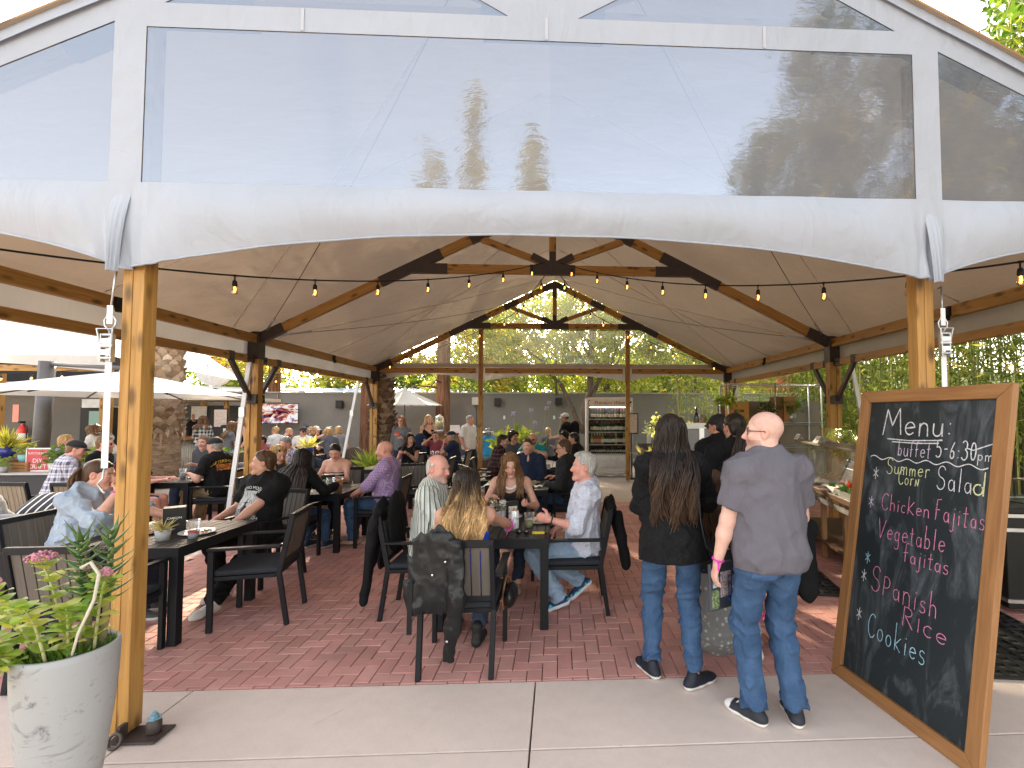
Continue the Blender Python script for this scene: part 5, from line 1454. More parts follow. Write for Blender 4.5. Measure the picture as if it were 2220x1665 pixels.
 # ---- shoes
 if shoes:
  uc, sc = np.array(shoes[0]), np.array(shoes[1]); opt = shoes[2] if len(shoes) > 2 else {}
  for A, F_, sx in ((AR, FR, 1), (AL, FL, -1)):
   yaw = F_[2]; pit = F_[4] if len(F_) > 4 else 0
   B = RZ(-yaw) @ RX(pit); q = lambda x, y, z: A + B @ (np.array((x, y, z - .085)) * s)
   P = [cone(q(0, -.045, .034), q(0, .04, .034), .036 * s, .037 * s, k=.03), cone(q(0, .04, .032), q(.006 * -sx, .125, .028), .038 * s, .042 * s, B @ np.array((0, 0, 1)), .8, k=.03), cone(q(.006 * -sx, .12, .028), q(.004 * -sx, .165, .024), .040 * s, .030 * s, B @ np.array((0, 0, 1)), .8, k=.03)]
   if not opt.get('sandal'): P.append(cone(q(0, -.02, .05), q(0, -.012, .088 if not opt.get('boot') else .14), .036 * s, .034 * s if not opt.get('boot') else .042 * s, k=.03)); P.append(cone(q(0, .0, .085), q(0, .075, .055), .022 * s, .02 * s, k=.03))
   cuts = [(q(0, 0, .0), B @ np.array((0, 0, -1.0)))]
   hs = [.0065, .010, .014][lod]
   V, Q = sdf_mesh(P, hs, .03, .0, None, cuts); Lz = ((V - A) @ B) / s + np.array((0, 0, .085))
   c = np.tile(uc, (len(V), 1)); c[Lz[:, 2] < opt.get('sole', .026)] = sc
   if opt.get('lace'): m_ = (np.abs(Lz[:, 0]) < .017) & (Lz[:, 1] > .03) & (Lz[:, 1] < .11) & (Lz[:, 2] > .055) & (np.sin(Lz[:, 1] * 330) > -.1); c[m_] = (.75, .75, .75)
   if opt.get('toe'): m_ = (Lz[:, 1] > .135); c[m_] = opt['toe']
   if opt.get('acc'): m_ = (vnoise(V * 38 + 4) > .45) & (Lz[:, 2] > .03); c[m_] = opt['acc']
   mesh_obj('shoe', V, Q, M_SHOE, root, True, c)
 # ---- hair
 g_ = hg
 E = lambda c, r, **k: ell(g_(*c), np.array(r) * s, HRm.T, **k)
 def hline(n=(0, -.756, .655), c=-.008): return (g_(0, n[1] * c / 1.0 if False else 0, 0) + HRm @ (np.array(n) * c * s), -(HRm @ np.array(n, float)))
 if hair and hair[0] not in ('bald', 'buzz'):
  st = hair[0]; hc0 = hcol; opt = hair[2] if len(hair) > 2 else {}
  thick = {'short': .012, 'fringe': .008, 'long': .017, 'pony': .007, 'bun': .008, 'curly': .040, 'bob': .02, 'swept': .018}[st]
  P = [E((0, -.012, .038), (.076 + thick, .097 + thick, .088 + thick)), E((0, -.045, -.035), (.062 + thick * .7, .052 + thick * .6, .065), k=.03)]
  cuts = [hline(c={'short': -.002, 'swept': .0, 'fringe': .012, 'long': .0, 'pony': -.004, 'bun': -.002, 'curly': -.004, 'bob': -.01}[st])]
  if st in ('short', 'swept', 'fringe'):
   P = [E((0, -.012, .038), (.076 + thick * .6, .097 + thick * .8, .088 + thick)), E((0, -.042, -.03), (.063 + thick * .5, .053 + thick * .4, .062), k=.03)]
   cuts.append((g_(0, 0, -.075), HRm @ np.array((0, .3, -1.0))))
   P.append(E((.088, -.004, -.004), (.022, .024, .036), op='s', k=.008)); P.append(E((-.088, -.004, -.004), (.022, .024, .036), op='s', k=.008))
   if st == 'fringe': P += [E((sx_ * .09, .005, -.01), (.03, .04, .045), op='s', k=.008) for sx_ in (-1, 1)]; cuts.append((g_(0, 0, .055), HRm @ np.array((0, .35, 1.0))))
   if st == 'swept': P.append(E((0, .03, .10), (.058, .06, .034), k=.03))
  am = {'short': .007, 'curly': .028}.get(st, .005); fq = {'curly': 45, 'short': 55}.get(st, 34)
  seed = RNG.random(3) * 20
  def post(Xp, seed=seed): return am * vnoise(Xp * fq * np.array((1, 1, .5 if st != 'curly' else 1)) + seed)
  V, Q = sdf_mesh(P, hr, .02, 0, post, cuts)
  tip = np.array(HAIRC[opt['tip']]) if 'tip' in opt else hc0
  c = np.tile(hc0, (len(V), 1))
  if st == 'fringe' or hcn in ('grey', 'white'): c = c * (.75 + .35 * RNG.random((len(V), 1)))
  hp = [(V, Q, c)]
  gh = (top[2].get('g', .013) if top and len(top) > 2 else .013)
  if st in ('long', 'bob') or (st == 'pony'):
   Ln = opt.get('len', .45); nl = [420, 160, 50][lod] if st != 'pony' else [60, 30, 14][lod]
   nl = opt.get('n', nl)
   MBh = MB(); rnd = random.Random(len(label) * 7 + int(X * 100))
   bk = opt.get('front', .35)     # share that falls in front of the shoulders
   if st == 'pony':
    tz = opt.get('tz', .02); base = g_(0, -.115, tz); 
    for i in range(nl):
     a = rnd.uniform(0, 2 * PI); rr = rnd.uniform(0, .022) * s
     p0 = base + HRm @ (np.array((math.cos(a) * .016, 0, math.sin(a) * .016)) * s)
     ln = Ln * rnd.uniform(.7, 1.02); ph = rnd.uniform(0, 6); pts = []; cols = []
     ofx = opt.get('dx', 0.0)
     for t in np.linspace(0, 1, 9):
      dz = ln * t; bow = .045 * math.sin(min(1, t * 2.2) * PI * .62)
      pos = p0 + np.array((0, 0, -dz)) + (HRm @ np.array((0, -1, 0))) * bow * s - TR_ @ np.array((0, .05, 0)) * t * (0 if lean > 8 else .3)
      pos = pos + (TR_ @ np.array((math.cos(a) * rr * (1 + 1.2 * math.sin(PI * t)) + ofx * t + .006 * math.sin(t * 14 + ph), math.sin(a) * rr + .006 * math.cos(t * 11 + ph), 0)))
      pts.append(pos); k = t ** 1.3; cols.append(tuple((hc0 * (1 - k) + tip * k) * rnd.uniform(.8, 1.2)))
     rad = rnd.uniform(.006, .011) * s
     MBh.tube(pts, [rad * (1.15 - .9 * t ** 2.5) for t in np.linspace(0, 1, 9)], 5, col=cols)
   else:
    side_cov = opt.get('cov', 125)
    for i in range(nl):
     th_ = R(rnd.uniform(-side_cov, side_cov)); 
     ln = Ln * rnd.uniform(.80, 1.03) * (1 - .15 * abs(th_) / R(side_cov)); ph = th_ * 5 + rnd.uniform(0, 1.5); wv = opt.get('wave', .010)
     zs = rnd.uniform(.02, .118); rs = math.sqrt(max(0, 1 - ((zs - .038) / .106) ** 2))
     lay = rnd.uniform(0, 1)
     pts = []; cols = []; tint = rnd.uniform(.7, 1.3); fro = abs(th_) > R(85) and rnd.random() < bk * 1.6
     for t in np.linspace(0, 1, 12):
      z = zs - ln * t
      if z > -.02: r1 = math.sqrt(max(0.05, 1 - ((z - .038) / .108) ** 2)); rx, ry = (.086 + .012 * lay) * r1, (.107 + .012 * lay) * r1
      else: k = min(1, (-.02 - z) / .12); rx, ry = .082 + .03 * k + .02 * lay, .095 - .02 * k + .02 * lay
      x, y = math.sin(th_) * rx, -math.cos(th_) * ry - .012
      if z > -.10: pos = g_(x, y, z)
      else:
       hp_ = g_(x, y, -.10); dz = (-.10 - z) * s
       kk = min(1, dz / .12)
       spread = 1 + opt.get('spread', .45) * kk
       tor = TR_ @ np.array((x * (spread - 1) * s, 0, 0)); 
       loc = hp_ + np.array((0, 0, -dz)) + tor
       lt = TR_.T @ (loc - pel) / s
       zt = lt[2]
       if zt < .53:
        dep = (chs / s * .66 + .030 + gh) * (1 if zt < .44 else max(.62, 1 - (zt - .44) / .22)); e_ = max(.3, 1 - (lt[0] / (shw + .12)) ** 2) ** .5
        if fro: lt[1] = max(lt[1], dep * e_ + (.03 if f and .26 < zt < .42 else .0) + .012 * lay)
        else: lt[1] = min(lt[1], -dep * e_ - .016 * lay)
       pos = pel + TR_ @ (lt * s)
      wob = wv * (t ** .7); pos = pos + TR_ @ np.array((math.sin(t * opt.get('wf', 13) + ph) * wob, math.cos(t * 9 + ph) * wob * .5, 0))
      pts.append(pos); k = min(1, max(0, (t - opt.get('t0', .25)) / .55)); cols.append(tuple((hc0 * (1 - k) + tip * k) * tint))
     rad = rnd.uniform(.006, .012) * s * opt.get('rad', 1.0) * (1.0 if lod == 0 else 1.3)
     if lod == 2: rad *= 1.7
     MBh.tube(pts, [rad * (1.0 - .8 * t ** 3) for t in np.linspace(0, 1, 12)], 5, col=cols, squash=.55)
   F4 = [f_ for f_ in MBh.f if len(f_) == 4]
   hp.append((np.array(MBh.v), np.array(F4), np.array(MBh.c)))
  if st == 'bun':
   V, Q = sdf_mesh([E((0, -.125, .045), (.042, .038, .040))], hr, .02, 0, lambda Xp: .006 * vnoise(Xp * 60)); hp.append((V, Q, np.tile(hc0, (len(V), 1))))
  off = 0; VV = []; QQ = []; CC = []
  for V, Q, c in hp: VV.append(V); QQ.append(Q + off); CC.append(c); off += len(V)
  info['hair'] = mesh_obj('hair', np.concatenate(VV), np.concatenate(QQ), M_HAIR, root, True, np.concatenate(CC))
 # ---- hat
 if hat:
  kind, col = hat[0], hat[1]; bwd = hat[2] if len(hat) > 2 else 0
  if kind == 'cap':
   P = [E((0, -.010, .050), (.089, .110, .090))]
   V, Q = sdf_mesh(P, hr, .02, 0, None, [(g_(0, 0, .040), HRm @ np.array((0, .12 * (-1 if bwd else 1), -1.0)))])
   m = MB(); sg = -1 if bwd else 1
   m.v = [tuple(v) for v in V]; m.f = [list(map(int, q)) for q in Q]; m.g = list(m.v); m.c = [tuple(col)] * len(V); m.sm = [True] * len(Q); m.mi = [0] * len(Q)
   bc = hat[3] if len(hat) > 3 else col
   for dz in (0, -.006): m.grid(lambda u, v, dz=dz: g_((2 * u - 1) * (.078 - .012 * v * v), sg * (.075 + .012 * (1 - (2 * u - 1) ** 2) * 1.5 + .068 * v * (1 - .55 * (2 * u - 1) ** 2)), .052 - .010 * v - .022 * (2 * u - 1) ** 2 + dz), 10, 5, col=tuple(bc))
   m.ico(g_(0, -.01, .141), .008, 1, col=tuple(col)); m.build('cap', M_VC, root, smooth=True)
  else:
   V, Q = sdf_mesh([E((0, -.01, .055), (.088, .106, .080))], hr, .02, 0, None, [(g_(0, 0, .03), HRm @ np.array((0, 0, -1.0)))])
   m = MB(); m.v = [tuple(v) for v in V]; m.f = [list(map(int, q)) for q in Q]; m.g = list(m.v); m.c = [tuple(col)] * len(V); m.sm = [True] * len(Q); m.mi = [0] * len(Q)
   m.grid(lambda u, v: g_((.085 + .10 * v) * math.cos(2 * PI * u), -.01 + (.10 + .10 * v) * math.sin(2 * PI * u), .035 - .02 * v + .008 * math.sin(6 * PI * u) * v), 28, 3, col=tuple(col)); m.build('hat', M_VC, root, smooth=True)
 if glasses:
  dk = glasses in ('sun', 'up'); m = MB(); gz = .085 if glasses == 'up' else .006; gy = -.02 if glasses == 'up' else 0
  for sx in (-1, 1):
   m.tube([g_(sx * .033 + .024 * math.cos(a), .092 + gy - .25 * abs(.024 * math.cos(a) * sx + .01) , gz + .017 * math.sin(a)) for a in np.linspace(0, 2 * PI, 15)], .0021 * s, 5, caps=False)
   m.tube([g_(sx * .057, .082 + gy, gz + .006), g_(sx * .074, .055 + gy, gz + .008), g_(sx * .083, -.005 + gy * 1.5, gz + .008), g_(sx * .080, -.02 + gy, gz - .004)], .0024 * s, 5)
  m.tube([g_(-.010, .094 + gy, gz + .003), g_(.010, .094 + gy, gz + .003)], .002 * s, 5)
  gm = m.build('glasses', simple('dark_frames', (.03, .018, .014), .3), root)
  lm = MB()
  for sx in (-1, 1):
   pts = [g_(sx * .033 + .024 * math.cos(a), .0925 + gy - .25 * abs(.024 * math.cos(a) * sx + .01), gz + .017 * math.sin(a)) for a in np.linspace(0, 2 * PI, 15)[:-1]]
   lm._add(pts, [list(range(14))])
  lm.build('lens', simple('dark_lens', (.008, .008, .01), .12) if dk else M_GLASS, gm)
 for bn_, W, E_ in ((band, WR, ER),) if band and not isinstance(band, tuple) else ():
  pass
 if band:
  W, E_ = (WR, ER) if 'R' in band else (WL, EL)
  d = nrm(W - E_); a = nrm(np.cross(d, (0.3, .2, 1))); b = np.cross(d, a); ctr = W - d * .012
  rr = .031 * s * (1 + .12 * (fat - 1)); m = MB(); m.tube([ctr + (a * math.cos(t) + b * math.sin(t) * 1.0) * rr for t in np.linspace(0, 2 * PI, 17)], .006, 6, caps=False)
  m.tube([ctr + b * rr, ctr + b * (rr + .02) - np.array((0, 0, .012)), ctr + b * (rr + .03) - np.array((0, 0, .04))], .006, 5, squash=.3); m.build('wristband', simple('magenta_band', (.62, .03, .40), .5), root)
 if watch:
  W, E_ = (WR, ER) if watch == 'R' else (WL, EL)
  d = nrm(W - E_); a = nrm(np.cross(d, (0.3, .2, 1))); b = np.cross(d, a); ctr = W - d * .02
  m = MB(); m.tube([ctr + (a * math.cos(t) + b * math.sin(t)) * .032 * s for t in np.linspace(0, 2 * PI, 17)], .007, 6, caps=False); fc = ctr + nrm(a * .3 + np.array((0, -.6, .8)) - d * (np.array((0, -.6, .8)) @ d)) * .034 * s
  m.ico(fc, .018, 2, squash=(1, .7, 1)); m.build('watch', simple('watch_black', (.02, .02, .02), .25), root)
 return info
def decal(info, name, draw, part='top', back=False, org=(0, 0, 0), w=.3, h=.3, nu=20, nv=20, mat=None, lift=.003):
 """a print laid onto a garment: a grid shrunk onto the mesh along the body's front"""
 ob = info[part]; me = ob.data
 bvh = BVHTree.FromPolygons([tuple(v.co) for v in me.vertices], [tuple(p.vertices) for p in me.polygons])
 T, TR = info['T'], info['TR']; sg = -1 if back else 1
 dirn = Vector(TR @ np.array((0, -sg, 0)))
 V = []; F = []
 if isinstance(draw, tuple):     # lettering: (verts2d, faces)
  P2, F = draw; pts = [(p[0], p[1]) for p in P2]
 else:
  pts = [((i / nu - .5) * w, (j / nv - .5) * h) for j in range(nv + 1) for i in range(nu + 1)]
  F = [[j * (nu + 1) + i, j * (nu + 1) + i + 1, (j + 1) * (nu + 1) + i + 1, (j + 1) * (nu + 1) + i] for j in range(nv) for i in range(nu)]
 uv = []
 for (x, y) in pts:
  st = Vector(T(org[0] + x * (-sg if not back else 1) * (1 if back else 1), sg * .6, org[2] + y)) 
  hit = bvh.ray_cast(st, dirn)
  V.append((hit[0] - dirn * lift) if hit[0] is not None else None); uv.append((x + w / 2, y + h / 2, 0))
 F = [f_ for f_ in F if all(V[i] is not None for i in f_)]
 V = [v if v is not None else Vector((0, 0, 0)) for v in V]
 return mesh_obj(name, V, F, mat, ob, False, gc=uv)
DEN = cloth('blue_denim', 'denim', (.020, .045, .095), (.042, .085, .165)); DENL = cloth('light_denim', 'denim', (.15, .22, .32), (.25, .33, .43)); DEND = cloth('dark_denim', 'denim', (.012, .018, .035), (.025, .035, .06)); DENS = cloth('denim_shirt', 'denim', (.20, .26, .34), (.31, .37, .45))
BLK = cloth('black_cotton', 'plain', (.009, .009, .010)); BLKT = cloth('black_trousers', 'plain', (.008, .008, .009)); GRY = cloth('grey_tee', 'plain', (.125, .118, .138)); NAVY = cloth('navy_cotton', 'plain', (.018, .026, .055)); WHT = cloth('white_cotton', 'plain', (.72, .71, .69)); KHA = cloth('khaki_trousers', 'plain', (.27, .20, .12))
CHAR = cloth('charcoal_cotton', 'plain', (.06, .06, .068)); KNIT = cloth('black_knit', 'knit', (.006, .006, .007), (.013, .013, .014))
# ---------------- standing in the buffet line
bald = person('bald man in glasses, grey T-shirt and jeans standing nearest to us, seen from behind', 1.20, 2.72, 4, 'stand', 1.0, 'm', 1.19, 3, ('bald', 'brown'), beard=('lbrown', .35), glasses='clear', top=('tee', GRY, dict(hem=-.085, loose=.014, sl=.70, fold=.0065, fq=7)),
  bottom=('jeans', DEN), shoes=((.02, .022, .03), (.75, .74, .72), dict(lace=True, toe=(.72, .71, .69), sole=.03)), head=(58, 2, 0), RH=(.20, .27, 1.0), rpole=(.25, -.6, -.8), LH=(-.285, .06, .84), feet=((.115, -.05, 16), (-.11, -.02, -30)), band='L', tw=4)
wcard = person('woman with long dark wavy hair in a black cardigan and blue jeans, seen from behind', .74, 3.12, -6, 'stand', .985, 'f', 1.06, 1, ('long', 'dark', dict(len=.66, wave=.03, wf=10, spread=.06, tip='brown', t0=.5, front=.0, cov=106, n=560, rad=.95)), top=('long', KNIT, dict(hem=-.135, loose=.03, flare=.03, name='cardigan', g=.016)),
  bottom=('slim', DEN, dict(cut=.085)), shoes=((.012, .014, .024), (.70, .69, .67), dict(sole=.028)), head=(8, -3, 0), RH=(.20, .34, 1.10), LH=(-.10, .30, 1.06), feet=((.12, -.07, 55), (-.13, .06, -28)))
child = person('girl with long brown hair, dark jacket and grey dotted skirt beside the cardigan woman', 1.17, 3.55, -4, 'stand', .745, 'f', 1.0, 1, ('long', 'brown', dict(len=.58, wave=.008, spread=.2, tip='brown', t0=.3, front=.1, cov=130, n=380)), top=('long', cloth('child_jacket', 'plain', (.022, .022, .026)), dict(hem=-.16, loose=.03, name='jacket')),
  bottom=('skirt', cloth('dotted_grey', 'floral', (.20, .20, .20), (.40, .40, .39), p=26, c3=(.5, .5, .5)), dict(z=.16)), shoes=((.62, .58, .50), (.66, .62, .55)), head=(6, -4, 0), feet=((.09, -.02, 20), (-.10, .05, -10)))
m = MB(); pts = [(.10 + .19 * math.sin(t * PI), -.17 - .05 * math.sin(t * PI), .60 - .43 * t) for t in np.linspace(0, 1, 14)]; m.tube(pts, .008, 6); m.build('piping', simple('magenta_piping', (.50, .03, .20), .7), child['bottom'])
person('man with a long brown ponytail and black T-shirt queuing at the buffet', 1.52, 4.05, 2, 'stand', 1.0, 'm', 1.1, 2, ('pony', 'dark', dict(len=.62, tz=-.02, tip='brown', n=130, dx=-.13)), top=('tee', BLK, dict(hem=-.08)), bottom=('jeans', BLKT), shoes=((.14, .09, .06), (.55, .50, .44)), head=(12, -4, 0), RH=(.2, .3, 1.02), LH=(-.2, .3, 1.02))
person('man in a black cap and black top standing beyond the ponytail man', 1.66, 4.85, 6, 'stand', .99, 'm', 1.08, 2, ('short', 'black'), hat=('cap', (.015, .015, .016)), top=('long', BLK, dict(hem=-.08)), bottom=('jeans', BLKT), shoes=((.03, .03, .03), (.3, .3, .3)), head=(30, -8, 0), RH=(.2, .3, 1.02), LH=(-.2, .3, 1.02))
person('person in a blue grey sweatshirt and white sneakers mostly hidden behind the bald man', 1.50, 3.36, 8, 'stand', .90, 'f', 1.0, 1, ('bob', 'brown', dict(len=.2)), top=('long', cloth('bluegrey_sweat', 'plain', (.22, .27, .37)), dict(hem=-.10)), bottom=('slim', cloth('pale_leggings', 'plain', (.30, .31, .34))), shoes=((.66, .64, .6), (.7, .7, .68)), head=(0, -10, 0), RH=(.16, .22, 1.0), LH=(-.30, .02, .86))
person('server with dark hair in a bun and teal top beside the drink machine', 1.78, 7.25, -75, 'stand', .93, 'f', 1.05, 2, ('bun', 'black'), top=('tee', cloth('teal_top', 'plain', (.12, .42, .40)), dict(neck='crew')), bottom=('trousers', BLKT), shoes=((.02, .02, .02), (.02, .02, .02)), head=(0, -28, 0), RH=(.14, .38, .98), LH=(-.16, .36, .98), lean=8)
person('grey haired server in glasses and a beige shirt behind the buffet', 2.62, 8.75, 172, 'stand', 1.0, 'm', 1.05, 1, ('short', 'grey'), glasses='clear', beard=('grey', .4), top=('rolled', cloth('beige_shirt', 'floral', (.45, .40, .33), (.36, .31, .25), p=30), dict(neck='collar')), bottom=('trousers', BLKT), shoes=((.02, .02, .02), (.02, .02, .02)), head=(10, -22, 0), RH=(.16, .34, 1.05), LH=(-.2, .3, 1.02))
# ---------------- the centre table
stripe = person('grey bearded balding man in a green and white striped shirt at the centre table', -1.14, 4.36, -86, 'sit', 1.02, 'm', 1.16, 5, ('fringe', 'white'), beard=('white', .55), top=('short', cloth('striped_shirt', 'vstripe', (.60, .60, .56), (.10, .14, .13), p=7, c3=(.30, .36, .32)), dict(neck='collar', sl=.95, loose=.02, hem=-.07, buttons=True)),
  bottom=('trousers', KHA), head=(-28, -4, 0), RH=(.22, .42, .80), LH=(-.2, .4, .80), lean=4, feet=((.13, .40, 0), (-.13, .5, 0)))
blue = person('woman with ombre blonde hair and bright blue halter top, back turned, on nearest chair', -.66, 3.50, 4, 'sit', .97, 'f', 1.06, 1, ('long', 'dark', dict(len=.54, wave=.024, wf=10, spread=.15, tip='blond', t0=.15, front=.0, cov=92, n=520, rad=.95)), top=('halter', cloth('royal_blue', 'plain', (.012, .06, .48))), bottom=('slim', DEND),
  shoes=((.012, .012, .013), (.02, .02, .02), dict(boot=True)), head=(-10, -5, 0), lean=6, RH=(.30, .50, .80), LH=(-.16, .36, .78), rp='grip', rpole=(.8, -.3, -.55), feet=((.08, .18, 10), (-.12, .42, 0)), band='R', rn=(-.9, .1, -.3))
cami = person('woman with long light brown hair in a black camisole looking down at the centre table', -.50, 5.24, 180, 'sit', .97, 'f', 1.04, 0, ('long', 'lbrown', dict(len=.46, wave=.01, front=.75, spread=.1, cov=150, n=200)), top=('camisole', cloth('black_satin', 'plain', (.014, .015, .020), rough=.5)), bottom=('slim', DEND), shoes=((.35, .24, .18), (.1, .07, .05), dict(sandal=True)), head=(8, -20, 4), RH=(.17, .34, .87), LH=(-.20, .36, .80), lp='cup', rp='relax', lean=5, ln_=(.1, 0, 1))
m = MB(); T = cami['T']
for k in range(13):
 a = R(-58 + 116 * k / 12); rr = .013 - .0000 * k
 m.ico(T(.082 * math.sin(a), .098 + .022 * math.cos(a), .50 - .085 * math.cos(a)), .0125 + .003 * math.cos(a), 1, squash=(1, .4, 1))
m.build('necklace', simple('shell_necklace', (.75, .74, .70), .3), cami['root'])
whitehair = person('man with swept back white hair in a pale blue patterned shirt giving a thumbs up', .23, 4.40, 90, 'sit', 1.02, 'm', 1.0, 5, ('swept', (.40, .38, .35)), top=('rolled', cloth('pale_paisley', 'paisley', (.60, .62, .70), (.42, .46, .60), p=60), dict(neck='collar', hem=-.08, fold=.012, fq=9, loose=.02)), bottom=('jeans', DENL), shoes=((.012, .035, .11), (.62, .66, .74), dict(sole=.036, lace=False, acc=(.05, .45, .55))),
  head=(3, 2, 0), lean=-3, LH=(-.20, .30, .80), RH=(.12, .26, .64), lp='fist', ln_=(.95, .1, 0), feet=((.10, .02, 0, .09, -38), (-.13, .22, 4, .03, -20)), lpole=(-.15, -.7, -.8), watch='L', kn=((.12, 1, .6), (-.12, 1, .5)))
# ---------------- the left table
denim = person('large woman with a brown ponytail in a light denim shirt behind the left post', -3.98, 4.24, -78, 'sit', 1.0, 'f', 1.42, 0, ('pony', 'brown', dict(len=.34, tz=.05, tip='lbrown')), top=('rolled', DENS, dict(neck='collar', fold=.012, fq=8, hem=-.08, loose=.03)), bottom=('jeans', DEND), head=(6, -8, 0), lean=8, RH=(.15, .34, 1.07), LH=(-.22, .56, .78), rp='grip', band='R', rn=(-.6, -.6, .3), rpole=(.5, .2, -.8), lp='flat')
tee = person('brown haired man in a black T-shirt with a white print looking away to the left', -3.02, 5.10, 164, 'sit', 1.0, 'm', 1.16, 1, ('short', 'brown'), top=('tee', BLK, dict(loose=.026, sl=.72, fold=.007, hem=-.07)), bottom=('trousers', BLKT), shoes=((.55, .54, .50), (.62, .61, .58), dict(lace=True)), head=(-52, 2, 0), lean=-4, LH=(-.02, .34, .66), RH=(.34, .20, .66), feet=((-.02, .40, 10), (-.28, .74, -4)), band='L', ln_=(0, .2, -1), lp='relax')
person('woman in black with very long straight dark hair, back turned, at second left table', -3.22, 5.98, -14, 'sit', .97, 'f', 1.0, 1, ('long', 'dark', dict(len=.74, wave=.006, spread=.75, tip='brown', t0=.5, front=.0, cov=120, n=320)), top=('long', BLK), bottom=('slim', DEN), shoes=((.02, .03, .05), (.6, .6, .6)), head=(10, -14, 0), lean=16, RH=(.30, .42, .80), LH=(-.1, .4, .80))
person('blonde woman with sunglasses pushed up on her head at the second left table', -3.95, 6.72, -95, 'sit', .96, 'f', 1.0, 0, ('long', 'blond', dict(len=.36, front=.5)), glasses='up', top=('long', CHAR), bottom=('slim', DEN), head=(-20, -18, 0), RH=(.15, .4, .80), LH=(-.15, .4, .8))
strp = person('young woman with dark pulled back hair in a striped strapless top looking down', -3.32, 7.46, 180, 'sit', .95, 'f', .97, 0, ('bun', 'dark'), top=('strapless', stripes('bw_band', (.7, .7, .68), (.015, .015, .018), 17, 'Z', .35)), bottom=('slim', DEND), head=(10, -27, 0), RH=(.14, .36, .82), LH=(-.12, .37, .82), lean=4)
person('bald man in a purple and pink check shirt, jeans and flip flops seated side on', -2.28, 6.64, 88, 'sit', 1.02, 'm', 1.05, 5, ('bald', 'lbrown'), beard=('lbrown', .35), top=('rolled', cloth('purple_check', 'gingham', (.52, .44, .58), (.16, .12, .38), p=48, c3=(.50, .14, .22)), dict(neck='collar', hem=-.08, loose=.03)), bottom=('jeans', DEN), shoes=((.40, .24, .17), (.02, .02, .02), dict(sandal=True, sole=.016)), head=(10, -4, 0), lean=2, RH=(.16, .36, .66), LH=(-.16, .40, .66), feet=((.12, .52, 0), (-.12, .40, 0)))
person('woman with sunglasses in her dark hair and a sleeveless black top looking to our right', -3.08, 10.2, 180, 'sit', .98, 'f', 1.02, 1, ('long', 'dark', dict(len=.40, front=.4)), glasses='up', top=('cap', BLK), bottom=('jeans', DEND), head=(42, -2, 0), RH=(.07, .34, .93), LH=(-.07, .34, .93), rp='fist', lp='fist', watch='L', band='R')
person('man in a maroon T-shirt resting his head on his hand', -3.05, 12.45, 172, 'sit', .98, 'm', .95, 1, ('short', 'brown'), top=('tee', cloth('maroon_tee', 'plain', (.23, .055, .075))), bottom=('jeans', DEND), head=(15, -4, 14), RH=(.14, .16, 1.12), LH=(-.2, .36, .80), lean=10, rp='grip', rpole=(.5, .5, -.8))
person('man in a navy cap and navy T-shirt seated side on with hand on chin', -2.40, 11.48, 86, 'sit', 1.0, 'm', 1.05, 2, ('short', 'grey'), hat=('cap', (.015, .018, .03)), top=('tee', NAVY), bottom=('jeans', DEN), head=(8, 0, 0), LH=(-.1, .24, 1.05), RH=(.2, .38, .80), lp='fist', lean=8, lpole=(-.3, .3, -1), watch='L')
# ---------------- behind the centre table
person('smiling dark haired man in a navy fleece behind the centre table', -.46, 7.62, 178, 'sit', 1.0, 'm', 1.0, 0, ('short', 'brown'), beard=('brown', .40), top=('long', NAVY, dict(neck='collar')), bottom=('jeans', DEND), head=(-14, -2, 4), RH=(.16, .30, .68), LH=(-.16, .30, .68))
person('man with short brown hair and glasses in a black denim jacket turned away from us', .20, 6.86, 66, 'sit', 1.03, 'm', 1.08, 1, ('short', 'brown'), glasses='clear', top=('long', cloth('black_denim', 'denim', (.010, .010, .012), (.018, .018, .02)), dict(neck='collar', g=.02, fold=.007, name='jacket')), bottom=('jeans', DEN), head=(20, -4, 0), lean=8, RH=(.2, .34, .79), LH=(-.2, .3, .70))
person('grey bearded man in glasses and a dark red plaid shirt seated side on', -1.22, 9.3, -84, 'sit', 1.02, 'm', 1.12, 1, ('short', 'dark'), glasses='clear', beard=('grey', .7), top=('long', cloth('dark_plaid', 'plaid', (.055, .022, .026), (.018, .012, .014), p=13, c3=(.13, .08, .08)), dict(neck='collar')), bottom=('jeans', DEND), head=(-4, -8, 0), lean=12, RH=(.2, .40, .80), LH=(-.2, .40, .8))
person('bald man in sunglasses and a teal T-shirt with hands at his chin', -.50, 10.05, 176, 'sit', 1.03, 'm', 1.12, 1, ('bald', 'dark'), glasses='sun', beard=('dark', .45), top=('tee', cloth('teal_tee', 'plain', (.015, .22, .25))), bottom=('jeans', DEND), head=(-8, -6, 0), lean=12, RH=(.05, .28, 1.0), LH=(-.05, .28, 1.0), rp='fist', lp='fist', rpole=(.9, .2, -.4), lpole=(-.9, .2, -.4))
person('person with big dark curly hair in a grey top behind the bald man in teal', -.98, 10.75, 170, 'sit', 1.0, 'f', 1.0, 2, ('curly', 'dark'), top=('long', CHAR), bottom=('jeans', DEND), head=(60, 0, 0))
person('woman with black hair in a dark spotted top holding up a hand', .16, 10.3, 115, 'sit', 1.0, 'f', 1.05, 2, ('curly', 'black'), top=('long', cloth('spotted_dark', 'floral', (.02, .02, .022), (.25, .22, .2), p=40)), bottom=('jeans', DEND), head=(5, 0, 0), LH=(-.12, .30, 1.0), RH=(.2, .34, .8))
person('broad man with black hair in a black T-shirt left of the wine fridge', .40, 9.45, 72, 'sit', 1.03, 'm', 1.2, 2, ('short', 'black'), top=('tee', BLK), bottom=('jeans', DEND), head=(12, -2, 0), lean=6)
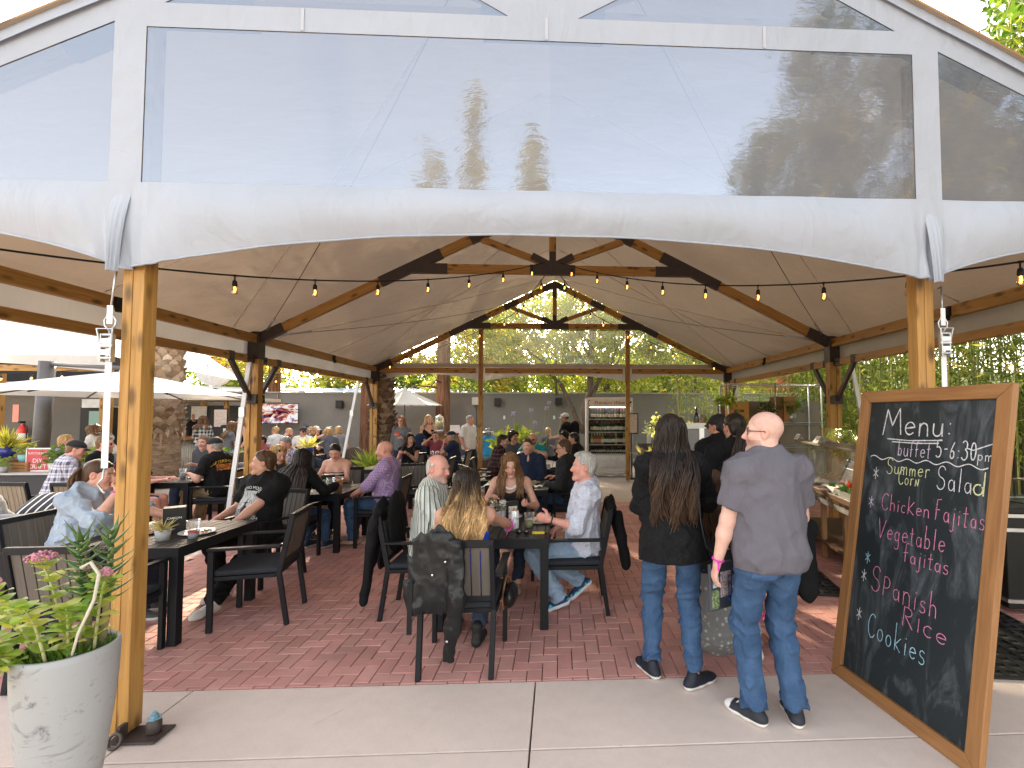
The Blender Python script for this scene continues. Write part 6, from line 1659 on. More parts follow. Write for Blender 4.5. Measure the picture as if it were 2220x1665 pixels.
# ---------------- further back
person('man in a pale cap and black T-shirt standing left of the wine fridge', .22, 12.5, 66, 'stand', 1.02, 'm', 1.06, 2, ('buzz', 'dark'), hat=('cap', (.62, .56, .50)), top=('tee', BLK), bottom=('jeans', DEND), head=(18, -8, 0), RH=(.16, .3, 1.1), LH=(-.18, .32, 1.12))
person('fair haired person in a grey shirt seated near the standing man in the pale cap', -.28, 14.3, 35, 'sit', 1.0, 'm', 1.0, 0, ('short', 'blond'), top=('tee', cloth('slate_tee', 'plain', (.13, .15, .18))), bottom=('jeans', DEND), head=(-70, 0, 0))
person('person in a wide white sun hat and bright blue shirt on the rear sofa', -2.12, 14.75, 20, 'sit', 1.0, 'f', 1.1, 1, ('bob', 'grey', dict(len=.15)), hat=('sun', (.78, .76, .70)), top=('long', cloth('bright_blue', 'plain', (.05, .33, .62))), bottom=('jeans', DEND), seat=.42)
person('dark haired man in a brown jacket drinking by the rear wall', -1.62, 15.6, 165, 'sit', 1.0, 'm', 1.0, 2, ('short', 'black'), beard=('black', .6), top=('long', cloth('brown_jacket', 'plain', (.13, .07, .04)), dict(neck='open')), bottom=('jeans', DEND), head=(20, 4, 0), RH=(.06, .24, 1.08), rp='cup')
person('grey haired person in a white T-shirt and dark trousers standing by the rear post', -2.32, 12.75, -120, 'stand', .985, 'm', 1.08, 5, ('short', 'white'), glasses='up', top=('tee', WHT, dict(hem=-.10, loose=.03, sl=.85)), bottom=('trousers', DEND), shoes=((.03, .03, .03), (.1, .1, .1)), head=(20, 0, 0))
person('man in a pale cap and pastel tie dye sweatshirt standing by the palm trunk', -4.72, 13.6, -28, 'stand', 1.0, 'm', 1.0, 0, ('short', 'brown'), hat=('cap', (.50, .50, .48)), top=('long', cloth('tie_dye', 'hband', (.32, .38, .55), (.62, .42, .40), p=4.5, c3=(.5, .52, .58))), bottom=('jeans', DENL), head=(-25, -4, 0), RH=(.16, .3, 1.1))
sweat = person('woman with red blonde hair and sunglasses in a grey sweatshirt with a striped emblem', -4.02, 12.6, 186, 'stand', .97, 'f', 1.05, 0, ('long', 'red', dict(len=.32, front=.4)), glasses='sun', top=('long', cloth('grey_sweat', 'plain', (.15, .15, .16)), dict(hem=-.1)), bottom=('jeans', DEND), head=(-10, 0, 0), LH=(-.08, .27, 1.12), RH=(.24, .06, .82))
person('young blonde woman in a black top holding a navy jacket and a cup', -3.42, 12.95, 190, 'stand', .99, 'f', .98, 0, ('long', 'pblond', dict(len=.34, wave=.02, front=.4)), top=('camisole', BLK), bottom=('slim', DEND), head=(25, 4, 0), RH=(.12, .28, 1.08), LH=(-.10, .22, 1.22), rp='cup')
# ---------------- under the television
G_TV = None
person('man in sunglasses and a white T-shirt under the television looking left', -8.75, 14.9, 70, 'sit', 1.03, 'm', 1.0, 0, ('short', 'blond'), glasses='sun', top=('tee', WHT), bottom=('jeans', DEND), head=(10, 4, 0))
person('bearded sandy haired man in a white and navy patterned shirt below the screen', -8.1, 14.1, -62, 'sit', 1.03, 'm', 1.0, 5, ('buzz', 'blond'), beard=('lbrown', .75), top=('short', cloth('navy_leaf', 'camo', (.60, .60, .60), (.09, .10, .17), p=26), dict(neck='collar')), bottom=('shorts', DEND), head=(0, -22, 0), lean=10, RH=(.2, .4, .82))
wtee = person('young man in a black cap and white T-shirt with a red slogan', -7.62, 14.35, 190, 'sit', 1.03, 'm', 1.0, 1, ('short', 'dark'), hat=('cap', (.03, .03, .025)), glasses='sun', top=('tee', WHT, dict(sl=.8)), bottom=('jeans', DEND), head=(40, -8, 0), RH=(.24, .36, .82))
person('man in a white cap and charcoal T-shirt stretching an arm across the table', -8.0, 15.55, -100, 'sit', 1.05, 'm', 1.05, 0, ('long', 'blond', dict(len=.22)), hat=('cap', (.72, .72, .70)), top=('tee', CHAR), bottom=('jeans', DEND), lean=14, RH=(.10, .62, 1.12), LH=(-.2, .4, .8))
person('blonde woman in sunglasses between the white cap man and the dark haired woman', -8.05, 16.15, 170, 'sit', .98, 'f', 1.0, 0, ('long', 'blond', dict(len=.3)), glasses='sun', top=('tee', BLK), bottom=('jeans', DEND), head=(15, 0, 0))
person('dark haired woman in black laughing behind the far table', -7.75, 16.0, 150, 'sit', .93, 'f', 1.0, 1, ('long', 'black', dict(len=.35)), top=('tee', BLK), bottom=('jeans', DEND), head=(-60, 4, 0))
person('grey haired man in a dark shirt facing the far table from the right', -7.15, 15.5, 80, 'sit', 1.02, 'm', 1.05, 5, ('short', 'grey'), beard=('grey', .5), top=('tee', CHAR), bottom=('jeans', DEND), head=(0, -4, 0))
person('person in an olive cap and slate T-shirt leaning on the far table', -6.50, 14.25, 62, 'sit', 1.02, 'm', 1.08, 0, ('long', 'blond', dict(len=.16)), hat=('cap', (.28, .29, .20)), top=('tee', cloth('slate_grey', 'plain', (.10, .10, .12))), bottom=('jeans', DEND), lean=16, head=(10, -2, 0), LH=(-.14, .46, .80))
person('fair haired person in grey turned away behind the olive cap', -6.75, 15.3, 40, 'sit', 1.04, 'f', 1.0, 0, ('bob', 'blond', dict(len=.2)), top=('tee', cloth('mid_grey', 'plain', (.2, .2, .2))), bottom=('jeans', DEND), lean=14)
person('man in a dark blue cap at the back of the television group', -8.75, 16.7, 160, 'sit', 1.06, 'm', 1.0, 1, ('short', 'dark'), hat=('cap', (.05, .07, .12)), top=('tee', CHAR), bottom=('jeans', DEND), head=(30, 0, 0))
person('grey haired man in a dark floral shirt on the wicker sofa in mid distance', -5.30, 9.55, 172, 'sit', 1.0, 'm', 1.0, 5, ('short', 'grey'), top=('short', cloth('dark_floral', 'camo', (.09, .08, .13), (.42, .38, .42), p=34), dict(neck='collar')), bottom=('shorts', DEND), head=(-18, -16, 0), lean=8, seat=.42)
# ---------------- the far left
person('man in a black cap and white and navy plaid shirt with his back to us', -7.55, 7.25, -38, 'sit', 1.02, 'm', 1.12, 5, ('short', 'lbrown'), hat=('cap', (.015, .015, .017)), top=('long', cloth('white_plaid', 'plaid', (.62, .60, .62), (.10, .09, .15), p=9, c3=(.22, .2, .28)), dict(loose=.02)), bottom=('jeans', DEND), head=(-14, -14, 0), lean=14, RH=(.2, .4, .8))
person('man with cropped hair and sunglasses in a black printed T-shirt facing right', -7.62, 8.0, -72, 'sit', 1.04, 'm', 1.1, 5, ('short', 'lbrown'), glasses='sun', beard=('lbrown', .5), top=('tee', BLK), bottom=('jeans', DEND), head=(0, 0, 0), lean=4)
person('fair haired man behind the black cap of the plaid shirt man', -9.25, 9.0, -50, 'sit', 1.02, 'm', 1.0, 0, ('short', 'blond'), top=('tee', cloth('dusty_blue', 'plain', (.25, .28, .36))), bottom=('jeans', DEND), head=(-10, -6, 0))
floral = person('man in a black cap and dark floral shirt right of the left post', -6.38, 7.05, -72, 'sit', 1.0, 'm', 1.15, 5, ('buzz', 'grey'), hat=('cap', (.014, .014, .016)), top=('short', cloth('black_floral', 'floral', (.014, .016, .03), (.30, .10, .10), p=15, c3=(.46, .36, .22)), dict(neck='collar', sl=.8)), bottom=('shorts', DEN), head=(0, -14, 0), lean=12, RH=(.16, .46, .79), LH=(-.16, .46, .79), shoes=((.03, .03, .04), (.7, .7, .7)))
flame = person('man in a black cap and black T-shirt with a yellow flame print on its back', -5.36, 7.68, 78, 'sit', 1.03, 'm', 1.12, 1, ('short', 'grey'), hat=('cap', (.014, .014, .016)), top=('tee', BLK, dict(sl=.7)), bottom=('trousers', KHA), head=(6, -8, 0), lean=8, RH=(.2, .46, .80), LH=(-.16, .36, .80), shoes=((.05, .05, .06), (.66, .66, .66), dict(lace=True)))
person('man in a charcoal pullover across the table from the flame print man', -6.45, 8.9, 165, 'sit', 1.03, 'm', 1.1, 1, ('buzz', 'dark'), top=('long', CHAR), bottom=('jeans', DEND), head=(20, -6, 0), lean=6, LH=(-.2, .36, .86))
person('fair haired woman in a white top bending over a table at the left', -9.15, 9.9, 80, 'stand', .98, 'f', 1.0, 0, ('long', 'lbrown', dict(len=.35, front=.6)), top=('tee', WHT), bottom=('jeans', DENL), lean=42, head=(0, -20, 0), RH=(.15, .62, .82), LH=(-.15, .60, .82))
person('black haired woman in white sitting low on the dark wicker sofa at left', -5.62, 5.0, 14, 'sit', .95, 'f', 1.0, 1, ('long', 'black', dict(len=.5, spread=.4, n=120)), top=('long', WHT), bottom=('slim', DEND), seat=.36, lean=-14)
person('woman with wavy fair hair in a black and white check shirt at the drinks kiosk', -10.35, 14.0, 12, 'stand', .98, 'f', 1.0, 0, ('long', 'lbrown', dict(len=.36, wave=.02)), top=('long', cloth('check_shirt', 'gingham', (.62, .62, .6), (.03, .03, .03), p=10)), bottom=('jeans', DENL), RH=(.1, .32, 1.1), LH=(-.15, .32, 1.1))
person('dark haired bartender in black inside the drinks kiosk', -11.55, 15.3, 195, 'stand', 1.05, 'm', 1.05, 1, ('short', 'brown'), beard=('brown', .4), top=('tee', BLK), bottom=('jeans', DEND))
person('woman in a grey T-shirt perched on a stool left of the second post', -8.7, 12.6, -40, 'sit', .98, 'f', 1.0, 0, ('long', 'lbrown', dict(len=.4)), top=('tee', cloth('soft_grey', 'plain', (.16, .16, .17))), bottom=('jeans', DENL), seat=.68, z0=0, head=(20, 0, 0), RH=(.1, .4, .9), LH=(-.1, .42, .88), feet=((.1, .34, 0, .25), (-.1, .36, 0, .25)), lean=10)
person('woman in a black tank top and pale jeans standing beside the second post', -7.85, 12.0, 120, 'stand', .98, 'f', 1.0, 0, ('bob', 'lbrown', dict(len=.2)), top=('camisole', BLK), bottom=('jeans', DENL), head=(0, 0, 0))
person('person in maroon with brown skin seated low between the tables behind the second post', -6.75, 11.0, 150, 'sit', .9, 'm', 1.0, 4, ('short', 'black'), top=('tee', cloth('maroon_tee', 'plain', (.23, .055, .075))), bottom=('jeans', DEND))
# ---------------- prints on garments
def printmat(name, col, bgc, sc=30):
 t = NT(name); v = t.coord('gc', (sc, sc, sc)); n = t.noise(v, .55, 4, .75, 1.2)
 return t.done(t.bsdf(t.mix(t.ramp(n, [(.46, 0), (.56, 1)]), bgc, col), .85))
def artmat():
 """grey engraved scene: textured sky, dark plants and a seated dark shape in a hat"""
 t = NT('shirt_art'); v = t.coord('gc'); x = t.sep(v); n = t.noise(t.coord('gc', (140, 30, 1)), 1, 4, .7, .5); n2 = t.noise(t.coord('gc', (60, 60, 1)), 1, 4, .7)
 c = t.mix(t.ramp(n, [(.40, 0), (.55, 1)]), (.10, .10, .10), (.50, .50, .50))
 low = t.math('LESS_THAN', x[1], .075); c = t.mix(t.math('MULTIPLY', low, t.ramp(n2, [(.46, 0), (.5, 1)])), c, (.02, .02, .02))
 def blob(cx, cy, rx, ry):
  a = t.math('DIVIDE', t.math('SUBTRACT', x[0], cx), rx); b = t.math('DIVIDE', t.math('SUBTRACT', x[1], cy), ry)
  return t.math('LESS_THAN', t.math('ADD', t.math('MULTIPLY', a, a), t.math('MULTIPLY', b, b)), 1.0)
 f = t.math('MAXIMUM', blob(.115, .075, .030, .045), t.math('MAXIMUM', blob(.115, .13, .016, .016), t.math('MAXIMUM', blob(.115, .140, .032, .006), blob(.115, .157, .010, .018))))
 c = t.mix(f, c, (.012, .012, .014))
 return t.done(t.bsdf(c, .85))
PW = simple('print_white', (.62, .62, .60), .8); PY_ = simple('print_yellow', (.68, .42, .03), .8); PR_ = simple('print_red', (.50, .05, .06), .8)
decal(tee, 'shirt_print', None, org=(0, 0, .27), w=.24, h=.25, nu=16, nv=18, mat=artmat())
V, F = text_mesh('NOHO MOON', .042, 0); V = V + np.array((0, 0, 0)); V[:, 1] += -1.6 * (V[:, 0] ** 2); decal(tee, 'shirt_lettering', (V, F), org=(0, 0, .425), mat=PW)
V, F = text_mesh('HOLY MOUNTAIN', .032, 0); decal(tee, 'shirt_lettering', (V, F), org=(0, 0, .135), mat=PW)
V, F = text_mesh('AFTERSHOCK', .062, 0); V[:, 1] -= 1.3 * V[:, 0] ** 2; decal(flame, 'shirt_lettering', (V, F), back=True, org=(0, 0, .43), mat=PY_)
decal(flame, 'shirt_print', None, back=True, org=(0, 0, .345), w=.26, h=.09, nu=14, nv=6, mat=printmat('flame_print', (.70, .24, .03), (.03, .015, .01), 60))
V, F = text_mesh('Seize it\nThis is it', .05, .2); decal(wtee, 'shirt_lettering', (V, F), org=(0, 0, .32), mat=PR_)
def bandmat():
 t = NT('emblem_stripes'); x = t.sep(t.coord('gc')); c = t.ramp(t.math('MULTIPLY', x[1], 1 / .09), [(.0, (.55, .10, .02)), (.33, (.70, .25, .03)), (.62, (.66, .06, .05)), (1, (.4, .04, .08))])
 return t.done(t.bsdf(c, .8))
decal(sweat, 'shirt_print', None, org=(.09, 0, .33), w=.13, h=.09, nu=6, nv=5, mat=bandmat()); V, F = text_mesh('A', .15, .2); decal(sweat, 'shirt_lettering', (V, F), org=(-.02, 0, .33), mat=simple('print_navy', (.03, .05, .16), .8))
for sx in (-1, 1):
 decal(bald, 'pocket', None, part='bottom', back=True, org=(sx * .085, 0, -.055), w=.135, h=.145, nu=8, nv=8, mat=cloth('pocket_denim', 'denim', (.03, .065, .145), (.055, .11, .22)), lift=.006)
# ------------------------------------------------------------------ plants
M_LEAF = leafmat('leaves', .42); M_LEAFD = leafmat('dense_leaves', .25)
def leaf_arrays(P, size, cols, aspect=.5, updir=None, seed=0, hang=0.0, D=None):
 """many small folded leaves: verts (n*4), quads"""
 rg = np.random.default_rng(seed + 5); n = len(P)
 d = rg.normal(size=(n, 3)) if D is None else D + rg.normal(size=(n, 3)) * .35
 d[:, 2] -= hang; d /= np.linalg.norm(d, axis=1)[:, None] + 1e-9
 r = rg.normal(size=(n, 3)); s = np.cross(d, r); s /= np.linalg.norm(s, axis=1)[:, None] + 1e-9
 nn = np.cross(s, d)
 L = (size * rg.uniform(.6, 1.3, n))[:, None]; w = L * aspect * .5
 a = P; b = P + d * L * .45 + s * w + nn * w * .25; c = P + d * L - nn * L * .08; e = P + d * L * .45 - s * w + nn * w * .25
 V = np.stack([a, b, c, e], 1).reshape(-1, 3); F = np.arange(n * 4).reshape(n, 4)
 C = np.repeat(cols, 4, axis=0)
 return V, F, C
def leaf_cols(n, c1, c2, seed=0, yellow=None, yf=.1, P=None, clump=0.0):
 rg = np.random.default_rng(seed + 9); t = rg.random(n)
 if P is not None and clump: t = np.clip(t * .5 + .25 + clump * vnoise(P * .9 + seed), 0, 1)
 C = np.outer(1 - t, c1) + np.outer(t, c2)
 if yellow is not None: m = rg.random(n) < yf; C[m] = yellow
 return C * rg.uniform(.75, 1.25, (n, 1))
def blob_points(blobs, n, seed=0, shell=.55, gap=.35, fq=.9):
 """points in lumpy volumes with gaps between clumps"""
 rg = np.random.default_rng(seed); out = []
 vol = np.array([b[1][0] * b[1][1] * b[1][2] for b in blobs]) ** .8; vol = vol / vol.sum()
 for (c, r), v in zip(blobs, vol):
  k = int(n * v * 2.2) + 8; d = rg.normal(size=(k, 3)); d /= np.linalg.norm(d, axis=1)[:, None]
  rad = (shell + (1 - shell) * rg.random(k)) ** .8 * rg.uniform(.82, 1.12, k)
  p = np.array(c) + d * rad[:, None] * np.array(r); keep = vnoise(p * fq * 1.6 + seed * 3.1) > gap - .5; out.append(p[keep])
 P = np.concatenate(out); rg.shuffle(P); return P[:n]
def bark(name, c1, c2, sx=16, sz=2.2, bumpv=.9):
 if name in MATS: return MATS[name]
 t = NT(name); n = t.noise(t.coord('gc', (sz, sx * .6, sx * .6)), 1.0, 6, .65, .8); n2 = t.noise(t.coord('Object', (sx, sx, sz)), 1.0, 5, .65, .6)
 c = t.mix(t.ramp(n2, [(.34, 0), (.66, 1)]), c1, c2)
 MATS[name] = t.done(t.bsdf(c, .9, t.bump(n2, bumpv, .05), 0, .15)); return MATS[name]
M_RED = bark('redwood_bark', (.085, .038, .022), (.26, .13, .075), 14, 1.2); M_BARK = bark('grey_bark', (.09, .065, .045), (.20, .15, .11), 12, 3)
def tree(label, loc, trunk, limbs, blobs, n, size, c1, c2, name='tree', barkm=None, aspect=.55, group=None, seed=1, hang=.2, yellow=None, yf=.06, lm=None, gap=.35, shell=.55, fq=.9, clump=.5):
 t = thing(name, label, 'tree', loc, 0, group)
 m = MB(); pts, r = trunk; m.tube(pts, r, 12)
 for lp, lr in limbs: m.tube(lp, lr, 8)
 m.build('trunk', barkm or M_BARK, t)
 P = blob_points(blobs, n, seed, shell, gap, fq)
 C = leaf_cols(len(P), c1, c2, seed, yellow, yf, P, clump)
 V, F, C = leaf_arrays(P, size, C, aspect, seed=seed, hang=hang)
 mesh_obj('crown', V, F, lm or M_LEAF, t, False, C)
 return t
rnd = random.Random(5)
def limb(a, b, r0, r1, n=7, wob=.12, droop=0):
 a, b = Vector(a), Vector(b); L = (b - a).length
 return ([a.lerp(b, t) + Vector((rnd.uniform(-1, 1), rnd.uniform(-1, 1), rnd.uniform(-1, 1))) * wob * L * .25 * math.sin(PI * t) - Vector((0, 0, droop * t * t)) for t in np.linspace(0, 1, n)], [r0 + (r1 - r0) * t for t in np.linspace(0, 1, n)])
GL1, GL2, YL = (.10, .17, .025), (.24, .30, .045), (.42, .34, .05)
tb = [((-1.2, .3, 4.9), (1.5, 1.3, .9)), ((.4, 1.0, 5.6), (1.7, 1.5, 1.2)), ((1.9, .6, 4.7), (1.6, 1.4, .9)), ((-2.4, .8, 4.0), (1.2, 1.1, .7)), ((3.2, 1.0, 4.0), (1.3, 1.2, .7)), ((.2, -.3, 3.8), (1.5, .9, .55)), ((-.6, .5, 3.1), (1.3, .9, .4)), ((1.4, .4, 3.2), (1.4, .9, .4)), ((.6, .6, 6.9), (1.5, 1.4, .9)), ((-3.3, 1.4, 5.2), (1.3, 1.1, .8)), ((4.2, 1.4, 5.6), (1.3, 1.2, 1.0))]
tree('broadleaf tree with a forked grey trunk rising behind the wine fridge', (.95, 16.6, 0), limb((0, 0, 0), (.25, .1, 5.2), .16, .07), [limb((-.05, 0, 1.1), (-1.5, .2, 3.6), .10, .05, wob=.25), limb((-1.0, .1, 2.4), (-1.0, .3, 4.4), .05, .02), limb((.1, 0, 2.3), (1.6, .4, 4.8), .08, .03), limb((.15, 0, 3.0), (-.9, .4, 5.4), .06, .02), limb((.1, 0, 2.0), (.75, -.2, 3.6), .05, .02), limb((-1.5, .2, 3.6), (-2.6, .7, 4.4), .045, .015)],
     tb, 32000, .12, GL1, GL2, seed=3, yellow=YL, yf=.30, gap=.28, fq=1.0)
def redwood(label, loc, h, r, blobs, n, seed, c1=(.10, .12, .03), c2=(.22, .20, .05), yf=.3):
 t = thing('redwood_tree', label, 'tree', loc, 0, 'redwood trees by the rear wall')
 m = MB(); m.tube([(0, 0, -.05), (0, 0, .4), (.03, 0, h * .5), (0, 0, h)], [r * 1.25, r, r * .8, r * .3], 18); 
 for k in range(26):
  a = rnd.uniform(0, 6.28); z = rnd.uniform(2.6, h * .95); L = rnd.uniform(1.0, 2.6)
  m.tube([(0, 0, z), (math.cos(a) * L * .5, math.sin(a) * L * .5, z + .05), (math.cos(a) * L, math.sin(a) * L, z - .35)], [.05, .03, .01], 5)
 m.build('trunk', M_RED, t)
 P = blob_points(blobs, n, seed, .35, .42, 1.1); C = leaf_cols(len(P), c1, c2, seed, (.44, .30, .05), yf, P, .6)
 D = P - np.array((0, 0, 0)); D[:, 2] = -.35; D /= np.linalg.norm(D, axis=1)[:, None] + 1e-6
 V, F, C = leaf_arrays(P, .20, C, .22, seed=seed, hang=.3, D=D); mesh_obj('crown', V, F, M_LEAF, t, False, C); return t
redwood('redwood with reddish furrowed trunk behind the drinks stand', (-4.25, 18.0, 0), 14, .27, [((.8, -.3, 3.6), (1.7, 1.3, .6)), ((2.1, -.6, 2.9), (.8, .6, .45)), ((-1.4, -.2, 3.7), (1.6, 1.2, .5)), ((0, 0, 5.2), (2.2, 1.8, 1.2)), ((0, 0, 7.6), (2.0, 1.8, 1.5)), ((2.6, .2, 4.4), (1.2, 1.0, .5)), ((0, 0, 10), (1.6, 1.5, 1.6))], 12000, 21)
redwood('redwood half hidden by the palm trunk in the middle', (-6.75, 17.4, 0), 13, .24, [((-.9, -.3, 3.5), (2.0, 1.3, .55)), ((.8, .2, 3.7), (1.4, 1.1, .6)), ((0, 0, 5.4), (2.1, 1.8, 1.3)), ((0, 0, 8.0), (1.8, 1.6, 1.6)), ((-2.6, 0, 3.9), (1.4, 1.0, .5))], 10000, 22, yf=.42)
redwood('golden redwood spreading over the wall to the right of the television', (-11.8, 20.6, 0), 12, .25, [((0, 0, 4.0), (2.5, 1.6, .7)), ((2.2, 0, 3.7), (2.0, 1.2, .55)), ((.5, 0, 6.0), (2.3, 1.8, 1.3)), ((4.0, .2, 4.2), (1.5, 1.0, .5)), ((0, 0, 8.6), (1.9, 1.7, 1.7))], 9000, 23, yf=.5)
def palm(label, loc, h, r, z_sh, seed, cols, smooth_below=True, hue=1.0):
 t = thing('palm_tree', label, 'tree', loc, 0, 'palm trees with shaggy trunks')
 m = MB(); m.tube([(0, 0, -.02), (0, 0, .25), (.02, 0, h * .5), (0, .02, h)], [r * 1.12, r, r * .92, r * .82], 20); m.build('trunk', bark('palm_bark', (.17, .11, .07), (.38, .28, .19), 5, 12, .8), t)
 rg = random.Random(seed); b = MB()
 rows = int((h - z_sh) / .13)
 for i in range(rows):
  z = z_sh + (h - z_sh) * i / rows; k = 11
  for j in range(k):
   a = 2 * PI * (j + .5 * (i % 2)) / k + rg.uniform(-.08, .08); ca, sa = math.cos(a), math.sin(a); w = r * .30; L = rg.uniform(.12, .24); o = rg.uniform(.05, .12) + (.05 if i < 5 else 0)
   gk = rg.uniform(.65, 1.3); c = tuple(q * gk for q in cols[rg.randrange(len(cols))]); rr = r * .9
   p = lambda u, v, d: (ca * (rr + d) - sa * u, sa * (rr + d) + ca * u, z + v)
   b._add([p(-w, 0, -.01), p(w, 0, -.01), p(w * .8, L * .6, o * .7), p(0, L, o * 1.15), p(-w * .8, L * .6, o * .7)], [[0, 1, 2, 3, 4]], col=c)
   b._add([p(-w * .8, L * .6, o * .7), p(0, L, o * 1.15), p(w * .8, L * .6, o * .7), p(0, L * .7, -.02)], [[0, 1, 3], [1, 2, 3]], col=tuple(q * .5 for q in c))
 for j in range(26):     # torn hanging fibres at the lower edge of the skirt
  a = rg.uniform(0, 6.28); ca, sa = math.cos(a), math.sin(a); L = rg.uniform(.15, .45); z = z_sh + rg.uniform(.0, .3); d = rg.uniform(.06, .16); w = rg.uniform(.02, .06)
  b._add([(ca * r - sa * w, sa * r + ca * w, z), (ca * r + sa * w, sa * r - ca * w, z), (ca * (r + d), sa * (r + d), z - L)], [[0, 1, 2]], col=cols[j % 2])
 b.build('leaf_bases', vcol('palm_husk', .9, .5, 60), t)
 f = MB()
 for j in range(16):
  a = 2 * PI * j / 16 + rg.uniform(-.2, .2); L = rg.uniform(1.5, 2.1); el = rg.uniform(.1, .9); V_ = []
  for q in range(10):
   u = q / 9; x = L * u; zz = h + L * u * el - 1.25 * u * u
   for s_ in (-1, 1):
    lw = .55 * math.sin(PI * (.15 + .8 * u)); base = Vector((math.cos(a) * x, math.sin(a) * x, zz)); sd = Vector((-math.sin(a), math.cos(a), 0)) * s_
    f._add([base, base + sd * lw + Vector((0, 0, -.25)), base + Vector((math.cos(a) * .07, math.sin(a) * .07, 0))], [[0, 1, 2]], col=(.16, .22, .05))
 f.build('crown', M_LEAF, t)
 return t
palm('palm with a sunlit shaggy trunk behind the left umbrella', (-9.75, 11.9, 0), 7.4, .33, 1.25, 4, [(.42, .30, .20), (.33, .22, .14), (.50, .38, .27)])
palm('palm with a brown shaggy trunk beside the rear left tent post', (-4.55, 12.75, 0), 6.8, .26, 1.05, 8, [(.20, .13, .085), (.13, .085, .055), (.27, .18, .12)])
M_CULM = vcol('bamboo_culm', .45, .1, 40)
def bamboo(x, y, seed, n=12, h=6.2, spread=.55, leaves=1500, tone=1.0, lz=(1.1, 7.0)):
 rg = random.Random(seed); t = thing('bamboo_clump', 'x', 'bamboo', (x, y, 0), 0, 'bamboo hedge on the right')
 tips = []
 for i in range(n):
  bx_, by_ = rg.uniform(-spread, spread), rg.uniform(-spread, spread); lx, ly = rg.uniform(-.5, .35), rg.uniform(-.4, .4); r = rg.uniform(.010, .021); hh = h * rg.uniform(.8, 1.05)
  pts = []; rad = []; cols = []; base = rg.choice([(.20, .22, .05), (.28, .27, .07), (.13, .17, .04), (.33, .28, .10)])
  for k in range(26):
   u = k / 25; pts.append((bx_ + lx * u * u, by_ + ly * u * u, hh * u)); node = (k % 2 == 0); rad.append(r * (1 - .6 * u) * (1.18 if node else 1)); cols.append(tuple(q * (1.25 if node else 1) for q in base))
  m = MB(); m.tube(pts, rad, 6, col=cols); m.build('culm', M_CULM, t); tips.append((bx_, by_, lx, ly, hh))
 rr = np.random.default_rng(seed); k = rr.integers(0, n, leaves); tp = np.array(tips)[k]; z = rr.uniform(lz[0], lz[1], leaves); z = np.where(rr.random(leaves) < .75, np.maximum(z, rr.uniform(lz[0], lz[1], leaves)), z)
 u = z / tp[:, 4]; P = np.stack([tp[:, 0] + tp[:, 2] * u * u, tp[:, 1] + tp[:, 3] * u * u, z], 1) + rr.normal(size=(leaves, 3)) * np.array((.22, .22, .10))
 C = leaf_cols(leaves, np.array((.085, .14, .025)) * tone, np.array((.24, .27, .055)) * tone, seed, np.array((.45, .40, .10)) * tone, .12)
 V, F, C = leaf_arrays(P, .18, C, .18, seed=seed, hang=.75); mesh_obj('foliage', V, F, M_LEAF, t, False, C)
 return t
BP = []
rgb = random.Random(3)
for i in range(13):
 y = 2.2 + i * .95; x = 6.55 + rgb.uniform(-.25, .3)
 BP.append((x, y, 'front'))
for i in range(12): BP.append((7.7 + rgb.uniform(-.3, .4), 2.6 + i * 1.05, 'back'))
nth = ['nearest', 'second', 'third', 'fourth', 'fifth', 'sixth', 'seventh', 'eighth', 'ninth', 'tenth', 'eleventh', 'twelfth', 'thirteenth']
for i, (x, y, row) in enumerate(BP):
 t = bamboo(x, y, 40 + i, n=9 if row == 'front' else 8, leaves=4200 if row == 'front' else 5200, tone=.95 if y > 7.5 else .8)
 t['label'] = '%s clump of leafy bamboo in the %s row of the right hand hedge' % (nth[i if row == 'front' else i - 13], 'inner' if row == 'front' else 'outer')
for (x, y, sd) in ((5.5, 14.2, 71), (4.6, 16.2, 72), (6.8, 15.6, 73), (6.2, 17.6, 74)):
 t = bamboo(x, y, sd, n=8, leaves=2600, h=5.6, tone=1.25, lz=(1.4, 5.6)); t['label'] = {71: 'sunlit yellow green bamboo beside the wire shelves', 72: 'sunlit bamboo arching over the right end of the rear wall', 73: 'tall bamboo behind the wire shelves', 74: 'tallest bamboo at the rear right corner'}[sd]
tree('glossy green broadleaf tree showing above the right edge of the tent roof', (8.6, 6.2, 0), limb((0, 0, 0), (-.3, 0, 8), .2, .08), [limb((0, 0, 5), (-1.6, -.4, 8.2), .07, .02), limb((0, 0, 5), (1.2, .3, 8.5), .07, .02), limb((-.3, 0, 6.5), (-1.9, .6, 7.2), .04, .012)],
     [((-1.5, -.2, 7.3), (.9, 1.2, .9)), ((-.9, .3, 8.6), (1.1, 1.2, 1.0)), ((.6, .2, 7.6), (1.5, 1.4, 1.3)), ((-.4, 0, 6.0), (1.1, 1.0, .7)), ((.5, 0, 9.3), (1.5, 1.3, .9))], 9000, .15, (.035, .085, .015), (.10, .19, .03), seed=9, lm=M_LEAFD, yellow=(.2, .3, .05), yf=.1)
tree('big dark tree standing behind the viewer and mirrored in the right front window', (6.6, -5.6, 0), limb((0, 0, 0), (.2, 0, 7), .25, .1), [limb((0, 0, 3.5), (-1.8, .3, 7.5), .1, .03), limb((0, 0, 4), (2.0, 0, 8), .1, .03)],
     [((-.9, 0, 6.8), (1.7, 1.6, 2.2)), ((1.4, 0, 7.6), (2.2, 2.0, 2.4)), ((3.6, 0, 6.0), (2.4, 2.0, 2.6)), ((.6, .3, 10.2), (1.9, 1.6, 1.5)), ((4.6, .3, 9.2), (2.4, 1.8, 2.0)), ((7.0, 0, 6.5), (2.2, 1.8, 3.0)), ((-.6, .2, 4.4), (1.3, 1.2, 1.0))], 30000, .22, (.05, .055, .02), (.14, .12, .04), seed=31, yellow=(.40, .28, .08), yf=.10, gap=.16)
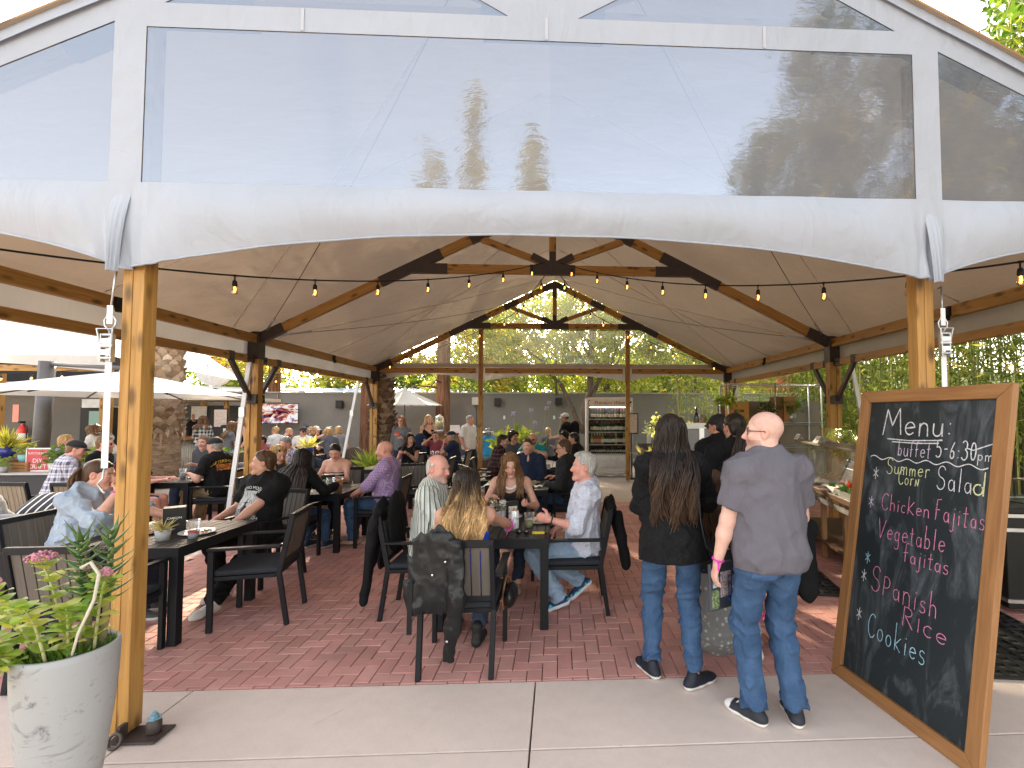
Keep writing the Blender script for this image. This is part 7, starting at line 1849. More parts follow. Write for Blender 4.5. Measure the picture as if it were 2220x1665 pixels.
def spire(label, loc, h, w, seed):
 t = thing('conifer_tree', label, 'tree', loc, 0, 'distant trees behind the viewer')
 m = MB(); m.tube([(0, 0, 0), (0, 0, h)], [.3, .06], 8); m.build('trunk', M_BARK, t)
 bl = [((rnd.uniform(-.3, .3) * w, 0, z), (w * (1.05 - (z / h) ** 2 * .75) * rnd.uniform(.5, 1), w * .6, h * .05)) for z in np.linspace(h * .35, h * .98, 16)]
 P = blob_points(bl, 4200, seed, .3, .45, .6); C = leaf_cols(len(P), (.12, .13, .04), (.38, .30, .10), seed, (.55, .42, .16), .3); V, F, C = leaf_arrays(P, .55, C, .4, seed=seed, hang=.2); mesh_obj('crown', V, F, M_LEAFD, t, False, C)
spire('tallest far tree behind the viewer mirrored in the front window', (-7.2, -36, 0), 29.5, 2.0, 51); spire('wide far tree behind the viewer left of the tallest', (-11.0, -37, 0), 25.2, 3.0, 52); spire('far tree behind the viewer mirrored near the middle', (-2.4, -36, 0), 26.6, 2.6, 53)
m = MB()
def hf(u, v):
 x = -150 + 300 * u; y = 60 + 160 * v; return (x, y, -1 + (26 * v ** .7) * (.8 + .25 * math.sin(u * 9 + 1) + .15 * math.sin(u * 23)) * (1.0 if x > -40 else max(.25, 1 + (x + 40) / 90)))
m.grid(hf, 60, 20); tag(m.build('hill', stucco('hill_ground', (.06, .085, .03), (.13, .14, .05)), smooth=True), kind='structure')
kinds = [((.035, .06, .015), (.10, .14, .03), 'dark green rounded tree'), ((.10, .13, .03), (.25, .26, .06), 'yellow green tree'), ((.06, .10, .025), (.16, .20, .05), 'mid green spreading tree')]
for (x, y, h, lab) in ((-3.2, 25.5, 10.5, 'tall full green tree behind the redwood filling the rear gable window'), (2.6, 26.5, 11.5, 'tall full golden green tree behind the wine fridge'), (7.0, 25, 10, 'tall full green tree at the right of the rear gable window')):
 tree(lab, (x, y, 0), limb((0, 0, 0), (.2, 0, h * .8), .25, .08), [limb((0, 0, h * .3), (s_ * 2.2, 0, h * .65), .1, .03) for s_ in (-1, 1)], [((rnd.uniform(-2, 2), rnd.uniform(-.6, .6), h * z), (2.3, 1.6, h * .13)) for z in np.linspace(.28, .92, 9)], 7000, .26, (.08, .13, .025), (.26, .28, .06), seed=int(h * 10), yellow=(.45, .38, .08), yf=.15, gap=.22)
fx = [(-27, 34), (-23.5, 41), (-20, 33), (-16.8, 38), (-13.5, 31), (-10.4, 40), (-8.2, 31), (-5.2, 36), (-2.6, 30), (.4, 35), (2.8, 29.5), (5.4, 36), (8.4, 31), (11.8, 37), (-31, 46), (14.5, 43), (-14, 52), (-4, 50), (6, 50), (18, 34), (-19, 60), (0, 64), (11, 60)]
ORD = ['first', 'second', 'third', 'fourth', 'fifth', 'sixth', 'seventh', 'eighth', 'ninth', 'tenth']
rowof = lambda y: 'nearest' if y < 34.5 else ('middle' if y < 45 else 'farthest')
for i, (x, y) in enumerate(fx):
 c1, c2, nm = kinds[i % 3]; h = rnd.uniform(4.2, 6.0) + y * .05; r = rnd.uniform(2.0, 3.0)
 rk = sorted(q for q in fx if rowof(q[1]) == rowof(y)).index((x, y))
 tree('%s, %s from the left in the %s row beyond the wall' % (nm, ORD[rk], rowof(y)), (x, y, 0), limb((0, 0, 0), (0, 0, h * .6), .22, .1), [], [((rnd.uniform(-1, 1), 0, h * .62), (r, r * .8, h * .28)), ((rnd.uniform(-1.6, 1.6), .3, h * .8), (r * .75, r * .7, h * .22)), ((rnd.uniform(-2, 2), -.3, h * .45), (r * .9, r * .7, h * .2))], 1500, .42, c1, c2, seed=100 + i, yellow=(.4, .36, .08), yf=.08, lm=M_LEAF, gap=.25, group='trees on the hillside beyond the wall', clump=.7)
# ------------------------------------------------------------------ potted planting in the left foreground
PX, PY = -2.02, 2.13
def marble():
 t = NT('planter_concrete'); v = t.coord('Object'); n = t.noise(t.coord('Object', (1, 1, 1.6), (.4, .3, 0)), 4.5, 7, .7, 1.6); n2 = t.noise(v, 2.2, 3, .5); f = t.noise(v, 60, 3, .6)
 c = t.mix(t.ramp(n, [(.30, 1), (.42, 0)]), (.33, .33, .325), (.10, .10, .105)); c = t.mix(t.math('MULTIPLY', t.ramp(n2, [(.4, 0), (.7, 1)]), .5), c, (.41, .41, .40)); c = t.mix(t.math('MULTIPLY', t.ramp(f, [(.62, 0), (.7, 1)]), .3), c, (.22, .22, .22))
 return t.done(t.bsdf(c, .6, t.bump(f, .15, .004), 0, .35))
pt = thing('planter', 'tall grey mottled concrete planter with flowering plants in the left foreground', 'planter', (PX, PY, 0))
m = MB(); prof = [(.10, .0), (.125, .012), (.15, .12), (.185, .30), (.212, .48), (.226, .62), (.230, .72), (.228, .745), (.214, .75), (.208, .735), (.205, .66)]
m.lathe([(r * .70, z) for r, z in prof], (0, 0, 0), 48); m.build('pot', marble(), pt)
m = MB(); m.lathe([(.145, .735), (.14, .738), (.136, .66)], (0, 0, 0), 40); m.build('liner', M_BLACKF, pt)
m = MB(); m.grid(lambda u, v: (.138 * u * math.cos(2 * PI * v), .138 * u * math.sin(2 * PI * v), .70 + .015 * math.sin(u * 30 + v * 40)), 8, 30); m.build('soil', simple('potting_soil', (.05, .035, .025), .95, 0, .5, 150), pt)
def fleshy(m, p, d, L, w, col, fold=.15):
 p = Vector(p); d = Vector(d).normalized(); s = d.cross(Vector((0, 0, 1)))
 if s.length < .05: s = Vector((1, 0, 0))
 s.normalize(); u = s.cross(d); n = 6; vs = []
 for k in range(n + 1):
  t = k / n; wd = w * math.sin(PI * min(1, .08 + .92 * t) ** .75) ** .8 * (1 if t < .98 else .1); c = p + d * L * t + u * (.12 * L * math.sin(t * 2.2) - .22 * L * t * t)
  vs += [c - s * wd + u * wd * fold, c, c + s * wd + u * wd * fold]
 fs = []
 for k in range(n):
  a = k * 3; fs += [[a, a + 1, a + 4, a + 3], [a + 1, a + 2, a + 5, a + 4]]
 m._add(vs, fs, None, True, col)
def sedum(label, stems, seed, pink=True):
 rg = random.Random(seed); t = thing('stonecrop_plant', label, 'plant', (PX, PY, .70)); sm = MB(); lf = MB()
 for (bx_, by_, tx, ty, tz, fw) in stems:
  a = Vector((bx_, by_, 0)); b = Vector((tx, ty, tz)); pts = [a.lerp(b, u) + Vector((0, 0, .05 * math.sin(PI * u))) for u in np.linspace(0, 1, 7)]
  sm.tube(pts, [.0065 - .003 * u for u in np.linspace(0, 1, 7)], 6, col=(.42, .40, .20))
  for k in range(9):
   u = .18 + .80 * k / 8; p = a.lerp(b, u) + Vector((0, 0, .05 * math.sin(PI * u)))
   for q in range(2):
    an = k * 1.57 + q * PI + rg.uniform(-.3, .3); g = rg.uniform(.8, 1.25); y = rg.random()
    col = (.30 * g, .40 * g, .08 * g) if y > .25 else (.52, .50, .14)
    fleshy(lf, p, (math.cos(an), math.sin(an), rg.uniform(.1, .7)), rg.uniform(.055, .09), rg.uniform(.022, .036), col)
  if fw:
   fl = MB(); c0 = b + Vector((0, 0, .02))
   for k in range(130):
    an = rg.uniform(0, 6.28); rr = fw * math.sqrt(rg.random()); p = c0 + Vector((math.cos(an) * rr, math.sin(an) * rr, .022 * (1 - (rr / fw) ** 2) + rg.uniform(-.006, .006))); g = rg.uniform(.7, 1.2)
    fl.ico(p, .0055, 1, (.52 * g, .22 * g, .27 * g))
   for k in range(8): an = k * .785; sm.tube([b - Vector((0, 0, .03)), c0 + Vector((math.cos(an) * fw * .6, math.sin(an) * fw * .6, 0))], .002, 4, col=(.45, .42, .22))
   fl.build('flower_head', vcol('pink_flowers', .8, .1), t)
 sm.build('stem', vcol('green_stem', .6, .1), t); lf.build('foliage', M_LEAF, t)
sedum('flowering stonecrop with yellow green leaves and pink flower heads in the planter', [(-.08, -.03, -.22, -.12, .32, .055), (-.02, .02, -.15, .03, .38, .05), (-.1, -.08, -.30, -.16, .12, 0), (.02, -.1, -.03, -.16, .27, 0), (.06, -.06, .08, -.10, .24, 0), (-.12, 0, -.34, -.02, .22, .04), (.1, .0, .17, -.04, .33, .022), (-.05, -.12, -.17, -.22, .10, 0), (-.12, -.10, -.10, -.245, -.02, 0), (.0, .05, .02, .05, .33, .04)], 3)
al = thing('aloe_plant', 'spiky green climbing aloe rising above the planter beside the post', 'plant', (PX, PY, .70)); am = MB(); ac = MB(); rg = random.Random(12)
for (bx_, by_, tx, ty, tz, n) in ((.04, .04, .03, .0, .50, 34), (.09, .05, .14, .02, .52, 30)):
 ac.tube([(bx_, by_, 0), (bx_ * .7 + tx * .3, by_, tz * .5), (tx, ty, tz)], [.013, .011, .008], 8, col=(.30, .26, .14))
 for k in range(n):
  u = .42 + .58 * k / n; p = Vector((bx_, by_, 0)).lerp(Vector((tx, ty, tz)), u); an = k * 2.4; L = .085 * (1.2 - .55 * (u - .42)); g = rg.uniform(.7, 1.2)
  d = Vector((math.cos(an), math.sin(an), .25 + 1.1 * max(0, u - .8) * 4)).normalized(); s = d.cross(Vector((0, 0, 1))).normalized(); up_ = s.cross(d)
  pts = [p + d * L * t + Vector((0, 0, .03 * t * t)) for t in np.linspace(0, 1, 6)]
  am.tube(pts, [.012 * (1 - t) ** .8 + .0006 for t in np.linspace(0, 1, 6)], 6, col=[tuple(q * g for q in ((.07, .15, .035) if t < .7 else (.16, .17, .06))) for t in np.linspace(0, 1, 6)], squash=.5)
am.build('foliage', vcol('aloe_leaf', .4, .05, 60, .5), al); ac.build('stem', MATS['green_stem'], al)
wt_ = thing('trailing_stem', 'pale woody trailing succulent stem curling against the post', 'plant', (PX, PY, .70)); m = MB()
m.tube([(.08, -.08, .0), (.13, -.10, .14), (.185, -.10, .27), (.20, -.10, .37), (.175, -.11, .42), (.15, -.12, .40)], [.005, .005, .006, .0065, .007, .008], 8, col=(.55, .50, .40)); m.build('stem', vcol('pale_stem', .8, .4, 80), wt_)
l_ = MB()
for k in range(16): an = rg.uniform(0, 6.28); fleshy(l_, (.08 + .1 * (k / 16), -.09, .03 + .35 * k / 16), (math.cos(an), math.sin(an), .4), .045, .012, (.18, .30, .06))
l_.build('foliage', M_LEAF, wt_)
gr = thing('grassy_filler', 'fine bright green spiky groundcover filling the planter top', 'plant', (PX, PY, .70)); 
n = 260; rr = np.random.default_rng(4); an = rr.uniform(0, 2 * PI, n); ra = .13 * np.sqrt(rr.random(n)); P = np.stack([ra * np.cos(an), ra * np.sin(an), np.zeros(n)], 1); D = np.stack([np.cos(an) * .5, np.sin(an) * .5, np.full(n, 1.0)], 1)
V, F, C = leaf_arrays(P, .065, leaf_cols(n, (.05, .11, .02), (.14, .24, .05), 3), .14, seed=2, D=D); mesh_obj('foliage', V, F, M_LEAF, gr, False, C)
fn = thing('light_stop_fence', 'dark board fence added behind the bamboo on the right to stop light', 'fence', (9.1, 8.5, 0)); m = MB()  # added fence, there to stop light coming through the bamboo
for k in range(90): m.box((0, -9 + k * .2, 1.15), (.025, .19, 2.3 + random.uniform(-.02, .02)))
m.build('boards', wood('light_stop_board', (.05, .04, .03), (.10, .08, .06), knots=False), fn)
bt = MB(); rg = np.random.default_rng(77); n = 5200; P = np.stack([rg.uniform(5.9, 9.0, n), rg.uniform(1.2, 16, n), np.abs(rg.normal(0, .06, n))], 1); V, F, C = leaf_arrays(P, .13, leaf_cols(n, (.10, .075, .03), (.26, .20, .08), 5), .2, seed=6); tag(mesh_obj('leaf_litter', V, F, M_LEAFD, None, False, C), kind='stuff')
# ------------------------------------------------------------------ umbrellas, neighbouring tent, kiosk
M_CANV = fabric('umbrella_canvas', (.70, .67, .62), .25, .06, 14, .7)
def umbrella(label, cx, cy, za, ze, r, n, rot, mast=None, hang=.0):
 t = thing('patio_umbrella', label, 'umbrella', (cx, cy, 0)); m = MB(); vs = [(0, 0, za)]; fs = []
 K = 6
 for k in range(n):
  a0, a1 = 2 * PI * k / n + rot, 2 * PI * (k + 1) / n + rot
  def gf(u, v):
   rr = r * v; p0 = Vector((math.cos(a0) * rr, math.sin(a0) * rr, 0)); p1 = Vector((math.cos(a1) * rr, math.sin(a1) * rr, 0)); p = p0.lerp(p1, u)
   p *= 1 - .05 * math.sin(PI * u) * v
   return (p.x, p.y, za + (ze - za) * v ** 1.08 - .05 * math.sin(PI * u) * math.sin(PI * v))
  m.grid(gf, 6, 8)
 m.build('canopy', M_CANV, t, smooth=False)
 for k in range(n):
  a = 2 * PI * k / n + rot; b = MB(); b.tube([(0, 0, za - .06), (math.cos(a) * r * .97, math.sin(a) * r * .97, ze - .02)], .014, 6); b.build('rib', M_STEEL, t)
 h = MB(); h.lathe([(.05, za - .1), (.07, za - .04), (.04, za + .05), (.01, za + .09)], (0, 0, 0), 12); h.build('hub', M_CANV, t)
 p = MB()
 if mast:
  mx, my = mast; p.tube([(mx - cx, my - cy, 0), (mx - cx + .1, my - cy, za + .25), ], .13, 12); p.tube([(mx - cx + .1, my - cy, za + .2), (0, 0, za + .06)], .04, 8)
  p.box((mx - cx, my - cy, .06), (.8, .8, .1))
 else: p.tube([(0, 0, 0), (0, 0, za - .04)], .022, 8); p.lathe([(.25, 0), (.25, .06), (.05, .09)], (0, 0, 0), 16)
 p.build('mast', simple('umbrella_pole', (.10, .09, .085), .5), t)
 return t
umbrella('large white cantilever umbrella left of the second tent post', -8.1, 9.35, 2.52, 2.07, 2.08, 8, .2, (-10.2, 10.0))
umbrella('small white market umbrella behind the standing group by the palm', -5.35, 17.1, 2.62, 2.05, 1.28, 8, .1)
umbrella('white umbrella edge beyond the second post, left of the sign', -12.6, 16.5, 2.75, 2.3, 1.5, 8, .3)
nb = thing('neighbouring_tent', 'second white tent with orange timber posts at the far left', 'tent', (0, 0, 0))
c0 = Vector((-9.75, 10.9, 3.0)); c1 = Vector((-24, 10.2, 3.0)); c2 = Vector((-12.0, 19, 3.0)); ap1 = Vector((-13.6, 15, 5.6)); ap2 = Vector((-26, 15, 5.6))
m = MB(); m.quad(c0, c1, ap2, ap1); m.quad(c2, c0, ap1, ap1); m.build('roof_canopy', fabric('white_roof', (.85, .85, .85), .35, .05, 8, .6), nb)
m = MB()
for i in range(2):
 a, b = c0.lerp(c1, i * .42), c0.lerp(c1, (i + 1) * .42)
 m.grid(lambda u, v, a=a, b=b: tuple(a.lerp(b, u) + Vector((0, -.02, 0)) - Vector((0, 0, (1 - v) * (.36 - .2 * math.sin(PI * u))))), 24, 3)
m.build('valance', M_VAL, nb, smooth=True)
m = MB(); m.beam(c0 + Vector((0, .1, -.28)), c1 + Vector((0, .1, -.28)), .09, .13); m.build('beam', M_WOOD, nb, bevel=.004)
for (x, y) in ((-9.85, 11.0), (-12.05, 10.95), (-12.4, 17.5), (-16.5, 10.7)): m = MB(); m.box((x, y, 1.3), (.16, .16, 2.6)); m.build('post', M_WOOD, nb, bevel=.005)
string_lights('bulbs along the beam of the second tent at the far left', sagline((-10.2, 10.7, 2.66), (-15.5, 10.5, 2.66), .1), 9, drop=.17)
string_lights('bulbs strung above the rear wall left of the palm', sagline((-11.5, 17.5, 3.3), (-5.2, 16.2, 3.0), .25), 9, drop=.2)
string_lights('bulbs strung from the rear left post toward the second post outside', sagline((-6.0, 15.5, 2.9), (-10.6, 13.5, 3.4), .25), 8, drop=.17)
sb = thing('service_building', 'dark grey service building with plain doors at the far left', 'building', (0, 0, 0))
m = MB(); m.box((-20.2, 17.0, 1.35), (13, 2.0, 2.7)); m.build('wall', stucco('service_wall', (.115, .105, .09), (.15, .14, .12)), sb)
m = MB(); m.box((-20.2, 17.0, 2.73), (13.2, 2.2, .07)); m.build('parapet', simple('parapet_grey', (.3, .29, .27), .7), sb)
for x in (-19.5, -17.6, -15.2): m = MB(); m.box((x, 15.985, 1.05), (1.35 if x > -16 else 1.0, .05, 2.1)); m.build('door', M_STUCD, sb, bevel=.01)
m = MB(); m.box((-24, 20, 2.2), (14, 3, 4.3)); o = m.build('warehouse', stucco('black_wall', (.03, .03, .032), (.045, .045, .047))); tag(o, 'black windowless warehouse wall rising behind the service building', 'building')
fe = thing('fire_extinguisher', 'red fire extinguisher hung on the dark wall at the far left', 'fire extinguisher', (-13.35, 12.0, .98)); m = MB(); m.lathe([(.001, 0), (.085, .005), (.09, .03), (.09, .38), (.06, .45), (.03, .48), (.03, .53)], (0, 0, 0), 16); m.build('cylinder', simple('extinguisher_red', (.55, .02, .015), .3), fe)
m = MB(); m.box((0, -.02, .56), (.05, .12, .05)); m.tube([(.03, 0, .52), (.13, -.03, .45), (.11, -.02, .15)], .012, 6); m.build('valve', M_BLACKF, fe); m = MB(); m.lathe([(.0915, .14), (.0915, .3)], (0, 0, 0), 16); m.build('label', M_WHITE, fe)
ps = thing('equipment_panel', 'dark plywood screen behind the fire extinguisher and cooler', 'screen', (-12.6, 12.2, 0)); m = MB(); m.box((-.5, 0, 1.05), (2.6, .08, 2.1)); m.build('panel', stucco('panel_grey', (.10, .095, .085), (.13, .12, .105)), ps); m = MB(); m.box((-1.0, -.045, 1.75), (.14, .01, .42)); m.build('notice', simple('red_notice', (.6, .25, .2), .6), ps)
cl = thing('drinks_cooler', 'black glass door cooler beside the second tent post', 'fridge', (-11.5, 11.95, 0)); m = MB(); m.box((0, .3, .95), (.7, .6, 1.9)); m.build('case', M_BLACKF, cl, bevel=.01); m = MB(); m.box((.05, -.02, 1.15), (.34, .02, 1.3)); m.build('glass_door', emit('cooler_glow', (.55, .75, .6), .55), cl); m = MB(); m.box((0, .05, 1.98), (.45, .3, .2)); m.build('header', simple('cooler_head', (.5, .5, .48), .5), cl)
kx, ky = -11.0, 14.6
ks = thing('drinks_kiosk', 'pale drinks kiosk with corrugated counter and flat roof left of the second post', 'kiosk', (kx, ky, 0))
m = MB()
for i in range(30): m.tube([(-.95 + i * .064, -.36, .04), (-.95 + i * .064, -.36, 1.0)], .034, 6)
m.box((0, -.2, .5), (1.94, .3, .96)); m.build('counter_front', simple('corrugated_metal', (.52, .50, .45), .5, .3), ks)
m = MB(); m.box((0, -.25, 1.06), (2.15, .65, .08)); m.build('countertop', M_WOOD2, ks, bevel=.006)
m = MB(); m.box((.1, .5, 2.18), (2.8, 2.2, .10)); m.build('roof', simple('kiosk_roof', (.62, .52, .40), .7), ks)
m = MB(); m.box((0, .7, 1.0), (2.2, .1, 2.0)); m.build('back_wall', M_STUCD, ks)
for sx in (-1, 1): m = MB(); m.box((sx * 1.05 + .0, -.3, 1.6), (.09, .09, 1.1)); m.build('post', M_WOOD, ks)
m = MB(); m.quad((-.85, -.5, 1.1), (.1, -.5, 1.1), (.1, -.5, 1.62), (-.85, -.5, 1.62)); m.build('glass_guard', glass('kiosk_glass', (.9, .93, .95), .12, .03, .12), ks)
m = MB(); m.box((-.35, .6, 1.78), (.45, .02, .4)); m.build('notice_board', M_PAPER, ks)
m = MB(); m.lathe([(.001, 0), (.06, 0), (.06, .26), (.02, .3), (.02, .36)], (0, 0, 0), 12); o = m.build('red_canister', MATS['extinguisher_red']); o.location = (-10.72, 14.25, 1.1); tag(o, 'small red canister on the kiosk counter', 'canister')
ns = thing('menu_stand', 'white menu card in a black frame at the right end of the kiosk', 'sign stand', (-9.9, 14.1, 0)); m = MB(); m.box((0, 0, 1.62), (.4, .03, .55)); m.build('frame', M_BLACKF, ns); m = MB(); m.box((0, -.018, 1.62), (.34, .01, .49)); m.build('sheet', MATS['menu_sheet'], ns); m = MB(); m.box((0, 0, .68), (.03, .03, 1.36)); m.build('stand', M_BLACK, ns)
bq = thing('heat_lamp_grill', 'black boxy grill on a slim stand right of the kiosk', 'grill', (-9.25, 13.7, 0)); m = MB(); m.box((0, 0, 1.27), (.5, .4, .36)); m.build('body', M_BLACKF, bq, bevel=.06); m = MB(); m.box((0, -.21, 1.27), (.26, .02, .16)); m.build('badge', M_METAL, bq); m = MB(); m.box((0, 0, .55), (.42, .34, 1.1)); m.build('stand', M_RED, bq, bevel=.01)
for i, (x, y, lab) in enumerate(((-8.7, 12.55, 'tall dark stool under the woman in grey left of the second post'), (-8.15, 12.95, 'tall dark stool left empty beside the second post'))):
 t = thing('bar_stool', lab, 'stool', (x, y, 0), 0, 'tall stools near the kiosk'); m = MB(); m.box((0, 0, .68), (.36, .36, .05)); m.build('seat', M_BLACK, t, bevel=.015)
 for a in (-1, 1):
  for b in (-1, 1): m = MB(); m.beam((a * .18, b * .18, 0), (a * .15, b * .15, .66), .03, .03); m.build('leg', M_BLACK, t)
rs = thing('round_sign', 'round white sign with a black, yellow and red arc above the left wall', 'sign', (-14.5, 21.0, 3.75)); rm = Matrix.Rotation(PI / 2, 3, 'X')
m = MB(); m.lathe([(.001, .06), (.78, .06), (.82, .04), (.82, -.06), (.001, -.06)], (0, 0, 0), 40, axis=rm); m.build('disc', M_WHITE, rs)
for (r0, r1, c, nm) in ((.66, .52, (.01, .01, .01), 'arc_black'), (.52, .40, (.75, .45, .03), 'arc_yellow'), (.40, .30, (.6, .03, .03), 'arc_red')):
 m = MB(); m.grid(lambda u, v, r0=r0, r1=r1: ((r0 + (r1 - r0) * v) * math.cos(PI * (.04 + .92 * u)), -.068, -.02 + .82 * (r0 + (r1 - r0) * v) * math.sin(PI * (.04 + .92 * u)) * .8), 24, 1); m.build('emblem_arc', simple(nm, c, .5), rs)
text_on('sign_text', 'THE BRIDGE', M_BLACKF, rs, (0, -.068, -.22), (1, 0, 0), (0, 0, 1), .15)
m = MB(); m.box((0, .1, -1.9), (.14, .14, 2.3)); m.build('pole', M_BLACK, rs)
gt = thing('lattice_girder', 'white lattice girder above the left wall under the round sign', 'girder', (0, 0, 0)); m = MB(); ga, gb = Vector((-17.5, 20.5, 3.0)), Vector((-11.0, 21.5, 2.75)); m.beam(ga, gb, .06, .08); m.beam(ga - Vector((0, 0, .4)), gb - Vector((0, 0, .4)), .06, .08)
for k in range(14): a = ga.lerp(gb, k / 14); b = ga.lerp(gb, (k + 1) / 14); m.beam(a if k % 2 else a - Vector((0, 0, .4)), b - Vector((0, 0, .4)) if k % 2 else b, .04, .04)
m.build('lattice', simple('girder_white', (.7, .72, .74), .6), gt)
ws = thing('low_roofed_shed', 'long low building with a pale blue metal roof beyond the wall', 'building', (0, 0, 0)); m = MB(); m.box((-14.5, 27, 1.3), (20, 4, 2.6)); m.build('wall', simple('shed_wall', (.30, .34, .38), .7), ws)
m = MB(); m.grid(lambda u, v: (-25 + 21 * u, 24.6 + 4.6 * v, 2.55 + .75 * v + .03 * math.sin(u * 260)), 200, 2); m.build('roof', simple('blue_metal_roof', (.34, .44, .54), .4, .3), ws)
hb = thing('hillside_house', 'white and grey house with a red van in front, small beyond the redwood', 'building', (0, 0, 0)); m = MB(); m.box((-6.9, 44, 3.2), (5, 4, 2.6)); m.build('wall', simple('house_wall', (.5, .52, .56), .7), hb); m = MB(); m.box((-6.9, 44, 4.6), (5.6, 4.6, .25)); m.build('roof', simple('house_roof', (.18, .17, .17), .8), hb); m = MB(); m.box((-6.6, 41.98, 3.4), (3.4, .06, .8)); m.build('window', simple('far_glass', (.1, .13, .17), .2), hb)
rf_ = thing('red_building', 'red timber building behind a picket railing over the right part of the wall', 'building', (0, 0, 0)); m = MB(); m.box((11.5, 34, 3.4), (9, 4, 4.2)); m.build('wall', simple('red_timber', (.32, .05, .035), .8), rf_); m = MB(); m.box((9.9, 31.9, 4.6), (1.6, .1, 1.3)); m.build('window', simple('far_glass2', (.4, .42, .42), .3), rf_)
m = MB()
for k in range(46): m.box((6.8 + k * .2, 31.0, 3.0), (.07, .05, 1.5))
m.box((11.3, 31.0, 3.75), (9.2, .09, .09)); m.build('railing', simple('rail_red', (.42, .12, .09), .7), rf_)
# ------------------------------------------------------------------ plant stall at the left
pb = thing('display_table', 'long dark cloth covered table of potted plants at the far left', 'table', (-9.75, 8.9, 0)); m = MB(); m.box((0, 0, .36), (2.3, .8, .70)); m.build('cloth', simple('table_cloth', (.05, .048, .05), .9, 0, .3, 60), pb, bevel=.02); m = MB(); m.box((0, 0, .725), (2.36, .86, .03)); m.build('tabletop', simple('table_white', (.4, .39, .38), .6), pb)
def potplant(label, loc, pr, ph, pc, kind, ls, n, c1, c2, seed, cat='potted plant'):
 t = thing('potted_plant', label, cat, loc); m = MB(); m.lathe([(.001, 0), (pr * .78, 0), (pr, ph), (pr * .92, ph), (pr * .9, ph * .85), (.001, ph * .85)], (0, 0, 0), 16); m.build('pot', pc, t)
 rg = np.random.default_rng(seed)
 if kind == 'spiky': d = rg.normal(size=(n, 3)); d[:, 2] = np.abs(d[:, 2]) * 1.1 + .15; d /= np.linalg.norm(d, axis=1)[:, None]; P = np.tile((0, 0, ph * .9), (n, 1)) + rg.normal(size=(n, 3)) * pr * .12; V, F, C = leaf_arrays(P, ls, leaf_cols(n, c1, c2, seed), .10, seed=seed, D=d * 4)
 else: d = rg.normal(size=(n, 3)); d /= np.linalg.norm(d, axis=1)[:, None]; P = np.array((0, 0, ph + ls * 1.1)) + d * rg.random((n, 1)) ** .5 * np.array((ls * 2.0, ls * 2.0, ls * 1.35)); V, F, C = leaf_arrays(P, ls * .8, leaf_cols(n, c1, c2, seed), .5, seed=seed, hang=.1)
 mesh_obj('foliage', V, F, M_LEAF, t, False, C); return t
COB = simple('cobalt_pot', (.02, .03, .22), .25); TERR = simple('pale_pot', (.55, .52, .48), .6); GREY = simple('concrete_pot', (.36, .36, .36), .75, 0, .2); GALV = simple('galvanised_pot', (.42, .43, .42), .4, .7); AQUA = simple('aqua_pot', (.22, .45, .48), .5)
G1, G2 = (.06, .13, .03), (.18, .26, .05); Y1, Y2 = (.35, .33, .06), (.60, .55, .16)
potplant('yellow spiky plant in a cobalt pot on the far left plant table', (-10.35, 9.05, .95), .13, .2, COB, 'spiky', .36, 90, Y1, Y2, 1)
potplant('blue green succulent in a white pot at the front left of the plant table', (-10.3, 8.6, .74), .10, .13, TERR, 'bush', .09, 120, (.10, .20, .13), (.22, .34, .20), 2)
potplant('small green plant in an aqua pot beside the craft sign', (-9.75, 8.8, .90), .07, .12, AQUA, 'bush', .08, 90, G1, Y1, 3)
potplant('leafy green plant in a pale pot right of the craft sign', (-9.05, 8.7, .74), .10, .15, TERR, 'bush', .11, 130, G1, G2, 4)
potplant('tall feathery plant at the back right of the plant table', (-8.85, 9.1, .74), .09, .12, GREY, 'bush', .13, 130, G2, Y1, 5)
potplant('low succulent at the middle of the plant table', (-9.85, 8.55, .74), .08, .10, GREY, 'bush', .07, 100, (.10, .20, .13), G2, 6)
def crate(label, x, y, z, w, d, h):
 t = thing('wooden_crate', label, 'crate', (x, y, z))
 for sy in (-1, 1):
  for k in range(3): m = MB(); m.box((0, sy * d / 2, h * (.17 + .33 * k)), (w, .012, h * .28)); m.build('slat', M_WOOD2, t)
 for sx in (-1, 1): m = MB(); m.box((sx * w / 2, 0, h / 2), (.012, d, h)); m.build('end_board', M_WOOD2, t)
 m = MB(); m.box((0, 0, .006), (w, d, .012)); m.build('base_board', M_WOOD2, t)
crate('wooden crate under the cobalt pot on the plant table', -10.35, 9.0, .74, .55, .38, .2); crate('smaller wooden crate under the aqua pot on the plant table', -9.75, 8.85, .74, .36, .28, .16)
dy = thing('craft_sign', 'red and pink DIY craft sign standing on the plant table', 'sign', (-9.42, 8.75, .74)); m = MB(); m.box((0, 0, .2), (.40, .02, .40)); m.build('frame', M_WHITE, dy); m = MB(); m.box((0, -.012, .2), (.36, .008, .36)); m.build('panel', simple('sign_red', (.50, .07, .08), .6), dy)
text_on('sign_text', 'DIY\nCRAFT', simple('sign_white', (.75, .7, .68), .6), dy, (0, -.018, .13), (1, 0, 0), (0, 0, 1), .10); text_on('sign_text', 'SUCCULENT', MATS['sign_white'], dy, (0, -.018, .31), (1, 0, 0), (0, 0, 1), .055)
potplant('pale spiky plant in a blue pot on the table below the television', (-6.35, 12.2, .72), .13, .2, COB, 'spiky', .32, 70, (.45, .40, .14), (.70, .62, .30), 11)
potplant('pale spiky bromeliad in a dark pot behind the young woman in stripes', (-3.98, 8.2, 0), .16, .5, GREY, 'spiky', .34, 70, (.45, .42, .14), (.70, .65, .30), 12)
potplant('grassy yellow green plant in a low dark bowl by the rear left post', (-4.32, 11.4, 0), .36, .5, simple('dark_bowl', (.06, .055, .05), .6), 'spiky', .42, 150, (.16, .24, .04), (.42, .46, .10), 13)
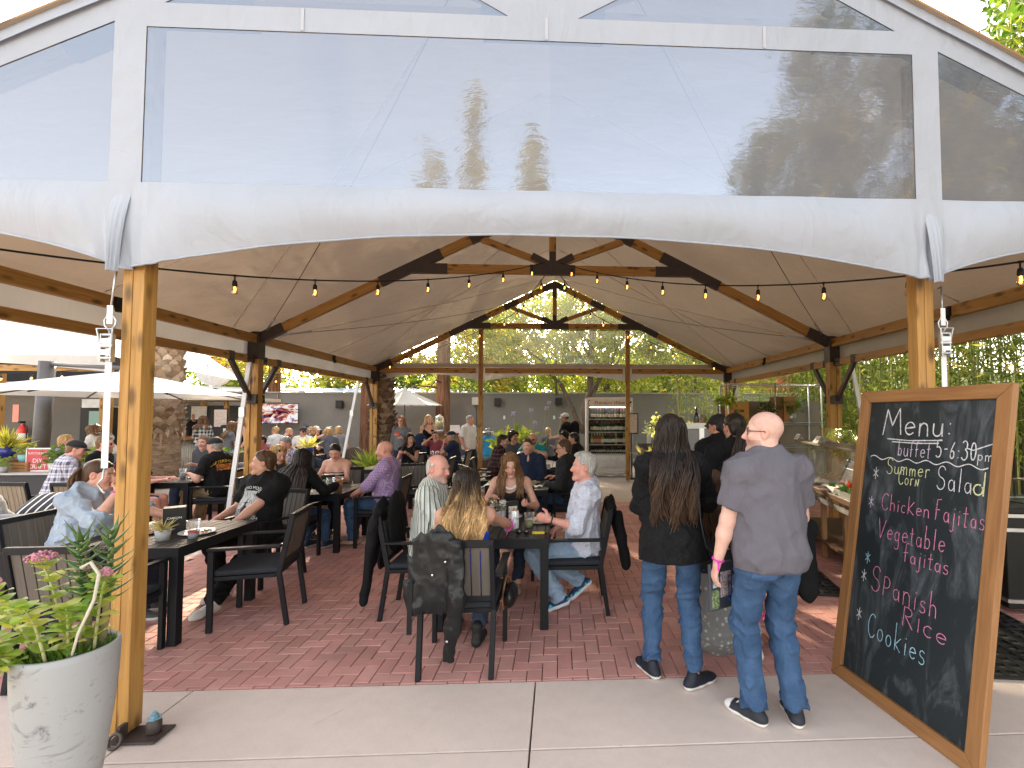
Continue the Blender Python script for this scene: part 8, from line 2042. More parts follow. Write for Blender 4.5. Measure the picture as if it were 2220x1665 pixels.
potplant('bushy bright shrub in a tub behind the dark plaid shirt man', (-1.15, 13.0, 0), .35, .5, GREY, 'bush', .34, 420, (.14, .22, .03), (.44, .46, .10), 14)
potplant('green grass tuft left of the television group', (-9.7, 14.6, 0), .3, .6, GREY, 'spiky', .7, 120, (.10, .2, .03), (.30, .36, .08), 15)
potplant('leafy plant by the wicker armchair behind the flame print man', (-7.9, 11.4, 0), .2, .5, COB, 'bush', .2, 160, G1, G2, 16)
ag = thing('agapanthus', 'tall thin lilac flower stems in front of the rear wall', 'plant', (-.8, 13.6, 0)); m = MB()
for (dx, h, lx) in ((-.35, 1.75, -.1), (.0, 1.85, .05), (.28, 1.9, .2), (.45, 2.05, .1), (-.1, 1.5, .25), (.62, 1.7, .3)):
 m.tube([(dx, 0, 0), (dx + lx * .4, 0, h * .6), (dx + lx, 0, h)], .010, 5, col=(.25, .26, .12))
 f_ = MB()
 for k in range(26): a = random.uniform(0, 6.28); b = random.uniform(-1, 1); f_.ico((dx + lx + math.cos(a) * .05, math.sin(a) * .05, h + .05 * b), .016, 1, (.42, .38, .55))
 f_.build('flower_head', vcol('lilac_flowers', .8, .1), ag)
m.build('stem', MATS['green_stem'], ag)
bs = thing('drinks_stand', 'rustic wooden drinks stand beside the redwood trunk', 'counter', (-3.35, 15.4, 0)); m = MB(); m.box((0, 0, 1.12), (1.35, .6, .07)); m.build('top', M_RED, bs, bevel=.01)
m = MB()
for k in range(8): m.box((-.55 + k * .157, -.24, .55), (.145, .03, 1.06))
m.build('front_boards', M_WOOD2, bs); m = MB(); m.beam((-.6, -.27, .2), (.6, -.27, 1.0), .03, .09); m.build('brace', M_WOOD2, bs)
dp = thing('drink_dispenser', 'clear drinks dispenser with lemon slices on the wooden stand', 'dispenser', (-3.72, 15.35, 1.155)); m = MB(); m.lathe([(.13, .1), (.14, .12), (.14, .46), (.12, .5)], (0, 0, 0), 18); m.build('jar', glass('jar_glass', (.9, .92, .85), .1, .04, .1), dp); m = MB(); m.lathe([(.12, .5), (.05, .54), (.02, .58)], (0, 0, 0), 14); m.build('lid', M_METAL, dp); m = MB(); m.lathe([(.12, 0), (.12, .1)], (0, 0, 0), 14, caps=True); m.build('base', M_METAL, dp); m = MB(); m.lathe([(.001, .13), (.125, .13), (.125, .36), (.001, .36)], (0, 0, 0), 16); m.build('drink', simple('lemonade', (.55, .48, .22), .3), dp)
ts = thing('counter_sign', 'small slanted white card on the wooden drinks stand', 'sign', (-3.2, 15.3, 1.155)); m = MB(); m._add([(-.16, -.06, 0), (.16, -.06, 0), (.10, .08, .24), (-.2, .08, .24)], [[0, 1, 2, 3]]); m._add([(-.16, .16, 0), (.16, .16, 0), (.10, .08, .24), (-.2, .08, .24)], [[3, 2, 1, 0]]); m.build('card', MATS['menu_sheet'], ts)
# ------------------------------------------------------------------ buffet line on the right
C0, C1 = Vector((2.90, 4.45, 0)), Vector((3.35, 7.0, 0)); cd = (C1 - C0).normalized(); cn = Vector((cd.y, -cd.x, 0))   # cn points away from the queue
bf_ = thing('buffet_counter', 'wooden buffet counter with clear sneeze guard on the right', 'counter', C0); L_ = (C1 - C0).length
def cp(u, w, z): return cd * u + cn * w + Vector((0, 0, z))
rotc = Matrix((cd, cn, Vector((0, 0, 1)))).transposed()
m = MB(); m.box(cp(L_ / 2, .42, .80), (L_ + .3, .86, .06), rotc); m.build('countertop', wood('dark_counter', (.06, .03, .018), (.13, .07, .04), knots=False), bf_, bevel=.006)
m = MB(); m.box(cp(L_ / 2, .005, .70), (L_ + .3, .02, .05), rotc); m.build('edge_strip', M_CHROME, bf_)
for u in np.linspace(0, L_, 5):
 for w in (.08, .78): m = MB(); m.box(cp(u, w, .38), (.05, .05, .77), rotc); m.build('leg', M_WOOD2, bf_)
m = MB(); m.box(cp(L_ / 2, .42, .20), (L_, .74, .03), rotc); m.build('lower_shelf', MATS['dark_counter'], bf_)
m = MB(); m.box(cp(L_ / 2, .36, 1.315), (L_ + .2, .34, .03), rotc); m.build('guard_shelf', simple('guard_wood', (.16, .125, .095), .5), bf_, bevel=.004)
m = MB(); m._add([cp(-.05, .10, .86), cp(L_ + .05, .10, .86), cp(L_ + .05, .20, 1.30), cp(-.05, .20, 1.30)], [[0, 1, 2, 3]]); m._add([cp(-.05, .5, 1.33), cp(L_ + .05, .5, 1.33), cp(L_ + .05, .54, 1.52), cp(-.05, .54, 1.52)], [[0, 1, 2, 3]]); m.build('glass_guard', glass('guard_glass', (.92, .94, .93), .10, .02, .05, (.8, .8, .75)), bf_)
for u in (0, L_ * .5, L_): m = MB(); m.tube([cp(u, .42, .83), cp(u, .42, 1.30)], .016, 8); m.build('guard_post', M_CHROME, bf_)
for k, (u, lab) in enumerate(((.62, 'nearest white folded food card on the sneeze guard'), (2.05, 'second white folded food card on the sneeze guard'), (2.9, 'farthest white folded food card on the sneeze guard'))):
 t = thing('food_card', lab, 'card', C0 + cp(u, .30, 1.331), 0, 'folded food cards'); m = MB()
 m._add([rotc @ Vector(v) for v in ((-.09, -.05, 0), (.09, -.05, 0), (.09, .0, .085), (-.09, 0, .085))], [[0, 1, 2, 3]]); m._add([rotc @ Vector(v) for v in ((-.09, .05, 0), (.09, .05, 0), (.09, .0, .085), (-.09, 0, .085))], [[3, 2, 1, 0]]); m.build('card', M_PAPER, t)
 m = MB()
 for r_ in range(3): a = .2 + r_ * .24; m._add([rotc @ Vector(v) for v in ((-.06, -.052 + .05 * a, .085 * a), (.06 - .02 * r_, -.052 + .05 * a, .085 * a), (.06 - .02 * r_, -.052 + .05 * (a + .1), .085 * (a + .1)), (-.06, -.052 + .05 * (a + .1), .085 * (a + .1)))], [[0, 1, 2, 3]])
 m.build('printed_lines', simple('ink_grey', (.2, .2, .2), .8), t)
def tray(label, u, w, z, size, fill, cols, n):
 t = thing('food_tray', label, 'tray', C0 + cp(u, w, z), math.atan2(cd.y, cd.x)); sx, sy = size; m = MB()
 m.box((0, 0, .005), (sx, sy, .01)); 
 for s_ in (-1, 1): m.box((s_ * sx / 2, 0, .03), (.01, sy, .06)); m.box((0, s_ * sy / 2, .03), (sx, .01, .06))
 m.build('pan', M_CHROME, t); rg = np.random.default_rng(int(u * 100)); P = np.stack([rg.uniform(-sx * .44, sx * .44, n), rg.uniform(-sy * .42, sy * .42, n), rg.uniform(.03, .10, n)], 1)
 V, F, C = leaf_arrays(P, fill, leaf_cols(n, cols[0], cols[1], 2, cols[2], .25), .6, seed=8); mesh_obj('food', V, F, M_LEAFD, t, False, C)
tray('stainless tray of green salad and tomato on the buffet counter', .55, .22, .835, (.62, .40), .09, ((.04, .10, .02), (.12, .22, .04), (.5, .06, .03)), 330)
tray('stainless tray of rice further along the buffet counter', 1.7, .40, .835, (.55, .40), .04, ((.5, .32, .12), (.6, .42, .2), (.5, .12, .04)), 300)
cf = thing('chafing_dish', 'steel chafing dish on the buffet counter behind the salad tray', 'chafing dish', C0 + cp(1.0, .46, .835), math.atan2(cd.y, cd.x)); m = MB(); m.box((0, 0, .19), (.52, .34, .12)); m.build('pan', M_CHROME, cf, bevel=.01)
for a in (-1, 1):
 for b in (-1, 1): m = MB(); m.box((a * .24, b * .15, .07), (.018, .018, .14)); m.build('leg', M_BLACK, cf)
m = MB(); m.grid(lambda u, v: ((u - .5) * .48, (v - .5) * .30, .25 + .05 * math.sin(u * 9) ** 2 + .02 * math.sin(v * 14)), 20, 12); m.build('napkins', M_PAPER, cf, smooth=True)
m = MB(); m.grid(lambda u, v: ((u - .5) * .4, (v - .5) * .3, .02 + .05 * abs(math.sin(u * 8 + v * 3))), 18, 12); o = m.build('folded_napkins', M_PAPER, smooth=True); o.location = C0 + cp(.95, .16, .835); tag(o, 'pile of white napkins between the salad tray and chafing dish', 'napkins')
c2_ = thing('serving_counter', 'wood topped serving counter at the back of the buffet line', 'counter', (2.0, 7.3, 0)); m = MB(); m.box((.2, 0, .88), (1.3, .8, .06)); m.build('countertop', M_WOOD2, c2_, bevel=.006); m = MB(); m.box((.2, 0, .43), (1.2, .7, .84)); m.build('cabinet', MATS['dark_counter'], c2_)
dm = thing('drink_machine', 'tall grey metal drink machine on the buffet serving counter', 'dispenser', (1.98, 6.95, .91)); m = MB(); m.box((0, 0, .30), (.36, .36, .60)); m.build('case', simple('machine_grey', (.17, .17, .175), .4, .2), dm, bevel=.012); m = MB(); m.box((-.185, 0, .30), (.012, .3, .56)); m.build('side_panel', M_CHROME, dm); m = MB(); m.box((.06, -.184, .50), (.07, .01, .22)); m.build('display', M_CHROME, dm); m = MB(); m.box((.06, -.20, .30), (.05, .05, .05)); m.build('tap', M_BLACKF, dm); m = MB(); m.box((-.02, -.05, .64), (.34, .1, .08)); m.build('sign_card', M_PAPER, dm)
wb = bottle(0, 0, 0, .31, (.012, .012, .014), (.02, .02, .02), (.012, .012, .014)).build('wine_bottle', M_BOT); wb.location = (2.05, 7.06, 1.51); tag(wb, 'dark wine bottle standing on the grey drink machine', 'bottle')
for (x, y, h, lab) in ((2.32, 7.0, .52, 'black framed card standing right of the drink machine'), (2.72, 7.0, .36, 'second framed card leaning by the capped man')):
 t = thing('framed_card', lab, 'sign', (x, y, .91)); m = MB(); m.box((0, 0, h * .8), (.26, .03, h * 1.1)); m.build('frame', M_BLACKF, t); m = MB(); m.box((0, -.018, h * .8), (.21, .008, h)); m.build('sheet', MATS['menu_sheet'], t)
silver = thing('decorated_trough', 'metal ice trough dressed with dry leaves on the serving counter', 'trough', (1.62, 7.55, .91)); m = MB(); m.grid(lambda u, v: (-.35 + .7 * u, -.25 + .5 * v, .05 + .16 * abs(2 * u - 1) ** 2 + .10 * abs(2 * v - 1) ** 2), 12, 12); m.build('pan', M_CHROME, silver, smooth=True); rg = np.random.default_rng(5); P = rg.uniform((-.3, -.2, .1), (.3, .2, .2), (160, 3)); V, F, C = leaf_arrays(P, .2, leaf_cols(160, (.30, .27, .12), (.55, .50, .25), 3), .2, seed=4); mesh_obj('dry_leaves', V, F, M_LEAFD, silver, False, C)
m = MB(); m.box((1.62, 7.6, .45), (.6, .6, .9)); o = m.build('side_cabinet', M_BLACK, bevel=.01); tag(o, 'dark cabinet under the ice trough at the back of the buffet', 'cabinet')
def bouquet(label, loc, prof, mat, blobs, n, ls, c1, c2, yel, yf, seed, asp=.45):
 t = thing('flower_vase', label, 'vase', loc); m = MB(); m.lathe(prof, (0, 0, 0), 20); m.build('vase', mat, t); P = blob_points(blobs, n, seed, .2, .4, 2.0); V, F, C = leaf_arrays(P, ls, leaf_cols(len(P), c1, c2, seed, yel, yf), asp, seed=seed); mesh_obj('foliage', V, F, M_LEAF, t, False, C); return t
bouquet('tall galvanised vase of citrus foliage behind the buffet', (2.95, 8.35, .85), [(.10, 0), (.14, .62), (.155, .64)], GALV, [((0, 0, .82), (.36, .34, .26)), ((.1, 0, 1.05), (.30, .28, .2)), ((-.25, 0, .95), (.2, .2, .2)), ((.22, 0, .7), (.2, .2, .18))], 900, .10, (.10, .16, .03), (.28, .33, .06), (.62, .42, .03), .07, 61)
bouquet('vase of pale yellow and white blossom branches behind the server', (2.0, 8.3, .85), [(.07, 0), (.09, .3), (.08, .34)], M_WHITE, [((0, 0, .55), (.42, .34, .2)), ((-.25, 0, .75), (.16, .16, .14)), ((.3, 0, .62), (.16, .16, .12))], 700, .085, (.40, .40, .12), (.72, .70, .40), (.8, .78, .62), .3, 62)
cb = thing('back_counter', 'dark counter carrying the vases behind the servers', 'counter', (2.5, 8.35, 0)); m = MB(); m.box((.1, .1, .42), (1.7, .5, .83)); m.build('cabinet', MATS['dark_counter'], cb, bevel=.01)
bouquet('small vase of white flowers right of the wine fridge', (2.45, 12.9, .95), [(.05, 0), (.06, .22)], M_WHITE, [((0, 0, .4), (.14, .14, .22))], 120, .08, (.3, .35, .1), (.7, .7, .55), (.8, .8, .75), .5, 63)
m = MB(); m.box((2.45, 12.95, .475), (.5, .5, .95)); o = m.build('plinth', M_STUCD, bevel=.01); tag(o, 'dark plinth under the small white flowers by the wine fridge', 'plinth')
sh = thing('wire_shelving', 'chrome wire shelving unit of wine boxes and plants before the bamboo', 'shelving', (4.35, 9.7, 0))
for sx in (-1, 1):
 for sy in (-1, 1): m = MB(); m.tube([(sx * .95, sy * .25, 0), (sx * .95, sy * .25, 2.35)], .016, 8); m.build('upright', M_CHROME, sh)
m = MB(); m.tube([(.0, -.25, 0), (.0, -.25, 2.35)], .016, 8); m.build('upright', M_CHROME, sh)
for z in (.55, 1.05, 1.55, 2.33):
 m = MB()
 for sy in (-1, 1): m.tube([(-.95, sy * .25, z), (.95, sy * .25, z)], .010, 6); m.tube([(-.95, sy * .25, z - .04), (.95, sy * .25, z - .04)], .006, 6)
 for k in range(20): m.tube([(-.95 + k * .1, -.25, z), (-.95 + k * .1, .25, z)], .005, 4)
 m.build('wire_shelf', M_CHROME, sh)
for (x, z, w, h, lab, c) in ((-.72, 1.56, .4, .42, 'orange wooden wine box at the left of the wire shelf', (.50, .24, .06)), (-.1, 1.56, .3, .3, 'low light wooden box in the middle of the wire shelf', (.45, .27, .12)), (.32, 1.56, .24, .52, 'tall brown wine box with a printed emblem on the wire shelf', (.36, .16, .05)), (.12, 1.56, .16, .52, 'dark side of an open wine box on the wire shelf', (.2, .09, .03))):
 t = thing('wine_box', lab, 'box', (4.35 + x, 9.62 if z < 1.7 and w != .16 else 9.66, z)); m = MB(); m.box((0, 0, h / 2), (w, .25, h)); m.build('box', simple('box_%d' % int(c[0] * 100), c, .7), t, bevel=.004); m = MB(); m.box((0, -.127, h * .55), (w * .5, .004, h * .12)); m.build('print', simple('box_print', (.1, .05, .03), .8), t)
potplant('leafy herb in a tin pot at the right of the wire shelf', (4.72, 9.55, 1.56), .10, .18, GALV, 'bush', .13, 150, G1, G2, 31); potplant('dark bushy herb in a tin pot in the middle of the wire shelf', (4.2, 9.5, 1.56), .09, .15, GALV, 'bush', .10, 130, (.03, .07, .02), G1, 32)
m = MB(); m.box((4.5, 10.1, 1.0), (2.2, .05, 2.0)); o = m.build('timber_screen', stucco('weathered_screen', (.20, .17, .14), (.30, .26, .21))); tag(o, 'weathered board screen behind the wire shelving', 'screen')
sk = thing('sink_unit', 'black portable sink cabinet with steel basin at the right edge', 'sink', (4.55, 4.25, 0), R(-10)); m = MB(); m.box((0, 0, .45), (1.3, .75, .80)); m.build('cabinet', M_BLACKF, sk, bevel=.01)
for z in (.84, .72, .12): m = MB(); m.box((0, 0, z), (1.33, .78, .03)); m.build('trim', M_CHROME, sk)
m = MB(); m.box((0, 0, .885), (1.36, .8, .05)); m.build('countertop', M_BLACKF, sk, bevel=.008); m = MB(); m.lathe([(.24, .02), (.25, .025), (.22, .02), (.18, -.10), (.001, -.12)], (-.15, -.05, .895), 24); m.build('basin', M_CHROME, sk); m = MB(); m.tube([(-.15, .24, .9), (-.15, .24, 1.08), (-.15, .10, 1.1), (-.15, .08, 1.05)], .014, 8); m.build('tap', M_CHROME, sk)
def mat_(label, x, y, w, d, rz):
 t = thing('rubber_mat', label, 'mat', (x, y, .004), R(rz)); m = MB(); nx, ny = int(w / .09), int(d / .09)
 for i in range(nx + 1): m.box((-w / 2 + w * i / nx, 0, .006), (.028, d, .012))
 for j in range(ny + 1): m.box((0, -d / 2 + d * j / ny, .0065), (w, .028, .013))
 m.build('mesh', M_BLACKF, t)
 m = MB(); m.quad((-w / 2, -d / 2, .002), (w / 2, -d / 2, .002), (w / 2, d / 2, .002), (-w / 2, d / 2, .002)); m.build('underside', simple('mat_black', (.012, .012, .012), .9), t)
mat_('black perforated rubber mat on the bricks right of the chalkboard', 3.25, 3.75, 1.0, 1.5, -8); mat_('black rubber mat along the front of the buffet counter', 2.55, 5.6, .7, 2.2, -10)
# ------------------------------------------------------------------ things on the tables
M_DRINK = simple('lime_drink', (.50, .52, .22), .25); M_BEER = simple('amber_beer', (.62, .27, .03), .2)
def cup(label, x, y, z, h=.125, r=.042, fill=None, level=.5, band=False, cat='cup'):
 t = thing('plastic_cup', label, cat, (x, y, z)); m = MB(); m.lathe([(.001, .002), (r * .72, .002), (r, h), (r * 1.05, h + .002), (r * 1.05, h - .004), (r * .97, h - .004)], (0, 0, 0), 20); m.build('cup', M_CUP, t)
 if fill: m = MB(); rr = lambda q: r * (.72 + .28 * q) * .965; m.lathe([(.001, .004), (rr(0), .004), (rr(level), h * level), (.001, h * level)], (0, 0, 0), 18); m.build('drink', fill, t)
 if band: m = MB(); m.lathe([(r * .82, h * .34), (r * .845, h * .42)], (0, 0, 0), 20); m.build('print_band', simple('cup_red', (.45, .06, .08), .5), t)
 return t
def plate(label, x, y, z, r=.125, food=((.50, .24, .08), (.60, .36, .16), (.10, .22, .04)), n=70, seed=1):
 t = thing('dinner_plate', label, 'plate', (x, y, z)); m = MB(); m.lathe([(.001, .003), (r * .62, .003), (r * .7, .008), (r, .018), (r * 1.0, .022), (r * .68, .012), (.001, .008)], (0, 0, 0), 32); m.build('dish', simple('white_dish', (.74, .73, .71), .3), t)
 if n:
  f = MB(); rg = random.Random(seed)
  for k in range(n): a = rg.uniform(0, 6.28); rr = r * .55 * math.sqrt(rg.random()); q = rg.random(); f.ico((math.cos(a) * rr + r * .15, math.sin(a) * rr, .014 + .02 * rg.random() * (1 - rr / r)), rg.uniform(.005, .013), 1, food[0] if q < .5 else (food[1] if q < .85 else food[2]), (1, 1, .7))
  f.build('food', vcol('food', .6, .2, 200), t)
 m = MB(); a = Vector((-r * .7, -r * .2, .02)); b = Vector((r * .35, r * .35, .035)); m.tube([a, b], .004, 5); m.box(b, (.03, .02, .004)); m.build('plastic_fork', M_WHITE, t)
 return t
def can(label, x, y, z, rot=0, body='Modelo'):
 t = thing('beer_can', label, 'can', (x, y, z), R(rot), 'tall white beer cans on the centre table'); m = MB(); r = .033; h = .168
 m.lathe([(.001, .0), (.026, .0), (r, .010), (r, h - .016), (.028, h - .002)], (0, 0, 0), 24); m.build('body', simple('can_white', (.72, .73, .76), .3, .2), t); m = MB(); m.lathe([(.028, h - .002), (.029, h + .001), (.025, h - .001), (.001, h - .004)], (0, 0, 0), 20); m.box((0, .006, h), (.014, .022, .002)); m.build('lid', simple('can_gold', (.55, .40, .18), .3, .8), t)
 V, F = text_mesh(body, .036, .15); V = np.array(V); me = [( (r + .0008) * math.sin(v[0] / r), -(r + .0008) * math.cos(v[0] / r), h * .62 + v[1]) for v in V if True]; mesh_obj('lettering', me, F, simple('can_navy', (.02, .03, .10), .4), t)
 m = MB(); m.lathe([(r + .0006, .012), (r + .0006, .02)], (0, 0, 0), 24); m.build('base_band', MATS['can_navy'], t)
 m = MB(); m.grid(lambda u, v: ((r + .0008) * math.sin(-1.5 + .5 * u), -(r + .0008) * math.cos(-1.5 + .5 * u), .03 + .035 * v), 6, 1); m.build('barcode', stripes('barcode', (.05, .05, .06), (.7, .7, .7), 500, 'Y', .5), t)
can('tall white can at the left back of the centre table', -.61, 4.66, TZ, 25); can('tall white can touching the succulent pot on the centre table', -.53, 4.70, TZ, -15); can('tall white can alone at the right of the centre table', -.365, 4.18, TZ, 75)
sp = potplant('dark succulent in a round concrete pot on the centre table', (-.545, 4.36, TZ), .052, .13, GREY, 'bush', .05, 90, (.08, .05, .05), (.26, .24, .16), 41)
cup('clear plastic cup held by the woman in blue', -.42, 4.13, TZ, .095, .045); cup('clear cup of pale green iced drink on the centre table', -.25, 4.27, TZ, .125, .044, M_DRINK, .45)
plate('white plate of orange rice at the right of the centre table', -.17, 4.48, TZ, .13, seed=2); plate('white plate in front of the woman in the black camisole', -.46, 4.66, TZ, .12, n=30, seed=3); plate('white plate by the left elbow of the woman in blue', -.82, 4.06, TZ, .11, n=20, seed=4)
def menubox(label, x, y, rz, w=.11, h=.19, d=.05, txt=None):
 t = thing('menu_holder', label, 'menu holder', (x, y, TZ), R(rz)); m = MB(); m.box((0, 0, h / 2), (w, d, h)); m.build('box', M_BLACKF, t, bevel=.003)
 if txt: text_on('lettering', txt, M_PAPER, t, (0, -d / 2 - .001, h * .6), (1, 0, 0), (0, 0, 1), w * .16)
 else: m = MB(); m.box((0, -d / 2 - .001, h * .48), (w * .72, .001, h * .6)); m.build('sheet', MATS['menu_sheet'], t)
menubox('black menu card holder leaning beside the cups on the centre table', -.42, 4.50, 20); menubox('black caddy box on the left table behind the left post', -3.22, 4.25, 35, .15, .21, .12, 'CARSON'); menubox('black caddy box on the second left table', -3.14, 6.78, 5, .15, .17, .10, 'FIRESIDE')
sg = thing('sunglasses', 'black sunglasses folded on the near right corner of the centre table', 'sunglasses', (-.29, 4.02, TZ)); m = MB()
for sx in (-1, 1): m.ico((sx * .03, 0, .022), .028, 2, squash=(1, .35, .8)); m.tube([(sx * .055, 0, .025), (sx * .06, .06, .03), (sx * .02, .11, .012)], .004, 5)
m.tube([(-.012, 0, .03), (.012, 0, .03)], .004, 5); m.build('frame', simple('gloss_black', (.01, .01, .012), .1), sg)
ls = thing('yellow_packet', 'small yellow packet by the sunglasses on the centre table', 'packet', (-.16, 4.05, TZ)); m = MB(); m.box((0, 0, .008), (.10, .035, .015)); m.build('packet', simple('packet_yellow', (.62, .50, .02), .4), ls, bevel=.003); m = MB(); m.box((.0, .03, .004), (.13, .06, .008)); m.build('phone', M_BLACKF, ls, bevel=.003)
potplant('pale twiggy succulent in a round concrete pot on the left table', (-3.10, 3.98, TZ), .055, .085, GREY, 'spiky', .12, 40, (.30, .24, .14), (.50, .42, .26), 42)
plate('white plate of leftovers with a fork on the left table', -2.98, 4.18, TZ, .13, n=40, seed=6); plate('second white plate half hidden by the left post', -3.42, 4.2, TZ, .12, n=40, seed=7)
cup('clear cup with a red band on the left table', -2.90, 4.02, TZ, .145, .045, simple('ice_water', (.55, .58, .58), .2), .35, True)
cup('tall cup of cloudy amber beer on the second left table', -2.83, 6.42, TZ, .16, .047, M_BEER, .90, True); cup('cup of ice water left of the beer', -2.98, 6.5, TZ, .16, .045, MATS['ice_water'], .6); cup('second cup of ice water touching the beer cup', -2.92, 6.40, TZ, .15, .042, MATS['ice_water'], .5); cup('nearly empty clear cup at the left of the water cups', -3.08, 6.55, TZ, .12, .042)
potplant('tiny cactus in a grey pot on the second left table', (-3.12, 6.5, TZ), .05, .08, GREY, 'bush', .035, 60, (.12, .18, .05), (.25, .30, .10), 43)
m = MB(); m.box((0, 0, .003), (.24, .17, .004)); o = m.build('paper_sheet', M_PAPER); o.location = (-2.95, 6.26, TZ); o.rotation_euler = (0, 0, .3); tag(o, 'white paper sheet at the near edge of the second left table', 'paper')
plate('white plate of salad before the woman in the sleeveless black top', -2.95, 9.5, TZ, .13, ((.08, .2, .03), (.5, .24, .06), (.1, .25, .04)), 60, 8); cup('clear cup on the table of the maroon shirt man', -3.0, 11.7, TZ); cup('second clear cup near the navy cap man', -2.85, 11.55, TZ)
plate('white plate with food before the smiling man in navy', -.38, 7.0, TZ, .13, seed=9); plate('white plate with crumbs at the left of the smiling man', -.70, 7.02, TZ, .13, n=25, seed=10)
m = MB(); m.grid(lambda u, v: ((u - .5) * .18, (v - .5) * .14, .01 + .02 * abs(math.sin(u * 6 + v * 3))), 8, 6); o = m.build('crumpled_napkin', M_PAPER, smooth=True); o.location = (-.30, 6.6, TZ); tag(o, 'crumpled white napkin near the black denim jacket man', 'napkin')
cup('clear water cup on the table of the flame print man', -5.98, 7.7, TZ, .16, .045, MATS['ice_water'], .7); plate('plate of food between the floral shirt man and the flame print man', -5.85, 7.85, TZ, .13, seed=12)
bl = thing('brown_menu_folder', 'tan leather folder standing behind the woman in the camisole', 'folder', (-.92, 5.85, .46)); m = MB(); m.box((0, 0, .17), (.16, .05, .34), Matrix.Rotation(R(12), 3, 'Y')); m.build('folder', simple('tan_leather', (.24, .11, .045), .5), bl, bevel=.008)
# ------------------------------------------------------------------ coats and bags
def cloth_body(name, label, prims, mat, loc, rz, h=.009, amp=.006, fq=14, cat='jacket'):
 sd = RNG.random(3) * 9
 V, Q = sdf_mesh(prims, h, .03, 0, lambda X: -amp * (1 - 2 * np.abs(vnoise(X * np.array((fq, fq, fq * .4)) + sd + .9 * vnoise(X * 6 + sd)[:, None])) ** 1.0) + .3 * amp * vnoise(X * fq * 2.3 + sd)); o = mesh_obj(name, V, Q, mat, None, True); o.location = loc; o.rotation_euler = (0, 0, R(rz)); return tag(o, label, cat)
LEA = cloth('black_leather', 'leather', (.006, .006, .007), (.012, .012, .013))
B = lambda a, b, r, sq, r1=None: cone(a, b, r, r if r1 is None else r1, (0, 1, 0), sq)
lj = cloth_body('leather_jacket', 'black leather jacket draped over the left half of the nearest chair back', [B((-.17, -.355, .87), (-.19, -.375, .58), .075, .16, .085), B((-.07, -.36, .88), (-.08, -.385, .54), .070, .20, .08), B((.0, -.36, .88), (-.01, -.385, .64), .05, .3, .05), B((-.22, -.335, .885), (.04, -.335, .885), .022, 1.0), B((-.12, -.235, .86), (-.12, -.235, .66), .10, .14), B((-.22, -.37, .62), (-.20, -.385, .50), .045, .4), B((.035, -.375, .86), (.05, -.41, .54), .046, .6, .042), B((.05, -.41, .56), (.03, -.40, .36), .043, .7, .040), B((.03, -.40, .38), (.015, -.385, .17), .041, .7, .034)], LEA, (-.685, 3.50, 0), 0, .0055, .013, 15)
m = MB()
for q in ((-.10, -.402, .70), (-.02, -.40, .78), (.0, -.425, .30)): m.ico(q, .008, 2, squash=(1, .5, 1))
m.build('stud', M_CHROME, lj); m = MB(); m.beam((-.235, -.40, .66), (-.235, -.41, .34), .03, .008, up=(0, 1, 0)); m.build('belt', LEA, lj)
cloth_body('jacket', 'black jacket hanging down the back of the striped shirt man chair', [B((-.16, -.34, .86), (-.14, -.42, .42), .09, .3, .10), B((.12, -.33, .88), (.14, -.40, .50), .12, .3, .10), B((-.22, -.33, .90), (.24, -.33, .90), .04, .9), B((.22, -.36, .80), (.26, -.42, .18), .055, .8, .04), B((.0, -.25, .84), (0, -.24, .7), .2, .2)], BLK, (-1.17, 4.36, 0), -90, .010, .008, 13)
cloth_body('jacket', 'black jacket hanging over the back of the white haired man chair', [B((.05, -.36, .84), (.05, -.46, .48), .13, .28, .11), B((-.14, -.34, .89), (.18, -.34, .89), .045, .9), B((-.10, -.40, .80), (-.12, -.47, .40), .06, .8, .05)], BLK, (.13, 4.38, 0), 90, .010, .008, 13)
cloth_body('jacket', 'dark blue grey jacket thrown over the wicker sofa arm', [B((0, 0, .86), (.05, -.2, .5), .13, .5, .10), B((-.1, .1, .84), (.15, .05, .82), .09, .5), B((.12, -.22, .55), (.16, -.28, .12), .06, .8, .05)], cloth('slate_jacket', 'plain', (.05, .065, .09)), (-4.72, 9.1, 0), 10, .014, .012, 9)
cloth_body('jacket', 'black jacket held low behind the bald man right hip', [B((0, 0, 1.0), (.03, -.02, .62), .075, .55, .06), B((-.04, .02, 1.02), (.05, 0, 1.0), .05, .8)], BLK, (1.50, 2.94, 0), 0, .010, .008, 13)
cloth_body('jacket', 'navy jacket over the arm of the young blonde woman', [B((0, 0, 1.12), (.03, 0, .72), .12, .5, .10), B((.1, 0, 1.1), (.14, 0, .75), .07, .6)], NAVY, (-3.55, 12.62, 0), 0, .016, .012, 9)
cloth_body('jacket', 'black jacket over the shoulder of the man in the pale cap', [B((0, 0, 1.45), (.02, -.02, 1.0), .10, .5, .09)], BLK, (.44, 12.42, 0), 0, .016, .012, 9)
hbg = thing('handbag', 'black handbag with tan strap hanging on the nearest chair right side', 'bag', (-.35, 3.66, .36)); V, Q = sdf_mesh([cone((0, .05, 0), (0, -.08, .02), .085, .075, (1, 0, 0), .6)], .008); mesh_obj('bag', V, Q, LEA, hbg, True); m = MB(); m.tube([(0, .05, .05), (-.01, .04, .12), (-.03, .0, .15), (-.04, -.06, .10), (-.05, -.09, .0), (-.045, -.08, -.07), (-.03, -.03, -.06), (-.02, -.02, .04)], .008, 8, squash=.5); m.build('strap', simple('tan_strap', (.25, .11, .04), .45), hbg)
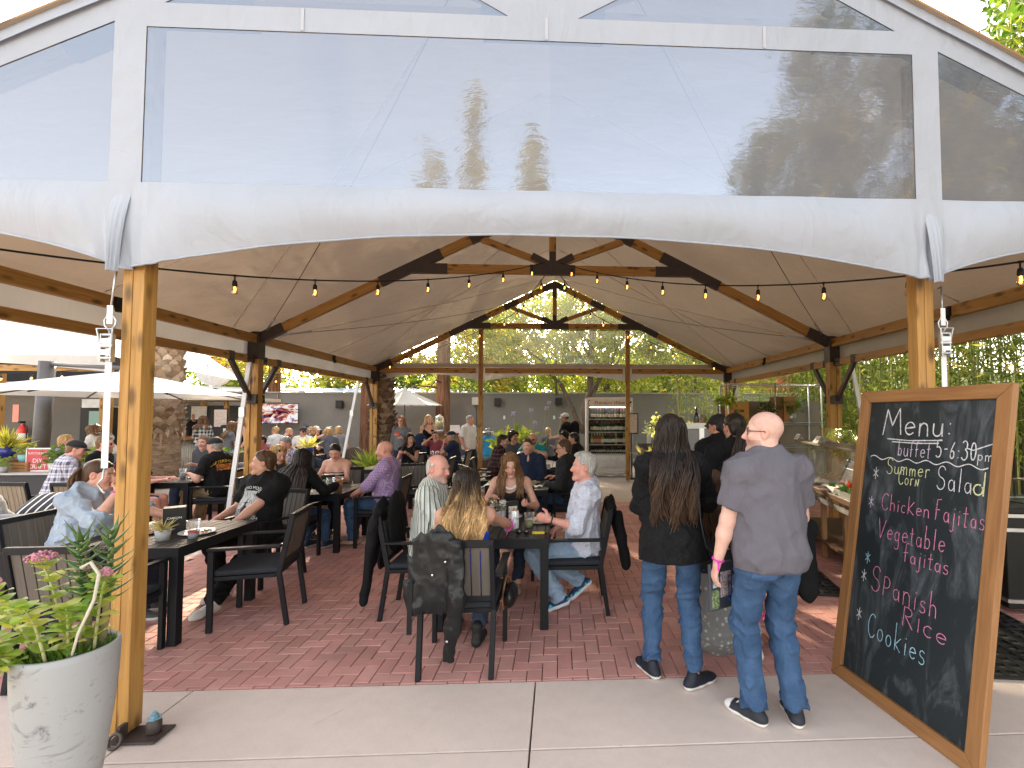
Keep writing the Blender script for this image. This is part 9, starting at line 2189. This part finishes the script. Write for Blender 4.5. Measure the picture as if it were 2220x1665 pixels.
cbg = thing('crossbody_bag', 'clear crossbody bag with stickers on a black strap at the cardigan woman hip', 'bag', (.985, 2.92, .70)); m = MB(); m.box((0, 0, -.03), (.025, .19, .28), Matrix.Rotation(R(-62), 3, 'Z')); m.build('bag', simple('bag_navy', (.05, .055, .07), .35), cbg, bevel=.008)
rb = Matrix.Rotation(R(-62), 3, 'Z')
for (dx, dz, w, h, c, nm) in ((.03, -.02, .085, .15, (.55, .45, .48), 'sticker_pink'), (-.055, -.10, .06, .11, (.25, .32, .16), 'sticker_green'), (-.05, -.0, .05, .06, (.5, .58, .6), 'sticker_pale'), (.07, -.05, .04, .16, (.04, .10, .35), 'sticker_blue')):
 m = MB(); m.box(rb @ Vector((-.0145 if False else .0, dx, 0)) + rb @ Vector((.0145, 0, 0)) + Vector((0, 0, dz)), (.002, w, h), rb); m.box(rb @ Vector((-.0145, dx, 0)) + Vector((0, 0, dz)), (.002, w, h), rb); m.build('sticker', cloth(nm, 'camo', c, tuple(q * .45 for q in c), p=40), cbg)
m = MB(); Tw = wcard['T']; rt_ = wcard['root']; mw = Matrix.Translation(rt_.location) @ Matrix.Rotation(rt_.rotation_euler.z, 4, 'Z'); path = [Vector((.985, 2.92, .84))] + [mw @ Vector(Tw(*q)) for q in ((.19, -.16, -.02), (.165, -.19, .07), (.15, -.195, .15), (.14, -.20, .28), (.125, -.195, .40), (.12, -.14, .49), (.12, .0, .535), (.10, .13, .42))]
path = [p - Vector((.985, 2.92, .70)) for p in path]; vs = []; m = MB(); m.tube(path, [.019] * len(path), 6, squash=.22); m.build('strap', cloth('strap_black', 'plain', (.035, .037, .04)), cbg)
for (a, b, lab) in (((-4.62, 7.42, 2.5), (-4.85, 7.35, .0), 'white guy strap slanting beside the second left post'), ((-4.85, 11.9, 2.5), (-5.15, 11.6, 0), 'white guy strap slanting beside the rear left post'), ((4.72, 7.5, 2.5), (4.95, 7.2, 0), 'white guy strap beside the right middle post'), ((4.68, 12.4, 2.5), (4.9, 12.2, 0), 'white guy strap beside the rear right post')):
 t = thing('guy_strap', lab, 'strap', a, 0, 'white guy straps beside the posts'); m = MB(); m.beam((0, 0, 0), Vector(b) - Vector(a), .06, .03, up=(0, 1, 0)); m.build('webbing', MATS['white_webbing'], t); m = MB(); m.box((Vector(b) - Vector(a)) * .3, (.08, .05, .14)); m.build('ratchet', M_METAL, t)
for o in list(bpy.data.objects):
 if o.parent is None and 'category' in o and o.location.y > 6.4 and o.location.x / o.location.y < -.5 and o.name.split('.')[0] not in ('patio_umbrella', 'television', 'string_lights', 'guy_strap', 'redwood_tree', 'tree', 'round_sign'):
  x, y = o.location.x, o.location.y
  o.location.x = y * math.tan(math.atan(x / y - .0456) + .0481)
# ------------------------------------------------------------------ camera and daylight
cam = bpy.data.cameras.new('camera'); co = bpy.data.objects.new('camera', cam); COL.objects.link(co)
cam.sensor_width = 36; cam.sensor_fit = 'HORIZONTAL'
cam.lens = 36 * 1040 / 2212
cam.shift_x = -.06756; cam.shift_y = .01159
cam.clip_start = .05; cam.clip_end = 2000
co.location = (0, 0, 1.7)
co.rotation_euler = (PI / 2 + .0405, 0, -.0481)
SC.camera = co
SUN_EL, SUN_AZ = R(25), R(-20)      # azimuth measured from +Y towards +X
w = bpy.data.worlds.new('World'); SC.world = w; w.use_nodes = True
nt = w.node_tree
sky = nt.nodes.new('ShaderNodeTexSky'); sky.sky_type = 'NISHITA'; sky.sun_disc = False
sky.sun_elevation = SUN_EL; sky.sun_rotation = SUN_AZ
sky.air_density = 1.0; sky.dust_density = 2.2; sky.ozone_density = 1.0
bg = nt.nodes['Background']; bg.inputs['Strength'].default_value = 1.12
hs = nt.nodes.new('ShaderNodeHueSaturation'); hs.inputs['Saturation'].default_value = .62
wm = nt.nodes.new('ShaderNodeMix'); wm.data_type = 'RGBA'; wm.blend_type = 'MULTIPLY'; wm.inputs[0].default_value = 1; wm.inputs[7].default_value = (1.15, 1.0, .85, 1)
nt.links.new(sky.outputs[0], hs.inputs['Color']); nt.links.new(hs.outputs[0], wm.inputs[6]); nt.links.new(wm.outputs[2], bg.inputs['Color'])
sl = bpy.data.lights.new('sun', 'SUN'); sl.energy = 13; sl.angle = R(.6); sl.color = (1.0, .84, .60)
so = bpy.data.objects.new('sun', sl); COL.objects.link(so)
sd = Vector((math.sin(SUN_AZ) * math.cos(SUN_EL), math.cos(SUN_AZ) * math.cos(SUN_EL), math.sin(SUN_EL)))
so.rotation_euler = sd.to_track_quat('Z', 'Y').to_euler()
so.location = (0, 0, 20)
SC.view_settings.view_transform = 'Standard'; SC.view_settings.look = 'None'; SC.view_settings.exposure = 0; SC.view_settings.gamma = 1
SC.cycles.max_bounces = 10; SC.cycles.diffuse_bounces = 5; SC.cycles.glossy_bounces = 4; SC.cycles.transparent_max_bounces = 24; SC.cycles.transmission_bounces = 6
SC.cycles.caustics_reflective = False; SC.cycles.caustics_refractive = False
SC.cycles.sample_clamp_indirect = 6
SC.cycles.use_denoising = True
